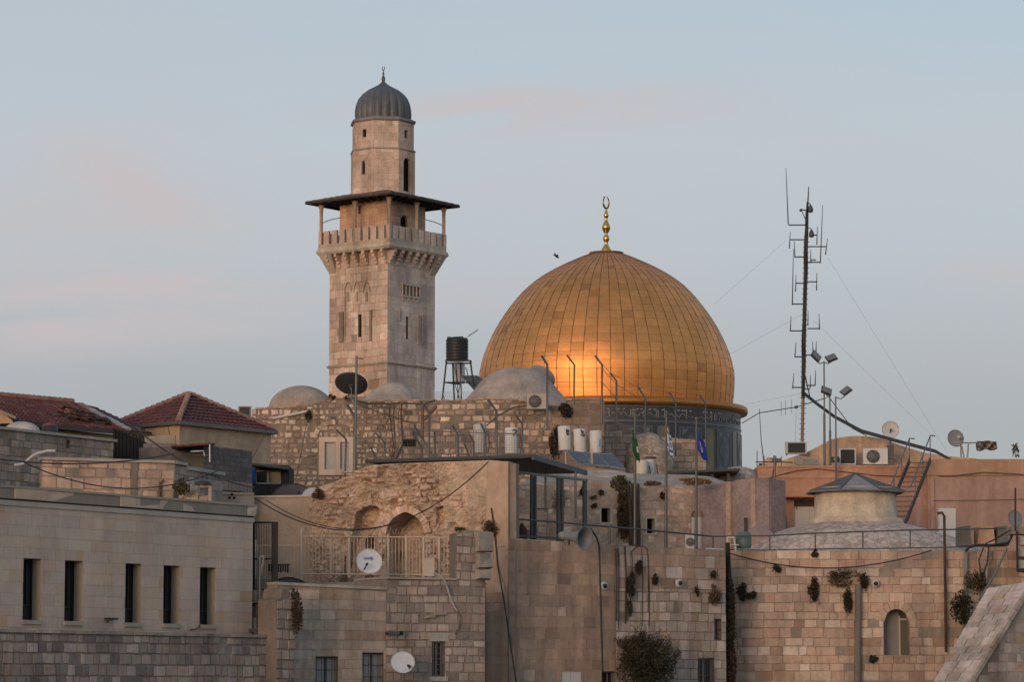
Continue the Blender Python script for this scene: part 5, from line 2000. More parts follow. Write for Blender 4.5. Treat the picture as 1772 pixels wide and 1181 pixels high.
for n_, qc in enumerate((-.6, -.2, .2, .62, 1.0, 1.36)):
    m = MB()
    z0, z1 = zi(812), zi(738)
    dq = .105
    L = (.07, .078, .094)
    arcband(m, qc - dq, qc - dq + .014, z0, z1, .07, L, 2)
    arcband(m, qc + dq - .014, qc + dq, z0, z1, .07, L, 2)
    arcband(m, qc - dq + .0142, qc + dq - .0142, z1 - .15, z1, .07, L, 6)
    arcband(m, qc - dq + .0142, qc + dq - .0142, z0, z0 + .15, .07, L, 6)
    arcband(m, qc - dq + .0142, qc + dq - .0142, z0 + .151, z1 - .151, .02, (.042, .048, .058), 6)
    m.build('tile_panel', 'faience', dr_, root=gd)
    m = MB()
    pz = (z0 + z1) / 2
    for s1, s2, col in ((.062, 1.0, (.088, .10, .12)), (.040, .72, (.045, .05, .06))):
        P = []
        for i in range(24):
            t = 2 * math.pi * i / 24
            rr_ = 1 + .18 * math.cos(4 * t)
            P.append(dp(0, pz + s2 * rr_ * math.sin(t), .045 if s2 == 1.0 else .06, qc + s1 * rr_ * math.cos(t)))
        for i in range(24):
            m.face([dp(0, pz, .045 if s2 == 1.0 else .06, qc), P[i], P[(i + 1) % 24]], col)
    for sx in (-1, 1):
        for sz in (-1, 1):
            m.face([dp(0, pz + sz * 1.55, .04, qc + sx * .08), dp(0, pz + sz * 1.55, .04, qc + sx * .02), dp(0, pz + sz * .95, .04, qc + sx * .08)], (.10, .115, .14))
    m.build('tile_medallion', 'faience', dr_, root=gd)
    m = MB()
    arcband(m, qc + .165, qc + .235, z0, z1, .03, (.15, .12, .065), 3)
    arcband(m, qc + .14, qc + .163, z0, z1, .05, (.10, .115, .14), 2)
    m.build('tile_panel', 'faience', dr_, root=gd)

# ------------------------------------------------------------------ furniture of the roofs and walls
R4 = random.Random(404)
Zv = Vector((0, 0, 1))
def strut(a, b, r, tint, n=6):
    m = MB()
    m.tube([a, b], r, n, tint)
    return m

def dish(name, label, px, py, hw, Y, nrm, tint, arm=None, mast=None, back=False, mark=False, armtint=(.03, .03, .03), feed=.55, sy=1.0, depth=.16, feedsize=.05, rim=True, mast_r=.03):
    """satellite dish: bowl, feed arm with its head, bracket and mast"""
    c = at(px, py, Y)
    r = hw * Y / F
    n = Vector(nrm).normalized()
    X = Vector((0, 0, 1)).cross(n)
    X = X.normalized() if X.length > .01 else Vector((1, 0, 0))
    U = n.cross(X)
    t = thing(name, label, 'satellite dish', c, 0, 'satellite dishes on the roofs and walls')
    m = MB()
    pr = [(r * k / 8, r * depth * (k / 8) ** 2) for k in range(9)]
    pr[0] = (.001, 0)
    pr2 = [(r * 1.0, r * depth + .0), (r * 1.012, r * depth - .012)] + [(r * k / 8, r * depth * (k / 8) ** 2 - .022) for k in range(7, -1, -1)]
    pr2[-1] = (.001, -.022)
    m.lathe(pr + pr2, c - n * r * depth, 40, tint, X=X, Yv=U * sy, Z=n)
    bowl = m.build('bowl', 'painted', t)
    if mark:
        m = MB()
        # small blue lettering in low relief: humps and a looped last letter
        def S(pts, rr=.010):
            m.tube([c - n * (r * depth * .80) + X * x * r + U * y * r + n * .02 for x, y in pts], rr, 5, (.10, .20, .50))
        x = -.38
        for k in range(4):
            S([(x, .33), (x, .22), (x + .05, .19), (x + .09, .23), (x + .09, .33)])
            x += .115
        S([(x, .24), (x + .04, .18), (x + .10, .22), (x + .10, .31), (x + .04, .35), (x, .30), (x, .24)])
        S([(x + .12, .40), (x + .12, .16), (x + .08, .08)])
        S([(x + .16, .33), (x + .22, .28), (x + .20, .20), (x + .14, .19)])
        m.build('mark', 'painted', bowl, root=t)
    m = MB()
    m.obox(c - n * (r * depth + .07), X * .09, U * .09, n * .05, (.12, .12, .12))
    m.build('bracket', 'metal', t)
    if arm:
        m = MB()
        a = c - n * r * depth * .1 + X * arm[0] * r * .95 + U * arm[1] * r * .95
        e = c + X * arm[0] * r * arm[2] + U * arm[1] * r * arm[2] + n * r * feed
        m.tube([a, a.lerp(e, .5) - U * r * .03, e], .022, 6, armtint)
        ar = m.build('feed_arm', 'metal', t)
        m = MB()
        d = (c - e).normalized()
        m.lathe([(feedsize * .6, 0), (feedsize, .03), (feedsize, .10), (feedsize * .5, .16)], e - d * .1, 12, armtint, X=d.orthogonal().normalized(), Yv=d.cross(d.orthogonal().normalized()), Z=d)
        m.build('feed_head', 'plastic', ar, root=t)
    if mast:
        m = MB()
        p = c - n * (r * depth + .11)
        q = at(mast[0], mast[1], p.y)
        m.tube([p, Vector((q.x, p.y, p.z - .12)), Vector((q.x, p.y, q.z))], mast_r, 8, (.14, .14, .14))
        m.build('mast', 'metal', t)
    return t

dish('satellite_dish', 'white dish with blue lettering standing before the cream railing', 639, 972, 23, 110.2, (.18, -1, .28), (.60, .61, .63), arm=(-.45, -.70, .5), mast=(641, 1018), mark=True, feed=.42)
dish('satellite_dish', 'white dish low on the wall between two barred windows', 697, 1147, 21, 107.6, (.10, -1, .50), (.56, .57, .59), arm=(.55, -.6, .8), mast=(694, 1190), feed=.3)
dish('satellite_dish', 'large black dish leaning in front of the minaret foot beside a tall pole', 608, 664, 28.5, 148.5, (.10, .60, .79), (.040, .043, .05), mast=(608, 700), sy=1.02)
dish('satellite_dish', 'grey dish seen from behind beside the dome roof in front of the gilding', 938, 652, 25, 157.5, (.5, .7, .75), (.25, .26, .28), mast=(930, 690))
dish('satellite_dish', 'pale round dish above the fan air conditioner on the peach house', 1541, 744, 15, 142.0, (.05, -1, .12), (.50, .49, .47), arm=(-.1, -.4, .25), mast=(1541, 790), feed=.4, mast_r=.05)
t = dish('satellite_dish', 'dark grey dish with feed horn facing the camera at far right roof', 1654, 759, 15, 143.0, (.25, -1, .10), (.22, .22, .23), arm=(.3, .0, .35), mast=(1663, 792), feed=.6, armtint=(.40, .38, .34), feedsize=.09)
dish('satellite_dish', 'dark dish half hidden behind the coping near the black iron gate', 500, 1034, 42, 108.4, (.1, -.8, .6), (.045, .046, .052), sy=1.05, arm=(.5, .5, .6), feed=.1)
dish('satellite_dish', 'dark purple dish half sunk behind the plaster wall below the balcony room', 507, 868, 38, 122.0, (.1, -.85, .5), (.060, .052, .062), arm=(.3, .6, .3), feed=.1)
dish('satellite_dish', 'small white dish half hidden beside the dark purple dish', 541, 861, 19, 121.0, (.1, -.9, .4), (.50, .50, .50))
dish('satellite_dish', 'grey dish at the right picture edge under a black rod', 1757, 898, 15, 120.0, (.5, -.85, .2), (.24, .23, .22), mast=(1757, 925))
dish('satellite_dish', 'thin ring shaped brown dish against the foot of the cool minaret face', 712, 677, 11, 165.0, (.6, -.7, .2), (.36, .31, .27), mast=(708, 700))

# ---- water tanks
def ribbed_tank(px, y0, y1, hw, Y, name, label, tint, legs=None):
    k = Y / F
    c = at(px, y1, Y)
    zt = at(px, y0, Y).z
    t = thing(name, label, 'water tank', c)
    m = MB()
    n = 7
    pr = [(hw * k * .94, c.z)]
    for i in range(n):
        a, b = c.z + (zt - c.z) * .9 * i / n, c.z + (zt - c.z) * .9 * (i + 1) / n
        pr += [(hw * k * .97, a + .01), (hw * k, a + (b - a) * .3), (hw * k, a + (b - a) * .75), (hw * k * .965, b)]
    pr += [(hw * k * .9, zt - .06), (hw * k * .55, zt - .03), (hw * k * .5, zt), (hw * k * .3, zt + .02), (.01, zt + .02)]
    m.lathe(pr, (c.x, Y, 0), 32, tint)
    for q in range(4):
        a = q * math.pi / 2 + .5
        m.box((c.x + hw * k * .8 * math.cos(a) - .1, Y + hw * k * .8 * math.sin(a) - .1, zt - .12), (c.x + hw * k * .8 * math.cos(a) + .1, Y + hw * k * .8 * math.sin(a) + .1, zt - .01), tint)
    m.build('tank_body', 'plastic', t)
    return t, c, k
tk, c, k = ribbed_tank(791, 584, 625, 19.5, 158, 'water_tank', 'black ribbed plastic water tank on a tall iron stand', (.016, .016, .018))
std = thing('tank_stand', 'tall dark four legged iron stand carrying the black tank', 'stand', at(790, 692, 158))
ztop, zbot = at(790, 626, 158).z, at(790, 696, 158).z
leg_xy = [(773, 765, -.55), (814, 824, -.55), (783, 786, .6), (797, 798, .6)]
for xa, xb, dy in leg_xy:
    m = MB()
    m.tube([at(xa, 626, 158) + Vector((0, dy, 0)), at(xb, 697, 158) + Vector((0, dy, -.1))], .045, 6, (.035, .034, .035))
    m.build('leg', 'metal', std)
m = MB()
pl_ = [at(772, 627, 158) + Vector((0, -.6, 0)), at(815, 627, 158) + Vector((0, -.6, 0)), at(815, 627, 158) + Vector((0, .6, 0)), at(772, 627, 158) + Vector((0, .6, 0))]
for i in range(4):
    m.beam(pl_[i], pl_[(i + 1) % 4], .07, .07, (.035, .034, .035))
m.tube([at(769, 664, 158) + Vector((0, -.5, 0)), at(815, 664, 158) + Vector((0, -.5, 0))], .035, 6, (.035, .034, .035))
m.tube([at(769, 664, 158) + Vector((0, -.5, 0)), at(797, 664, 158) + Vector((0, .6, 0))], .03, 6, (.035, .034, .035))
m.build('frame', 'metal', std)
m = MB()
m.tube([at(809, 583, 158), at(827, 571, 158)], .03, 6, (.30, .30, .30))
single(m, 'pipe', 'metal', 'thin grey pipe sticking out above the black ribbed tank', 'pipe')
m = MB()
for q in range(3):
    m.tube([at(790 - q * 3, 628, 157.7), at(791, 650 + q * 4, 157.6), at(788 + q * 4, 668, 157.6), at(795 - q * 2, 690, 157.7)], .022, 5, (.03, .03, .03))
single(m, 'hose', 'plastic', 'black hoses hanging down inside the iron tank stand', 'hose')

def boiler(px, y0, y1, hw, Y, label, tint=(.60, .60, .59), mark=True, tilt=0.0, sticker=False):
    kk = Y / F
    c = at(px, y1, Y)
    h = at(px, y0, Y).z - c.z
    t = thing('solar_boiler', label, 'water heater', c, 0, 'white cylinder boilers')
    ax = Vector((tilt, 0, 1)).normalized()
    X = Vector((1, 0, -tilt)).normalized()
    m = MB()
    r = hw * kk
    m.lathe([(r * .93, 0), (r, .03), (r, h - .05), (r * .97, h - .02), (r * .8, h), (.01, h + .02)], c, 28, tint, X=X, Z=ax)
    b = m.build('cylinder', 'painted', t)
    if mark:
        m = MB()
        for i in range(7):
            x, z = r * (.35 + .45 * R4.random()), h * (.62 + .28 * R4.random())
            y = -math.sqrt(max(.001, r * r - x * x)) - .004
            q = R4.uniform(0, 3.1)
            p = c + X * x + Vector((0, y, 0)) + ax * z
            m.obox(p, X * .075 * math.cos(q) + ax * .075 * math.sin(q), ax * .03 * math.cos(q) - X * .03 * math.sin(q), Vector((0, .012, 0)), (.03, .03, .03))
        m.build('emblem', 'painted', b, root=t)
    if sticker:
        m = MB()
        x = r * .6
        y = -math.sqrt(r * r - x * x) - .006
        m.obox(c + X * x + Vector((0, y, 0)) + ax * h * .42, X * r * .16, ax * h * .16, Vector((0, .012, 0)), (.12, .25, .48))
        m.build('label_plate', 'painted', b, root=t)
    m = MB()
    m.tube([c + X * r * .9 + ax * h * .75, c + X * (r * 1.3) + ax * h * .72, c + X * (r * 1.55) + ax * h * .35, c + X * (r * 1.3)], .022, 6, (.04, .04, .04))
    m.build('pipe', 'plastic', t)
    return t
boiler(978, 738, 780, 11, 147, 'leftmost and tallest of three white boilers above the solar panels', tilt=-.05)
boiler(1004, 743, 784, 10.5, 147, 'middle one of three white boilers above the solar panels', tilt=-.04)
boiler(1031, 746, 785, 10.5, 147, 'white boiler with blue sticker, rightmost above the solar panels', mark=False, sticker=True)
boiler(885, 741, 786, 11.5, 146, 'white boiler with black emblem standing against the rubble building behind the mesh fence')
boiler(830, 735, 785, 11, 147, 'dull white boiler with dark outlet above, behind the mesh fence', mark=False, tint=(.42, .42, .41))
boiler(795, 628, 664, 9.5, 159.5, 'white boiler seen between the legs of the iron tank stand', mark=False, tint=(.5, .5, .49))
boiler(1111, 797, 838, 10, 139, 'rust stained white boiler beside the green flag', mark=False, tint=(.56, .50, .42))
boiler(1126, 795, 832, 8, 139.6, 'grey white boiler with dark lid right of the rust stained one', mark=False, tint=(.48, .48, .49))
m = MB()
c = at(1126, 794, 139.6)
m.lathe([(.26, 0), (.27, .06), (.2, .08), (.01, .09)], c, 18, (.06, .06, .06))
single(m, 'round_cover', 'plastic', 'dark round lid on the grey white boiler beside the green flag', 'lid')

def solar(px, label, corners, Y0, Y1, group='solar panels on the roofs'):
    """tilted collector: frame, glass, rear stand; corners in the picture: bl, br, tr, tl"""
    bl, br, tr, tl = [at(*q, Y) for q, Y in zip(corners, (Y0, Y0, Y1, Y1))]
    t = thing('solar_collector', label, 'solar panel', (bl + br) / 2, 0, group)
    n = (br - bl).cross(tl - bl).normalized()
    if n.y > 0: n = -n
    m = MB()
    m.hexa([p - n * .08 for p in (bl, br, tr, tl)] + [bl, br, tr, tl], (.33, .34, .35))
    m.build('frame', 'metal', t)
    m = MB()
    s = lambda u, v: bl.lerp(br, u).lerp(tl.lerp(tr, u), v)
    m.hexa([s(u, v) + n * h for h in (.002, .012) for u, v in ((.04, .05), (.96, .05), (.96, .95), (.04, .95))], (.075, .08, .088))
    g_ = m.build('glass', 'plastic', t)
    m = MB()
    for k2 in (tl, tr):
        m.beam(k2 - n * .1, Vector((k2.x, k2.y, bl.z - .1)), .05, .05, (.3, .3, .3))
    m.build('stand', 'metal', t)
    return t
solar(0, 'leftmost dark solar panel with pale edge below the white boilers', ((1000, 803), (1022, 804), (1010, 783), (979, 779)), 143.0, 144.6)
solar(0, 'middle dark solar panel below the white boilers', ((1023.5, 804), (1054, 807), (1033, 785), (1011, 783)), 143.0, 144.6)
solar(0, 'rightmost dark solar panel below the white boilers', ((1055.5, 808), (1082, 812), (1060, 786), (1034, 785)), 143.0, 144.6)
solar(0, 'blue grey solar panel tilted beside the iron tank stand', ((822, 678), (838, 657), (826, 650), (797, 650)), 157.0, 158.5)
m = MB()
p = at(1022, 800, 142.8)
m.beam(at(1024, 803, 142.8), at(1024, 777, 142.8), .09, .09, (.42, .35, .29))
single(m, 'wooden_post', 'bark', 'short pale post standing in front of the solar panels', 'post')
PS = Plane(1006, 143.4, 1080, 143.4, 815)
m = MB()
a, b = at(1006, 806, 143.4), at(1082, 814, 143.4)
m.hexa([(a.x, 143.2, a.z - 1.4), (b.x, 143.2, a.z - 1.4), (b.x, 145, a.z - 1.4), (a.x, 145, a.z - 1.4), (a.x, 143.2, a.z - .05), (b.x, 143.2, b.z - .05), (b.x, 145, b.z), (a.x, 145, a.z)], (.35, .27, .21))
single(m, 'parapet', 'plaster', 'short brown plaster parapet under the three solar panels', 'wall')

# ---- air conditioners
box_unit('air_conditioner', 912, 682, 946, 708, 149.0, 'beige air conditioner with dark fan beside the dome roof on the rubble building', tint=(.40, .36, .32))
box_unit('air_conditioner', 1494, 777, 1536, 804, 141.6, 'white air conditioner with grey fan on the peach house roof edge', tint=(.56, .55, .53))
box_unit('air_conditioner', 1452, 777, 1481, 805, 141.6, 'air conditioner with black coil side between floodlight poles and fan unit', tint=(.50, .50, .50), grille_dark=True)
box_unit('air_conditioner', 1360, 766, 1396, 786, 142.6, 'dark coil air conditioner behind the foot of the antenna mast', tint=(.40, .40, .40), grille_dark=True)
box_unit('air_conditioner', 1186, 925, 1207, 952, 121.5, 'white air conditioner below the arched door of the mauve house', tint=(.50, .49, .47))
box_unit('air_conditioner', 734, 968, 752, 998, 111.7, 'pale air conditioner standing behind the cream railing below the pointed arch', tint=(.48, .41, .35), fan=False)
box_unit('air_conditioner', 412, 704, 434, 722, 139.0, 'small air conditioner on the right slope of the pyramid roof', tint=(.34, .32, .30), grille_dark=True)

# ---- corrugated canopy above the ruined wall
cn = thing('metal_canopy', 'black corrugated metal canopy behind the ruined wall top', 'canopy', at(900, 830, 121))
fl_, fr, br, bl = at(632, 798, 119.0), at(922, 789, 116.2), at(1015, 819, 125.5), at(760, 822, 127.5)
for q_ in (fl_, br, bl):
    q_.z = fr.z + (q_.y - 117) * .004
m = MB()
m.hexa([p - Zv * .06 for p in (fl_, fr, br, bl)] + [fl_, fr, br, bl], (.018, .018, .021))
N_ = 60
for i in range(N_ + 1):
    a, b = bl.lerp(br, i / N_), fl_.lerp(fr, i / N_)
    m.tube([a + Zv * .02, b + Zv * .02], .045, 5, (.05, .05, .055))
m.build('sheet', 'painted', cn)
m = MB()
m.beam(br - Zv * .07, fr - Zv * .07, .08, .16, (.075, .078, .085))
m.beam(fl_ - Zv * .04, fr - Zv * .04, .06, .08, (.03, .03, .03))
m.build('edge_beam', 'painted', cn)
for px, y0, y1, Y in ((996, 816, 830, 121), (944, 800, 822, 123)):
    m = MB()
    m.tube([at(px, y0, Y), at(px, y1, Y) - Zv * 1.5], .045, 6, (.16, .16, .17))
    m.build('post', 'metal', cn)

# ---- steel gate frame on the ashlar wall
gt = thing('steel_frame', 'dark blue grey steel gate frame under the black canopy', 'gate', at(955, 930, 117))
Gp = Plane(893, 115.2, 1016, 116.6, 880)
for px, w, y0, d in ((903, 7, 822, -.5), (921, 3.5, 822, 0), (927, 3, 823, .02), (936, 7, 824, -.6), (967, 4.5, 826, 0), (973, 4, 827, .03), (1013, 6, 831, 0)):
    m = MB()
    r = Gp.rect(px - w / 2, y0, px + w / 2, 940)
    Gp.box(m, r[0], r[1], r[2], r[3], d - .1, d, (.07, .076, .082))
    m.build('post', 'metal', gt)
m = MB()
a, b = Gp.px(893, 818, .02), Gp.px(1016, 832, .02)
m.beam(a, b, .10, .09, (.13, .14, .15))
m.beam(Gp.px(893, 928, .02), Gp.px(975, 933, .02), .08, .08, (.08, .09, .10))
m.beam(Gp.px(930, 881, -.2), Gp.px(953, 881, -.2), .06, .06, (.09, .085, .085))
m.beam(Gp.px(952, 881, -.2), Gp.px(951, 932, -.2), .06, .06, (.09, .085, .085))
m.beam(Gp.px(893, 910, -.3), Gp.px(893, 930, -.3), .05, .05, (.09, .085, .085))
m.build('rail', 'metal', gt)
m = MB()
b0 = Gp.px(896, 826, -2.2)
r = Gp.rect(905, 838, 932, 930)
Gp.box(m, r[0] - .1, r[1] - .15, r[2], r[3] - .2, -3.4, -2.6, (.13, .128, .13))
single(m, 'guard_booth', 'plaster', 'grey booth in shadow behind the left posts of the steel frame', 'booth')
m = MB()
p = Gp.px(912, 923, -.4)
m.lathe([(.17, 0), (.2, .05), (.19, .5), (.12, .6), (.07, .65), (.06, .72), (.01, .74)], (p.x, p.y, p.z - .35), 16, (.13, .06, .03))
single(m, 'gas_bottle', 'rusty', 'dark rusty gas bottle between the leftmost gate posts', 'gas bottle')
m = MB()
Gp.box(m, *Gp.rect(894, 912, 902, 924), -.7, -.5, (.42, .42, .44))
single(m, 'meter_box', 'painted', 'white box low at the left end of the steel frame', 'box')
m = MB()
Gp.box(m, *Gp.rect(926, 915, 940, 930), -1.2, -1.0, (.30, .33, .37))
single(m, 'storage_box', 'painted', 'pale blue box between posts of the steel frame', 'box')
m = MB()
Gp.box(m, *Gp.rect(909, 866, 916, 876), -2.55, -2.5, (.03, .03, .03))
single(m, 'notice_board', 'painted', 'small dark square sign on the grey booth wall', 'sign')

# ---- roof railings
def rail(name, label, pts, Y, lower, posts, r=.03, tint=(.09, .092, .095), yb=None):
    t = thing(name, label, 'railing', at(pts[0][0], pts[0][1] + 30, Y if not callable(Y) else Y(pts[0][0])))
    yf = Y if callable(Y) else (lambda x: Y)
    m = MB()
    m.tube([at(x, y, yf(x)) for x, y in pts], r, 6, tint)
    m.build('handrail', 'metal', t)
    if lower:
        m = MB()
        m.tube([at(x, y, yf(x)) for x, y in lower], r * .8, 6, tint)
        m.build('bottom_rail', 'metal', t)
    f = piece(pts)
    for x, y1 in posts:
        m = MB()
        m.tube([at(x, f(x), yf(x)), at(x, y1, yf(x))], r, 6, tint)
        m.build('post', 'metal', t)
    return t
yC = piece([(880, 114.0), (1066, 116.2), (1256, 119.0), (1334, 120)])
rail('roof_railing', 'long black pipe railing along the top of the ashlar wall', [(893, 899), (960, 904), (1040, 911), (1120, 918), (1234, 929)], yC, None, [(896, 932), (1001, 932), (1055, 942), (1110, 946), (1234, 953)], r=.035)
yE = lambda x: 121.4
rail('roof_railing', 'iron pipe railing in front of the low stone dome', [(1234, 929), (1330, 928), (1400, 924), (1490, 921), (1575, 918), (1660, 917), (1738, 915)], yE, [(1258, 952), (1320, 953), (1410, 951), (1500, 950), (1600, 949), (1676, 947)], [(1332, 952), (1411, 951), (1493, 950), (1575, 949)], r=.028)
m = MB()
m.tube([at(1660, 918, 121.4), at(1660, 950, 121.4)], .035, 6, (.06, .12, .10))
m.build('post', 'metal', bpy.data.objects['roof_railing.001'])

# ---- cream railing in front of the ruined wall
cr = thing('cream_railing', 'cream painted vertical bar railing on the terrace below the arch', 'railing', at(650, 1003, 111.8))
yR = piece([(430, 112.4), (800, 112.0)])
cream = (.53, .42, .33)
for px, y0, w in ((443, 935, .03), (522, 914, .055), (573, 926, .04), (604, 912, .06), (672, 925, .05), (703, 927, .05), (733, 930, .05), (760, 930, .045), (789, 928, .04)):
    m = MB()
    a, b = at(px, y0, yR(px)), at(px, 1001, yR(px))
    m.tube([a, b], w, 7, cream)
    m.build('post', 'painted', cr)
m = MB()
for y in (929, 994):
    m.tube([at(524, y, 112.25), at(790, y + 2, 112.0)], .028, 6, cream)
m.build('rail', 'painted', cr)
for px in range(528, 790, 6):
    m = MB()
    m.tube([at(px + .4, 931, yR(px) + .03), at(px + .4, 994, yR(px) + .03)], .017, 5, cream)
    m.build('bar', 'painted', cr)
m = MB()
rr_ = random.Random(8)
pts = []
for i in range(260):
    px = 480 + 310 * i / 260
    q = i * .75
    pts.append(at(px, 921 + 6 * math.sin(q) + 2 * math.sin(i * .11), 112.2 + .22 * math.cos(q)))
m.tube(pts, .010, 4, (.42, .34, .27))
single(m, 'razor_wire', 'wire', 'coiled wire running along the top of the cream railing', 'wire')
cr2 = thing('cream_railing', 'short cream bar railing section behind the black iron gate', 'railing', at(495, 1003, 112.8))
m = MB()
for y in (945, 1002):
    m.tube([at(438, y, 112.9), at(520, y, 112.7)], .025, 6, cream)
m.build('rail', 'painted', cr2)
for px in range(440, 520, 6):
    m = MB()
    m.tube([at(px, 943, 112.85), at(px, 1003, 112.85)], .016, 5, (.42, .33, .265))
    m.build('bar', 'painted', cr2)

# black iron gate beside the tan building
ig = thing('iron_gate', 'tall black iron gate of thin bars beside the tan building', 'gate', at(458, 1025, 106.5))
blk = (.016, .016, .018)
for px, w in ((439, .03), (472.5, .045), (478, .06)):
    m = MB()
    m.beam(at(px, 904, 106.6), at(px, 1032, 106.6), w * 2, w * 2, blk)
    m.build('post', 'metal', ig)
m = MB()
for y in (905, 968, 1022):
    m.beam(at(439, y, 106.6), at(473, y, 106.6), .05, .06, blk)
m.build('rail', 'metal', ig)
for k2 in range(11):
    m = MB()
    px = 441 + k2 * 2.9
    m.tube([at(px, 906, 106.6), at(px, 1022, 106.6)], .010, 5, blk)
    m.build('bar', 'metal', ig)
m = MB()
for k2 in range(9):
    m.beam(at(466 + k2 * 4, 977, 110.6), at(466 + k2 * 4, 990 + (k2 % 3), 110.6), .06, .04, (.025, .025, .03))
m.tube([at(464, 978, 110.6), at(502, 978, 110.6)], .02, 5, (.03, .03, .03))
single(m, 'spike_strip', 'metal', 'row of short black spikes behind the iron gate above the dark dish', 'spikes')
m = MB()
m.tube([at(447, 920, 105.8), at(448, 965, 105.8)], [.02, .03], 6, (.15, .15, .16))
m.tube([at(450, 965, 105.7), at(448.5, 1095, 105.7)], .055, 8, (.15, .155, .165))
m.beam(at(446, 968, 105.7), at(455, 962, 105.7), .05, .05, (.16, .16, .17))
m.beam(at(457, 962, 105.7), at(450, 1000, 105.7), .05, .04, (.14, .14, .15))
single(m, 'grey_pole', 'metal', 'plain grey steel pole standing right of the tan building corner', 'pole')
m = MB()
p = at(440, 1035, 106)
m.obox(p, Vector((.16, 0, 0)), Vector((0, .1, 0)), Vector((0, 0, .3)), (.04, .04, .04))
m.obox(at(433, 1092, 105.2), Vector((.35, 0, 0)), Vector((0, .1, 0)), Vector((0, 0, .06)), (.03, .03, .03))
single(m, 'cable_box', 'plastic', 'black cable boxes in the gap behind the grey steel pole', 'box')

# ---- bent security fences
def bent_post(par, tip, bend, base, Y, w, tint):
    m = MB()
    r = w * .74 * Y / F / 2
    m.tube([at(*tip, Y - .12), at(*bend, Y), at(base[0], base[1], Y)], r, 6, tint)
    m.build('post', 'metal', par)
GP = (.105, .115, .125)
fnc = thing('security_fence', 'security fence with bent grey posts and wire mesh above the ruined wall', 'fence', at(750, 800, 124))
for tip, bend, base, Y, w in (
    ((582, 744), (599, 761), (597, 823), 121.0, 5), ((601, 701), (614, 721), (613, 818), 121.0, 6.5),
    ((650, 750), (666, 766), (666, 797), 128, 4.6), ((641, 774), (646, 783), (652, 798), 128, 4),
    ((728, 694), (743, 716), (742, 800), 119.5, 5), ((716, 736), (732, 760), (750, 792), 126, 4),
    ((718, 755), (730, 775), (731, 798), 128, 5.5), ((752, 748), (753, 760), (753, 798), 130, 5),
    ((783, 736), (793, 753), (793, 796), 129, 5), ((803, 767), (808, 778), (814, 796), 129, 4),
    ((832, 733), (840, 750), (840, 794), 127, 4.6), ((812, 752), (820, 765), (820, 795), 132, 4),
    ((845, 692), (859, 712), (860, 800), 119.5, 6), ((893, 719), (904, 735), (904, 792), 131, 4.6)):
    bent_post(fnc, tip, bend, base, Y, w, GP)
m = MB()
for i in range(48):
    px = 692 + i * 4.4
    m.tube([at(px, 742 + (px - 692) * .02, 127.5), at(px, 796, 127.5)], .007, 4, (.13, .135, .14), caps=False)
for j in range(13):
    m.tube([at(692, 742 + j * 4.4, 127.5), at(900, 746 + j * 4.2, 127.5)], .007, 4, (.13, .135, .14), caps=False)
m.tube([at(700, 739, 127.5), at(735, 746, 127.5), at(900, 752, 127.5)], .022, 5, (.16, .165, .17))
m.build('wire_mesh', 'wire', fnc)
f2_ = thing('security_fence', 'row of tall bent grey fence posts in front of the golden dome', 'fence', at(1050, 745, 148))
PB2 = (((937, 616), (947, 631), (947, 745), 148, 5.5), ((981, 615), (994, 632), (993, 702), 148, 4.6), ((1030, 616), (1042, 632), (1041, 735), 148, 5), ((1056, 646), (1067, 660), (1066, 740), 151, 4.6), ((1105, 671), (1117, 690), (1116, 752), 153, 4.4), ((1158, 679), (1169, 697), (1169, 790), 155, 4), ((1211, 684), (1221, 700), (1221, 782), 156, 4))
for q in PB2:
    bent_post(f2_, *q, GP)
m = MB()
for a, b in zip(PB2, PB2[1:]):
    for dy in (6, 30):
        m.tube([at(a[1][0], a[1][1] + dy, a[3]), at(b[1][0], b[1][1] + dy, b[3])], .012, 4, (.12, .12, .12))
    m.tube([at(*a[0], a[3] - .12), at(*b[0], b[3] - .12)], .010, 4, (.12, .12, .12))
m.build('wire', 'wire', f2_)
m = MB()
m.tube([at(617, 616, 121), at(614, 822, 121)], [.045, .06], 8, (.13, .14, .13))
m.tube([at(617, 620, 121), at(629, 622, 121)], .02, 5, (.10, .10, .10))
single(m, 'tall_pole', 'metal', 'tall thin grey pole rising in front of the large black dish', 'pole')
m = MB()
m.tube([at(768, 685, 152), at(770, 700, 152)], .02, 5, (.1, .1, .1))
for j in range(4):
    m.tube([at(752, 679 + j * 3.5, 152), at(830, 680 + j * 3.5, 152)], .008, 4, (.2, .2, .2))
for i in range(22):
    m.tube([at(752 + i * 3.6, 678, 152), at(752 + i * 3.6, 694, 152)], .006, 4, (.2, .2, .2))
single(m, 'wire_netting', 'wire', 'low wire netting at the foot of the iron tank stand', 'netting')
# Y-shaped brown brackets on the rubble building
m = MB()
m.tube([at(755, 703, 146), at(734, 727, 146)], .09, 7, (.22, .13, .10))
m.tube([at(731, 700, 146), at(731, 760, 146)], .085, 7, (.20, .125, .10))
single(m, 'pipe_bracket', 'rusty', 'rusty brown forked pipe standing in front of the rubble building', 'pipe')
m = MB()
for i, px in enumerate((677, 684, 697)):
    m.tube([at(px + 8, 697, 148.8), at(px - 2, 700, 148.8), at(px - 3, 715, 148.8), at(px + (4 if i == 0 else 0), 770, 148.8), at(677 + 4 * i, 795, 148.8)], .045 if i == 2 else .025, 5, (.03, .028, .03))
single(m, 'cable_bundle', 'plastic', 'black cables hanging down the rubble building near its small dark opening', 'cable')
m = MB()
m.tube([at(x, y, 149.4) for x, y in ((612, 693), (640, 699), (670, 699), (700, 698), (735, 700), (753, 693))], .04, 6, (.05, .045, .045))
single(m, 'roof_cable', 'plastic', 'black cable sagging along the rubble building parapet before the minaret', 'cable')
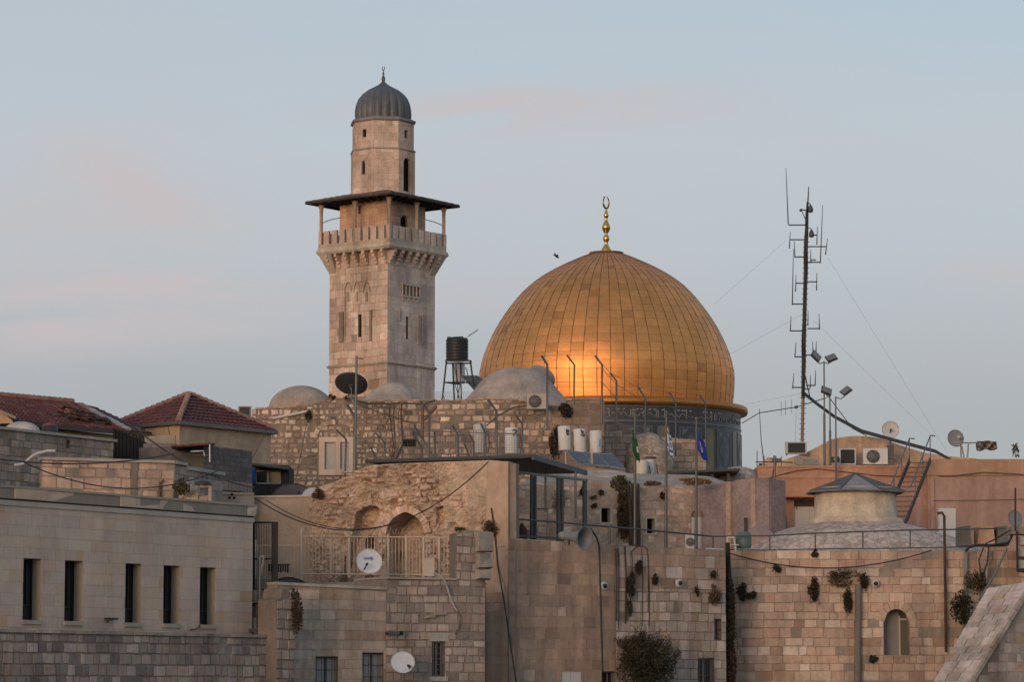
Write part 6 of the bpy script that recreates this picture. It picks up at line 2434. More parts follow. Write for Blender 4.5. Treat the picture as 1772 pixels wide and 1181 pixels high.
for pts_c, w_c, lb in ((((610, 696), (650, 712), (690, 725), (720, 735)), .02, 'thin black cable slanting down the rubble building right of tall pole'),
                       (((535, 720), (528, 745), (520, 790), (512, 830)), .02, 'thin black cable falling left of the shuttered window'),
                       (((912, 703), (890, 705), (862, 720), (842, 737)), .035, 'black cable drooping left from the beige air conditioner')):
    m = MB()
    m.tube([at(x, y, 149.2) for x, y in pts_c], w_c, 5, (.05, .045, .045))
    single(m, 'roof_cable', 'plastic', lb, 'cable')

# ---- flags
def flag(label, polelabel, px, ytop, ybase, Y, fy0, fy1, wpx, colour, ph, left=0.0, cat='flag'):
    t = thing('flagpole', polelabel, 'flagpole', at(px, ybase, Y), 0, 'flagpoles on the terrace')
    m = MB()
    m.tube([at(px + .6, ytop, Y), at(px, ybase, Y)], [.04, .065], 8, (.10, .098, .095))
    m.lathe([(.05, 0), (.07, .04), (.04, .1), (.01, .12)], at(px + .6, ytop, Y), 10, (.12, .11, .10))
    m.build('pole', 'metal', t)
    m = MB()
    kk = Y / F
    zt = at(px, fy0, Y).z
    Hh = (fy1 - fy0) * kk
    hoist = Hh * .55
    NS, NT = 36, 40
    P0 = at(px, fy0, Y)
    vs = []
    for i in range(NS + 1):
        s = i / NS
        for j in range(NT + 1):
            tt = j / NT
            drop = s * Hh * .46 * (1 + .25 * math.sin(s * 5 + ph))
            x = (-left + (wpx + left) * s ** .8 * (.35 + .65 * (tt * .8 + .2) ** .7) + (1.0 + 1.6 * tt) * math.sin(s * 9 + ph + tt * 1.5) * s) * kk
            y = -.06 - .16 * math.sin(s * 11 + ph) * s - .05 * s
            vs.append(Vector((P0.x + .05 + x, Y + y, zt - tt * hoist - drop)))
    for i in range(NS):
        for j in range(NT):
            k0 = i * (NT + 1) + j
            m.face([vs[k0], vs[k0 + NT + 1], vs[k0 + NT + 2], vs[k0 + 1]], colour((i + .5) / NS, (j + .5) / NT), True)
    single(m, 'flag', 'cloth', label, 'flag', 'flags on the terrace poles', loc=P0)
    return t
def tri_in(x, y, up):
    y = y if up else -y
    return y > -.5 and y < 1 - 1.732 * abs(x) and y > -.5
def star(s, t, cx, cy, r, asp):
    x, y = (s - cx) * asp / r, (t - cy) / r
    def edge(x, y):
        ins = y > -.5 and y < 1 - 1.732 * abs(x)
        inn = y > -.28 and y < .56 - 1.732 * abs(x)
        return ins and not inn
    return edge(x, y) or edge(x, -y)
WHT, BLU = (.58, .60, .64), (.05, .14, .38)
def col_isr(s, t):
    if .12 < t < .27 or .73 < t < .88: return BLU
    return BLU if star(s, t, .5, .5, .20, 1.4) else WHT
def col_grn(s, t):
    if .55 < s < .75 and .35 < t < .62: return (.42, .46, .42)
    return (.008, .085, .030)
def col_blu(s, t):
    x, y = (s - .34) * 1.4, t - .50
    d = math.hypot(x, y)
    if .10 < d < .24 or (abs(x) < .05 and abs(y) < .09): return (.50, .52, .60)
    return (.018, .045, .26)
flag('limp green flag hanging on the leftmost flagpole', 'leftmost of three grey flagpoles, carrying the green flag', 1098.5, 712, 944, 118.2, 742, 812, 8, col_grn, .3, left=7)
flag('white flag with blue stripes hanging on the middle flagpole', 'middle grey flagpole carrying the white and blue striped flag', 1152.5, 716, 948, 118.6, 740, 806, 12, col_isr, 1.1)
flag('deep blue flag with white emblem hanging on the right flagpole', 'rightmost of three grey flagpoles, carrying the deep blue flag', 1204.5, 728, 952, 119.2, 744, 810, 20, col_blu, .2)

# ---- horn loudspeaker
hs_ = thing('horn_loudspeaker', 'large grey horn loudspeaker on the ashlar wall below the railing', 'loudspeaker', at(1010, 935, 113.2))
c0, c1 = at(986, 924, 113.6), at(1013, 932, 112.6)
ax = Vector((.74, -.66, -.12)).normalized()
c1 = at(1012, 932, 112.7)
X = ax.cross(Zv).normalized()
U = X.cross(ax)
m = MB()
Lh = .95
m.lathe([(.13, -Lh), (.15, -Lh + .25), (.20, -.42), (.28, -.22), (.36, -.08), (.43, 0), (.445, .015), (.435, .02), (.35, -.07), (.26, -.21), (.18, -.42), (.10, -.6), (.02, -.62)], c1, 36, (.20, .205, .20), X=X, Yv=U, Z=ax)
m.build('horn', 'painted', hs_)
m = MB()
m.lathe([(.02, -Lh - .25), (.12, -Lh - .23), (.16, -Lh - .1), (.16, -Lh + .02), (.13, -Lh + .05)], c1, 20, (.22, .22, .21), X=X, Yv=U, Z=ax)
m.build('driver', 'painted', hs_)
m = MB()
p = c1 - ax * .75
m.tube([p, p + Vector((.0, .25, -.28)), p + Vector((0, .5, -.28))], .03, 6, (.1, .1, .1))
m.build('bracket', 'metal', hs_)
m = MB()
m.tube([at(1022, 915, 113.7)] + [at(x, y, 114.35) for x, y in ((1032, 930), (1037, 945), (1040, 1050), (1043, 1163))], .035, 6, (.022, .021, .022))
single(m, 'cable', 'plastic', 'thick black cable running from the horn loudspeaker down the ashlar wall', 'cable')
m = MB()
m.tube([RP.px(852, 880, .12), RP.px(858, 920, .12), RP.px(863, 980, .10), at(872, 1040, 113.2), at(884, 1120, 113.1), at(896, 1200, 113.0)], .028, 6, (.03, .028, .028))
single(m, 'cable', 'plastic', 'black cable slanting down the plain pier right of the broken wall', 'cable')

def camera_unit(name, label, px, py, Y, P, cat='camera'):
    t = thing(name, label, cat, at(px, py, Y), 0, 'round white wall fittings')
    c = at(px, py, Y)
    m = MB()
    m.lathe([(.15, 0), (.15, .10), (.11, .12)], c, 16, (.46, .45, .43), X=P.U, Yv=Zv, Z=P.N)
    m.build('housing', 'painted', t)
    m = MB()
    m.lathe([(.085, .1), (.085, .16), (.05, .2), (.01, .205)], c, 14, (.02, .02, .02), X=P.U, Yv=Zv, Z=P.N)
    m.build('lens', 'plastic', t)
camera_unit('round_lamp', 'round white wall fitting beside the thick black loudspeaker cable', 1044, 1015, 114.95, Cc, 'wall fitting')
camera_unit('round_lamp', 'round white wall fitting on the pale wall among caper plants', 1174, 1010, 116.75, Dd, 'wall fitting')
camera_unit('round_lamp', 'round white wall fitting above the arched window', 1515, 1011, 120.95, Ee, 'wall fitting')
m = MB()
c = B2.px(676, 1097, .1)
m.obox(c + B2.N * .12, B2.U * .26, B2.N * .12, Zv * .05, (.12, .12, .12))
m.obox(c + B2.N * .06 - B2.U * .2, B2.U * .06, B2.N * .10, Zv * .05, (.4, .4, .4))
m.obox(c + B2.N * .15 + B2.U * .24, B2.U * .07, B2.N * .10, Zv * .065, (.015, .015, .015))
single(m, 'wall_lamp', 'metal', 'dark tube lamp jutting from the patched wall above the lower white dish', 'lamp')
m = MB()
m.tube([B2.px(x, y, .10) for x, y in ((748, 992), (765, 1002), (772, 1020), (779, 1042), (788, 1058))], .035, 7, (.42, .38, .33))
m.tube([B2.px(x, y, .07) for x, y in ((790, 1060), (795, 1068), (794, 1085), (786, 1098))], .02, 6, (.12, .11, .10))
single(m, 'drain_hose', 'plastic', 'pale plastic hose hanging from the terrace down the patched wall', 'hose')

# ---- hanging cables on the pale wall
m = MB()
for px, y0, y1, w in ((1065, 950, 1075, .018), (1069, 950, 1090, .016), (1081, 946, 1080, .03), (1092, 955, 1000, .014), (1110, 950, 1085, .014), (1120, 950, 1060, .016), (1122, 1000, 1085, .014)):
    m.tube([Dd.px(px - 1, y0, .05), Dd.px(px + .8, (y0 * 2 + y1) / 3, .05), Dd.px(px, y1, .05)], w, 5, (.035, .03, .03))
m.tube([Dd.px(1092, 956, .05), Dd.px(1098, 948, .05), Dd.px(1112, 946, .05), Dd.px(1120, 952, .05)], .016, 5, (.03, .03, .03))
single(m, 'cable_bundle', 'plastic', 'thin dark cables hanging down the pale weathered wall', 'cable')
m = MB()
m.tube([at(1222, 951, 117.9), at(1251, 951, 118.3), at(1253, 956, 118.3), at(1252, 1190, 118.4)], .04, 7, (.44, .43, .42))
single(m, 'drainpipe', 'painted', 'pale drainpipe in the corner between pale wall and warm building', 'pipe')
m = MB()
m.tube([at(1259, 940, 119.0), at(1261, 1000, 119.2), at(1263, 1195, 119.3)], [.09, .10, .12], 8, (.045, .035, .03))
single(m, 'dead_creeper', 'bark', 'dark dead creeper trunk filling the corner beside the pale drainpipe', 'vine')

# ---- pipes on the right wall
m = MB()
m.tube([at(1622, 889, 120.8), at(1630, 888, 120.75), at(1634, 894, 120.75), at(1635, 960, 120.75), at(1637, 1130, 120.75)], .055, 8, (.07, .045, .035))
single(m, 'vent_pipe', 'rusty', 'tall rusty vent pipe with bent top on the warm ashlar wall', 'pipe')
m = MB()
m.tube([at(1485, 1012, 120.85), at(1484, 1195, 120.85)], .13, 10, (.20, .175, .155))
single(m, 'drain_channel', 'plaster', 'wide grey stained drain channel left of the arched window', 'drain')
m = MB()
m.beam(at(1671, 955, 120.8), at(1670, 1085, 120.7), .12, .10, (.19, .19, .19))
single(m, 'cable_duct', 'metal', 'straight grey metal duct beside the plants near the stair parapet', 'duct')
m = MB()
m.tube([at(x, y, 120.4) for x, y in ((1671, 955), (1676, 948), (1690, 944), (1712, 945), (1745, 941), (1750, 930), (1749, 918))], .06, 8, (.018, .018, .02))
m.tube([at(x, y, 120.3) for x, y in ((1711, 945), (1708, 975), (1700, 1000), (1697, 1020))], .035, 6, (.02, .02, .02))
m.tube([at(x, y, 120.3) for x, y in ((1702, 948), (1694, 970), (1698, 1000))], .03, 6, (.02, .02, .02))
m.tube([at(x, y, 120.2) for x, y in ((1750, 917), (1720, 935), (1705, 942))], .03, 6, (.02, .02, .02))
m.tube([at(x, y, 119.9) for x, y in ((1742, 950), (1722, 995), (1700, 1030), (1693, 1040))], .045, 6, (.13, .14, .13))
single(m, 'cable_bundle', 'plastic', 'thick black cables bundled over the wall above the stair parapet', 'cable')
m = MB()
m.tube([at(1709, 950, 120.5), at(1706, 1012, 120.5)], .05, 7, (.46, .45, .43))
single(m, 'white_pipe', 'painted', 'short white pipe among the black cables near the stair parapet', 'pipe')
m = MB()
m.beam(at(1757, 845, 119.6), at(1757, 920, 119.6), .06, .06, (.035, .035, .035))
m.beam(at(1760, 920, 119.6), at(1761, 990, 119.6), .08, .08, (.03, .03, .03))
m.beam(at(1761, 988, 119.6), at(1785, 992, 119.6), .10, .12, (.03, .03, .03))
single(m, 'black_post', 'metal', 'black post and bracket at the right picture edge', 'post')
Ef = Plane(1738, 119.9, 1800, 119.9, 930)
m = MB()
r = Ef.rect(1750, 912, 1800, 925)
Ef.box(m, r[0], r[1], r[2], r[3], -1.2, 0, (.30, .245, .20))
for k2 in range(3):
    r = Ef.rect(1764, 930 + k2 * 20, 1800, 944 + k2 * 20)
    Ef.box(m, r[0], r[1], r[2], r[3], -.8, .05, (.44, .40, .36))
single(m, 'stone_ledge', 'stone', 'stacked pale stone ledges at the right picture edge above the stair parapet', 'ledge')
# junk on the E roof behind railing
m = MB()
for (x0, x1, c_) in ((1660, 1682, (.16, .15, .13)), (1692, 1722, (.44, .27, .18)), (1724, 1746, (.15, .14, .12))):
    a, b = at(x0, 945, 123), at(x1, 912, 123)
    m.hexa([(a.x, 123, a.z), (b.x, 123, a.z), (b.x, 124, a.z), (a.x, 124, a.z), (a.x + .1, 123, b.z), (b.x - .05, 123.1, b.z + .05), (b.x, 124, b.z), (a.x, 124, b.z)], c_)
single(m, 'roof_wall', 'plaster', 'broken grey and peach wall pieces behind the far end of the pipe railing', 'wall')

# ---- plants
GRN = [(.032, .030, .019), (.042, .038, .024), (.052, .046, .03), (.028, .025, .018)]
BRN = [(.10, .062, .036), (.075, .045, .028), (.13, .085, .05), (.055, .036, .024)]
MIX = [(.030, .036, .018), (.055, .05, .026), (.075, .052, .03), (.022, .026, .014)]
def plant(label, P, px, py, hw, hh, n=160, cols=GRN, size=.045, hang=.8, name='wall_plant', d=.12, stems=True):
    c = P.px(px, py, d) if isinstance(P, Plane) else at(px, py, P)
    Yc = c.y
    kk = Yc / F
    t = thing(name, label, 'plant', c, 0, 'plants growing on the old walls and roofs')
    m = MB()
    leaves(m, c, (hw * kk, max(.10, min(hw, hh) * kk * .6), hh * kk), int(n * 2.1), size * 1.15, cols, R4, hang=hang)
    for i in range(4 if hang > 0 else 0):      # trailing shoots
        p = c + Vector((R4.uniform(-.8, .8) * hw * kk, -.06, R4.uniform(-.6, .2) * hh * kk))
        ln = R4.uniform(.4, .95) * hh * kk
        dxs = R4.uniform(-.25, .25)
        for j in range(int(9 + ln * 22)):
            f_ = j / (9 + ln * 22)
            q = p + Vector((dxs * f_ * ln + R4.gauss(0, .02), R4.gauss(0, .02), -ln * f_))
            d = Vector((R4.gauss(0, 1), R4.gauss(0, .5), R4.gauss(0, 1) - .6)).normalized()
            e = d.orthogonal().normalized()
            s = size * R4.uniform(.5, 1.0)
            m.face([q - d * s, q + e * s * .45, q + d * s, q - e * s * .45], R4.choice(cols))
    m.build('foliage', 'leaf', t)
    m = MB()
    top = c + Vector((0, .1, hh * kk * .7))
    for i in range(5):
        e = c + Vector((R4.uniform(-.7, .7) * hw * kk, R4.uniform(-.1, .05), R4.uniform(-.9, .3) * hh * kk))
        m.tube([top, top.lerp(e, .5) + Vector((R4.uniform(-.05, .05), -.04, 0)), e], [.014, .01, .005], 4, (.06, .045, .03))
    m.build('stem', 'bark', t)
    return t
plant('small dark caper plant at the top of the pale wall', Dd, 1102, 982, 6, 12)
plant('long dark caper plant trailing beside the hanging cables', Dd, 1088, 1012, 8, 24, 260)
plant('thin trailing stems below the long caper plant', Dd, 1088, 1050, 6, 18, 90, MIX)
plant('round dark caper tuft in the middle of the pale wall', Dd, 1130, 1003, 5, 9)
plant('narrow dark tuft below the right of the pale wall', Dd, 1203, 1023, 4, 8, 90)
plant('small brown tuft near the top right of the pale wall', Dd, 1231, 994, 5, 8, 90, MIX)
plant('brown dry bush beside the dark creeper trunk', Dd, 1234, 1030, 13, 17, 300, BRN, .04)
plant('tall dark creeper leaves in the corner beside the pale drainpipe', 118.7, 1260, 1062, 11, 62, 3200, GRN + BRN[1:2], .06)
plant('lower dark creeper leaves at the bottom of the corner', 118.7, 1262, 1150, 11, 42, 1900, GRN + BRN, .06)
plant('dark caper plant right of the corner creeper', Ee, 1283, 1025, 9, 15, 230)
plant('small dark plant on the warm wall right of another caper plant', Ee, 1302, 1030, 9, 8, 110)
plant('long dark caper plant hanging in the middle of the warm wall', Ee, 1407, 1018, 9, 22, 330)
plant('dark caper plant hanging beside the top of the drain channel', Ee, 1494, 1004, 9, 15, 230)
plant('dark caper plant hanging left of the drain channel', Ee, 1466, 1042, 8, 20, 280)
plant('round dry brown bush left of the drain channel top', Ee, 1458, 1002, 26, 17, 520, BRN, .035, hang=0)
plant('tiny dark plant under the sagging cable on the warm wall', Ee, 1343, 984, 7, 9, 110, MIX)
plant('small dark plant below the arched window sill corner', Ee, 1511, 1141, 7, 7, 90)
plant('dark bush hanging behind the top of the stair parapet', 119.9, 1664, 1052, 18, 27, 650, GRN, .05)
plant('brown bush between the grey duct and black cables', 120.3, 1688, 1008, 18, 20, 460, BRN + MIX, .045)
plant('sparse dark tuft at the top of the warm wall', Ee, 1408, 958, 7, 7, 70, MIX)
plant('brown dry plant growing from the ruined wall top left', RP, 556, 857, 11, 8, 200, BRN, .045, hang=0, d=.3)
plant('brown dry twigs beside the plain pier', RP, 851, 915, 15, 18, 380, BRN, .035, hang=0, d=.2)
plant('green weeds on the broken wall ledge left of the pier', RP, 800, 917, 11, 4, 100, [(.06, .075, .03)], .035, hang=-.5, d=.25)
plant('spiky dry plant before the vent pipe of the peach lit house', 110.2, 314, 843, 14, 15, 260, [(.10, .08, .05), (.075, .085, .05), (.14, .10, .06)], .06, hang=-.3)
plant('green red vine hanging on the stone pier', 104.2, 514, 1062, 9, 36, 380, [(.07, .06, .04), (.10, .05, .04), (.05, .055, .03)], .045)
plant('thin vine strands at the pier top', 104.2, 506, 1026, 9, 8, 80, [(.11, .05, .04), (.07, .06, .04)], .04)
plant('dark weeds on the rubble building parapet near the black dish', Sb, 575, 688, 6, 5, 110, MIX, .05, d=.0)
plant('small round weed on the rubble building parapet behind the pole', Sb, 602, 690, 5, 5, 90, MIX, .05, d=.0)
plant('dark moss growth below the beige air conditioner', Sb, 978, 712, 12, 12, 260, [(.045, .035, .025), (.06, .045, .035)], .06)
plant('dark ivy patch left of the white boilers', Sb, 962, 765, 11, 26, 420, [(.05, .036, .026), (.07, .05, .036)], .06)
plant('dark weeds at the corner of the rubble building above the drain pipe', Sb, 534, 722, 5, 10, 120, MIX, .05)
plant('hanging dark weed in a crack of the old house behind the gate', Mm, 1005, 851, 5, 9, 130, MIX, .05)
plant('small weed left above the first little window', Mm, 1039, 854, 5, 5, 80, MIX, .05)
plant('tiny green weed near the gate end post', Mm, 1025, 862, 5, 3, 50, [(.07, .075, .03)], .045)
plant('small dark weed on the old house left of the dead vine', Mm, 1026, 876, 5, 4, 60, MIX, .05)
plant('dark green weed between the flagpoles on the old house', Mm, 1145, 858, 5, 7, 110, GRN, .05)
plant('wide faint dead creeper on the old house behind the gate', Mm, 967, 866, 16, 20, 330, [(.16, .12, .085), (.20, .15, .11)], .03, d=.05)
plant('palm like dry tuft at the old house roof edge', 128, 1074, 836, 16, 13, 300, [(.09, .085, .04), (.13, .10, .06), (.07, .06, .035)], .075, hang=-1)
plant('brown dead vine hanging below the palm like tuft', Mm, 1078, 885, 11, 45, 700, BRN, .05)
plant('dry brown grass on the roof behind the right flagpole', 129.5, 1200, 834, 30, 5, 420, [(.20, .12, .07), (.15, .10, .065), (.25, .16, .10)], .06, hang=-2)
plant('dry weeds at the foot of the boilers near the green flag', 131, 1128, 838, 14, 4, 160, [(.14, .09, .065), (.10, .07, .05)], .05, hang=-1)
plant('bare thin twigs on the far right roof', 141.0, 1758, 778, 8, 14, 40, [(.10, .075, .055)], .06, hang=-3)
m = MB()
for i in range(3):
    m.tube([Mm.px(1083 + i * 9, 838, .2), Mm.px(1086 + i * 7, 880, .22), Mm.px(1090 + i * 6, 950, .25)], [.06, .08, .12], 7, (.075, .055, .045))
single(m, 'dead_vine', 'bark', 'dead brown vine trunks behind the green flag pole', 'vine')
b = thing('bush', 'large dark green bush at the bottom of the pale wall', 'bush', at(1117, 1185, 114.8))
m = MB()
c = at(1117, 1140, 114.8)
tuft_cols = [(.052, .045, .025), (.07, .058, .034), (.04, .036, .021), (.088, .07, .043), (.075, .055, .036)]
for k2 in range(34):
    q = Vector((R4.gauss(0, .42), R4.gauss(-.1, .3), R4.gauss(0, .42)))
    leaves(m, c + q, (R4.uniform(.16, .36), .3, R4.uniform(.16, .36)), 210, .040, tuft_cols, R4, hang=-.3)
for k2 in range(170):
    a_ = R4.uniform(-.5, 3.64)
    r0, r1 = R4.uniform(.35, .7), R4.uniform(.8, 1.22)
    p0, p1 = c + Vector((math.cos(a_) * r0, R4.uniform(-.35, .1), math.sin(a_) * r0)), c + Vector((math.cos(a_ + R4.uniform(-.15, .15)) * r1, R4.uniform(-.35, .1), math.sin(a_) * r1 + .05))
    for j in range(16):
        p = p0.lerp(p1, j / 15) + Vector((R4.gauss(0, .03), R4.gauss(0, .03), R4.gauss(0, .03)))
        d = ((p1 - p0).normalized() + Vector((R4.gauss(0, .6), R4.gauss(0, .6), R4.gauss(0, .6)))).normalized()
        e = d.orthogonal().normalized()
        s = R4.uniform(.025, .05)
        m.face([p - d * s, p + e * s * .35, p + d * s, p - e * s * .35], R4.choice(tuft_cols))
leaves(m, c, (.8, .6, .78), 5200, .044, [(.04, .037, .021), (.054, .048, .028), (.032, .029, .018), (.07, .058, .035)], R4, hang=.1)
leaves(m, c - Zv * .45, (.98, .8, .75), 4500, .046, [(.04, .036, .021), (.03, .027, .017), (.056, .048, .028)], R4, hang=.1)
m.build('foliage', 'leaf', b)
m = MB()
for i in range(14):
    e = c + Vector((R4.uniform(-.8, .8), R4.uniform(-.5, .3), R4.uniform(-.2, .85)))
    m.tube([c + Vector((0, .3, -1.4)), c.lerp(e, .5) - Zv * .2, e], [.04, .025, .008], 5, (.05, .04, .03))
m.build('stem', 'bark', b)

# ---- antenna mast on the peach house
YA = 143.5
ms = thing('antenna_mast', 'tall guyed radio mast covered in whip antennas and cables', 'antenna', at(1388, 770, YA))
dk = (.055, .052, .05)
ax_ = piece([(323, 1399.5), (350, 1397.5), (450, 1394.5), (600, 1391), (700, 1389.5), (790, 1387.5)])
A_ = lambda x, y, dy=0: at(x, y, YA + dy)
m = MB()
m.tube([A_(ax_(y), y) for y in (349, 400, 450, 500, 560, 620, 690)], [.05, .08, .09, .095, .095, .095, .085], 8, dk)
m.tube([A_(ax_(y), y) for y in (690, 740, 800)], .07, 8, (.17, .10, .085))
m.tube([A_(1399.5, 323), A_(1398, 350)], [.02, .035], 6, dk)
m.build('pole', 'metal', ms)
m = MB()
for k2 in range(5):
    off = k2 * 1.4 - 3
    pts = [A_(ax_(y) + off * .7 + 1.2 * math.sin(y * .04 + k2 * 2), y, -.1) for y in range(352 + 12 * k2, 690, 14)]
    m.tube(pts, .030, 5, (.022, .021, .022))
m.tube([A_(x, y, -.1) for x, y in ((1391, 600), (1393, 650), (1398, 672), (1402, 690))], .03, 5, (.022, .021, .022))
m.build('cable', 'plastic', ms)
m = MB()
for y in range(410, 790, 9):
    x = ax_(y)
    s = 1 if (y // 9) % 2 else -1
    m.tube([A_(x - 5.5, y), A_(x + 5.5, y)], .016, 4, dk)
m.build('rung', 'metal', ms)
def whip(x0, y0, x1, y1, arm_y, arm_x1, w=.022):
    m = MB()
    m.tube([A_(x0, y0), A_((x0 + x1) / 2, (y0 + y1) / 2), A_(x1, y1)], [w * .6, w, w * 1.4], 5, dk)
    if arm_y:
        ay = arm_y
        m.tube([A_(x1 + (x0 - x1) * (y1 - ay) / (y1 - y0), ay), A_(arm_x1, ay)], .03, 5, dk)
    m.build('whip_antenna', 'metal', ms)
for q in ((1360, 291, 1364, 388, 389.5, 1393), (1367.5, 401, 1366, 430, 415, 1393), (1432, 413, 1428.5, 441, 427, 1399), (1423.6, 355, 1419.5, 456, 454, 1398),
          (1414.5, 392, 1413.5, 424, 407, 1405), (1374.5, 417, 1375.5, 446, 445, 1393), (1373, 431, 1371, 528, 526.5, 1391), (1377.5, 476, 1376.5, 505, 490.5, 1391),
          (1413.5, 472, 1413, 503, 488, 1397), (1369, 547, 1367.5, 574, 573, 1390), (1417.3, 544, 1418, 571, 569, 1397), (1398.5, 538, 1398, 564, None, 0),
          (1377.5, 593, 1375.5, 619, 618, 1389), (1406, 591, 1407, 614, 615, 1391), (1412.5, 591, 1412, 613, 614.5, 1405), (1374, 646, 1371.5, 673, 671, 1389),
          (1411.5, 641, 1410.5, 668, 667.5, 1395), (1402.5, 650, 1402, 672, 674, 1393), (1403, 432, 1403, 456, 450, 1412)):
    whip(*q)
m = MB()
for x, y in ((1402.6, 361), (1404.3, 404)):
    c = A_(x, y, -.1)
    m.lathe([(.02, -.20), (.10, -.17), (.125, -.08), (.11, .04), (.06, .12), (.03, .2)], c, 12, (.06, .065, .07))
    m.tube([c + Zv * .18, c + Zv * .26 - Vector((.06, 0, 0)), A_(ax_(y) + 1, y - 9)], .02, 5, dk)
m.build('camera_dome', 'plastic', ms)
m = MB()
m.tube([A_(1385, 363), A_(1397, 364)], .03, 5, dk)
m.tube([A_(1387, 364), A_(1396, 385)], .02, 5, dk)
m.obox(A_(1386, 364), Vector((.06, 0, 0)), Vector((0, .06, 0)), Zv * .06, dk)
m.build('arm', 'metal', ms)
m = MB()
m.tube([A_(1284, 733, -1), A_(1314, 715, -.7), A_(1378, 705), A_(1430, 689, .4)], .022, 5, dk)
m.obox(A_(1378, 705, -.05), Vector((.08, 0, .01)), Vector((0, .05, 0)), Zv * .06, dk)
for x, y in ((1352, 709), (1359.5, 708), (1370, 706)):
    m.tube([A_(x, y - 14), A_(x, y + 11)], .012, 4, dk)
m.build('yagi_boom', 'metal', ms)
m = MB()
for a, b in (((1359, 417), (1236, 527)), ((1387, 545), (1262, 614)), ((1432, 445), (1640, 785)), ((1407, 554), (1615, 757)), ((1385, 682), (1280, 702))):
    m.tube([A_(*a), at(*b, YA + 1)], .0055, 4, (.2, .2, .205))
m.tube([A_(1378, 700), A_(1376, 785)], .008, 4, (.12, .12, .12))
m.build('guy_wire', 'wire', ms)
m = MB()
tr_ = [(1393, 682), (1415, 700), (1444, 721), (1490, 746), (1544, 761), (1618, 781), (1645, 797)]
for k2 in range(4):
    m.tube([at(x + R4.uniform(-.6, .6), y + k2 * 1.3 * (1 if i < 6 else .4) - 1.5, YA - .2 - k2 * .05 - i * .35) for i, (x, y) in enumerate(tr_)], .035, 6, (.025, .025, .027))
m.tube([at(x, y, YA - .8) for x, y in ((1436, 690), (1460, 722), (1475, 742), (1500, 755))], .02, 5, (.03, .03, .03))
single(m, 'thick_cable', 'plastic', 'thick dark cable trunk sweeping from the mast down across the peach roof', 'cable')
m = MB()
m.tube([at(1314, 708, YA - .7), at(1317, 760, YA - .7), at(1322.5, 807, YA - .7)], [.014, .02, .03], 5, dk)
single(m, 'whip_rod', 'metal', 'single thin curved whip rod on the left end of the peach roof', 'antenna')

# floodlights
def floodpole(label, px, y0, y1, Y, heads):
    t = thing('floodlight_pole', label, 'floodlight', at(px, y1, Y), 0, 'floodlight poles beside the radio mast')
    m = MB()
    m.tube([at(px, y0, Y), at(px + .5, (y0 + y1) / 2, Y)], .035, 7, (.12, .12, .125))
    m.tube([at(px + .5, (y0 + y1) / 2, Y), at(px + 1, y1, Y)], .055, 7, (.11, .11, .115))
    m.build('pole', 'metal', t)
    for hx, hy, tilt, w in heads:
        m = MB()
        c = at(hx, hy, Y - .1)
        e1 = Vector((math.cos(tilt), .25, math.sin(tilt))).normalized()
        n_ = Vector((-math.sin(tilt) * .6, -.75, math.cos(tilt) * .5 * (1 if tilt > 0 else 1))).normalized()
        e2 = n_.cross(e1).normalized()
        m.obox(c, e1 * .22 * w, e2 * .15 * w, n_ * .06, (.12, .115, .11))
        m.obox(c + n_ * .075, e1 * .195 * w, e2 * .125 * w, n_ * .006, (.24, .23, .22))
        m.obox(c - n_ * .1, e1 * .10, e2 * .08, n_ * .05, (.08, .08, .08))
        m.tube([c - e2 * .16 * w, at((hx + px) / 2, max(hy, y0) + 4, Y), at(px, y0 + 1, Y)], .025, 5, (.10, .10, .10))
        m.build('lamp_head', 'metal', t)
floodpole('tallest floodlight pole carrying two square lamp heads beside the mast', 1426, 626, 806, 142.4, ((1412, 617, -.75, 1.15), (1438.5, 620, .35, 1.15)))
floodpole('middle floodlight pole with one square lamp head turned left', 1436, 684, 806, 142.2, ((1430, 677, -.35, 1.15),))
floodpole('rightmost floodlight pole with one lamp head tipped up', 1446, 687, 834, 140.5, ((1464, 677, .65, 1.1),))

# roof clutter of the peach house
m = MB()
for k2 in range(3):
    m.tube([at(1376 + k2 * 2, 798 + k2 * 3, 141.3), at(1416, 798 + k2 * 3, 141.3)], .085, 8, (.22, .215, .21))
m.lathe([(.22, -.1), (.22, .1)], at(1382, 797, 141.3), 16, (.24, .23, .22), X=(1, 0, 0), Yv=(0, 0, 1), Z=(0, -1, 0))
single(m, 'roof_pipes', 'painted', 'row of grey lagged pipes on the peach roof below the mast', 'pipe')
m = MB()
m.tube([at(1340, 789, 139.9), at(1341, 850, 139.9), at(1344, 925, 139.9)], .055, 7, (.13, .125, .125))
m.tube([at(1341, 800, 139.9), at(1336, 825, 139.9), at(1338, 850, 139.9), at(1340, 870, 139.9)], .02, 5, (.05, .05, .05))
single(m, 'grey_pole', 'metal', 'grey post in front of the left corner of the peach house', 'pole')
m = MB()
m.tube([at(1308, 800, 141.2), at(1350, 800, 141.2), at(1372, 801, 141.2)], .03, 5, (.11, .105, .10))
for x in (1310, 1322, 1343, 1352):
    m.tube([at(x, 790 if x > 1312 else 781, 141.2), at(x, 808, 141.2)], .022, 5, (.12, .11, .11))
m.obox(at(1344, 797, 141.1), Vector((.2, 0, 0)), Vector((0, .1, 0)), Zv * .08, (.10, .10, .10))
m.obox(at(1316, 805, 141.1), Vector((.08, 0, 0)), Vector((0, .06, 0)), Zv * .06, (.03, .03, .03))
single(m, 'tv_aerial', 'metal', 'low horizontal TV aerial rack at the left end of the peach roof', 'antenna')
m = roof_dome(1332, 14, 792, 808, 144.0, tint=(.50, .36, .27), lower=.2)
single(m, 'roof_dome', 'dome_plaster', 'tiny peach dome behind the aerial rack', 'dome')
m = MB()
c = at(1445, 796, 141.2)
m.obox(c, Vector((.20, 0, 0)), Vector((0, .10, 0)), Zv * .12, (.035, .035, .035))
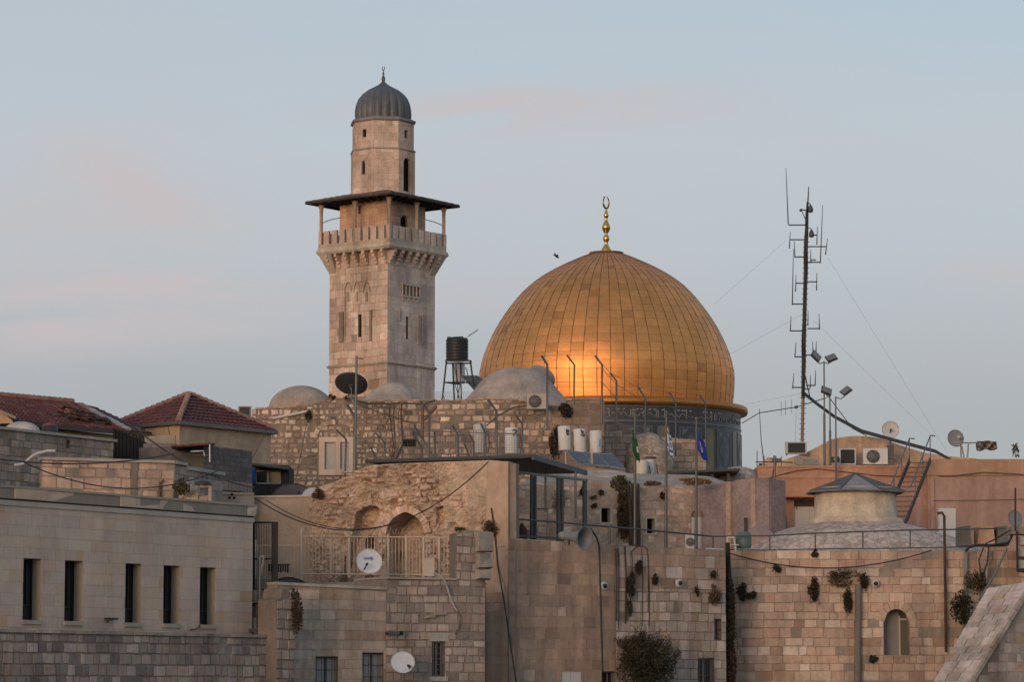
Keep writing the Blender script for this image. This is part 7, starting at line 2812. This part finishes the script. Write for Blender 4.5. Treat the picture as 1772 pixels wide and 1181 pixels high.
m.lathe([(.07, 0), (.07, .05), (.01, .055)], c + Vector((0, -.1, 0)), 12, (.3, .3, .3), X=(1, 0, 0), Yv=(0, 0, 1), Z=(0, -1, 0))
single(m, 'junction_box', 'plastic', 'small black box strapped to the rightmost floodlight pole', 'box')
m = MB()
m.obox(at(1541, 783, 141.8), Vector((.15, 0, 0)), Vector((0, .1, 0)), Zv * .32, (.09, .09, .09))
single(m, 'grey_cabinet', 'metal', 'dark narrow cabinet right of the fan air conditioner', 'cabinet')
m = MB()
m.tube([at(1663, 766, 143), at(1668, 792, 143)], .035, 6, (.24, .24, .24))
m.tube([at(1676, 766, 143), at(1674, 792, 143)], .035, 6, (.24, .24, .24))
m.tube([at(1662, 767, 143), at(1694, 767, 143)], .03, 6, (.24, .24, .24))
single(m, 'dish_frame', 'metal', 'grey metal frame holding the dark grey far right dish', 'frame')
m = MB()
NX, NZ = 18, 10
vs = []
for i in range(NX + 1):
    for j in range(NZ + 1):
        s, t_ = i / NX, j / NZ
        p = at(1692 + 33 * s, 764 + 15 * t_ * (1 - .1 * s) + 1.2 * math.sin(s * 9), 142.9)
        vs.append(p + Vector((0, .12 * math.sin(s * 14 + t_ * 4), 0)))
for i in range(NX):
    for j in range(NZ):
        k0 = i * (NZ + 1) + j
        m.face([vs[k0], vs[k0 + NZ + 1], vs[k0 + NZ + 2], vs[k0 + 1]], (.075, .068, .062) if (i // 3 + j // 4) % 2 else (.24, .21, .185), True)
for e, f in ((0, NX), (0, NX)):
    pass
back = [v + Vector((0, .5, 0)) for v in vs]
m.raw(back, [(i * (NZ + 1) + j, i * (NZ + 1) + j + 1, (i + 1) * (NZ + 1) + j + 1, (i + 1) * (NZ + 1) + j) for i in range(NX) for j in range(NZ)], (.1, .09, .08), True)
m.face([vs[0], vs[NX * (NZ + 1)], back[NX * (NZ + 1)], back[0]], (.12, .11, .10))
single(m, 'wrapped_bundle', 'cloth', 'ragged striped cloth wrapped bundle right of the dark grey dish', 'bundle')

# metal stair
st = thing('metal_stair', 'steep dark metal stair climbing to the peach roof behind the drum', 'stair', at(1560, 908, 137))
Lt, Lb = at(1574, 797, 140.4), at(1529, 908, 136.6)
Rt, Rb = at(1610, 796, 140.4), at(1566, 908, 136.6)
stc = (.085, .08, .082)
for a, b in ((Lt, Lb), (Rt, Rb)):
    m = MB()
    m.beam(a, b, .06, .22, stc)
    m.build('stringer', 'metal', st)
for k2 in range(13):
    m = MB()
    a, b = Lt.lerp(Lb, (k2 + .6) / 13.2), Rt.lerp(Rb, (k2 + .6) / 13.2)
    m.beam(a, b, .24, .035, (.15, .10, .09))
    m.build('tread', 'metal', st)
for a, b, tt in ((Lt, Lb, (1574, 759)), (Rt, Rb, (1610, 754))):
    m = MB()
    top = at(*tt, 140.4)
    dz = top.z - a.z
    m.tube([top + Vector((.25, .3, 0)), top, a.lerp(b, .36) + Zv * dz * .92, a.lerp(b, .78) + Zv * dz * .9], .028, 6, (.16, .155, .155))
    for q in (.0, .3, .6):
        m.tube([a.lerp(b, q), a.lerp(b, q) + Zv * dz * .94], .024, 6, (.15, .145, .145))
    m.build('handrail', 'metal', st)

# cables on the peach house wall
m = MB()
m.tube([Pk.px(x, y, .45 if x > 1605 else .06) for x, y in ((1330, 828), (1380, 815), (1415, 812), (1440, 815), (1520, 824), (1600, 826), (1650, 825), (1700, 819), (1772, 823))], .02, 5, (.10, .06, .05))
m.tube([Pk.px(x, y, .40) for x, y in ((1612, 868), (1700, 867), (1780, 865))], .014, 5, (.14, .09, .075))
single(m, 'wall_cable', 'plastic', 'dark wires strung along the wall of the long peach house', 'cable')
m = MB()
for a, b in (((1334, 893), (1346, 948)), ((1352, 895), (1362, 948))):
    p0, p1 = at(a[0], b[1], 132), at(b[0], a[1], 132.6)
    m.hexa([(p0.x, 132, p0.z), (p1.x, 132, p0.z), (p1.x, 132.1, p0.z), (p0.x, 132.1, p0.z), (p0.x + .1, 132.6, p1.z), (p1.x, 132.6, p1.z), (p1.x, 132.7, p1.z), (p0.x + .1, 132.7, p1.z)], (.16, .155, .15))
single(m, 'grey_boards', 'painted', 'grey boards leaning at the wall beside the peach house', 'board')
m = MB()
p = at(1273, 943, 121.2)
for dx, x2 in ((0, .18), (.26, .44)):
    m.beam(p + Vector((dx - .25, 0, -.3)), p + Vector((dx - .33, .1, .28)), .05, .05, (.50, .50, .50))
m.beam(p + Vector((-.33, .1, .28)), p + Vector((-.05, .1, .28)), .05, .05, (.50, .50, .50))
m.obox(p + Vector((-.08, .2, -.02)), Vector((.2, 0, 0)), Vector((0, .2, 0)), Zv * .02, (.46, .46, .46))
single(m, 'plastic_chair', 'painted', 'white plastic chair on the roof beside a green barrel', 'chair')
m = MB()
c = at(1287, 950, 122)
m.lathe([(.26, 0), (.30, .1), (.31, .4), (.27, .58), (.22, .60), (.2, .66), (.01, .67)], c, 20, (.10, .16, .145))
single(m, 'roof_barrel', 'plastic', 'dull green plastic barrel beside the white chair', 'barrel')
m = MB()
c = at(1316, 945, 127)
m.lathe([(.9, -1), (.85, 0), (.6, .45), (.3, .75), (.01, .9)], c, 24, (.36, .25, .22))
single(m, 'roof_mound', 'plaster', 'mauve plaster mound beside the slit window', 'roof')

# overhead cables
def wire_obj(a, b, sag, r, label, tint=(.03, .028, .03)):
    m = MB()
    n = 24
    m.tube([a.lerp(b, k2 / n) - Zv * sag * 4 * (k2 / n) * (1 - k2 / n) for k2 in range(n + 1)], r, 5, tint)
    return single(m, 'overhead_cable', 'plastic', label, 'cable')
wire_obj(at(440, 862, 110), at(845, 800, 112.5), 1.75, .022, 'long slack black cable hanging across the ruined wall')
wire_obj(at(460, 866, 110.5), at(843, 801, 112.6), 1.65, .016, 'thin second cable hanging just above the slack one on the ruined wall')
wire_obj(at(-10, 794, 100), at(300, 786, 108), .25, .025, 'black cable crossing the grey house wall at left edge')
wire_obj(at(40, 800, 101), at(380, 814, 110), .75, .022, 'sagging black cable across the peach lit squared stone house')
wire_obj(at(232, 740, 118), at(440, 845, 112), .35, .03, 'thick black cable falling from the damaged roof to the balcony room')
wire_obj(at(1262, 958, 120.5), at(1612, 953, 120.2), .63, .026, 'sagging black cable across the top of the warm ashlar wall')
wire_obj(at(462, 741, 131), at(432, 800, 128), .1, .015, 'thin wire in front of the tan side wall of the pyramid roof house')
m = MB()
m.tube([at(x, y, 109.2) for x, y in ((25, 806), (42, 803), (52, 793), (65, 785), (82, 781), (96, 781))], .055, 7, (.42, .41, .40))
single(m, 'white_duct', 'painted', 'curved white plastic duct on the grey house wall at left edge', 'pipe')
m = MB()
for dx, dz in ((0, .12), (-.08, 0), (.09, -.01)):
    c = PW.px(401 + 34, 870, .02)
    c = at(401, 862, 116.9)
    m.obox(c + Vector((dx, 0, dz)), Vector((.045, 0, 0)), Vector((0, .02, 0)), Zv * .045, (.03, .025, .02))
single(m, 'vent_holes', 'void', 'three small dark vent holes in the plaster left of the iron gate', 'vent')
PW2 = Plane(378, 117.0, 440, 117.4, 880)
m = MB()
slab(m, PW2, 0, PW2.L, 0, PW2.uz(400, 856)[1], 1.5, (), (.50, .375, .285))
PW2.box(m, -.03, PW2.L * .98, PW2.uz(400, 856)[1], PW2.uz(400, 853)[1], -1.6, .06, (.5, .43, .36))
single(m, 'plaster_wall', 'plaster', 'short peach plaster wall with three vent holes behind the tan building', 'wall')

# a bird in the sky
br_ = MB()
c = at(962.5, 444, 200)
body = [c + Vector((x, 0, z)) for x, z in ((-.16, .10), (-.05, .06), (.08, -.03), (.17, -.12))]
br_.tube(body, [.01, .07, .075, .02], 8, (.03, .03, .03))
for s in (-1, 1):
    br_.face([c + Vector((-.02, 0, .04)), c + Vector((.07, 0, -.02)), c + Vector((s * .10 + .06, s * .25, .16)), c + Vector((s * .16, s * .42, .20)), c + Vector((s * .05 - .04, s * .22, .13))], (.03, .03, .03))
br_.lathe([(.01, -.05), (.05, -.02), (.05, .02), (.01, .05)], c + Vector((-.14, 0, .10)), 8, (.03, .03, .03))
single(br_, 'bird', 'cloth', 'small dark bird flying left of the golden dome', 'bird')
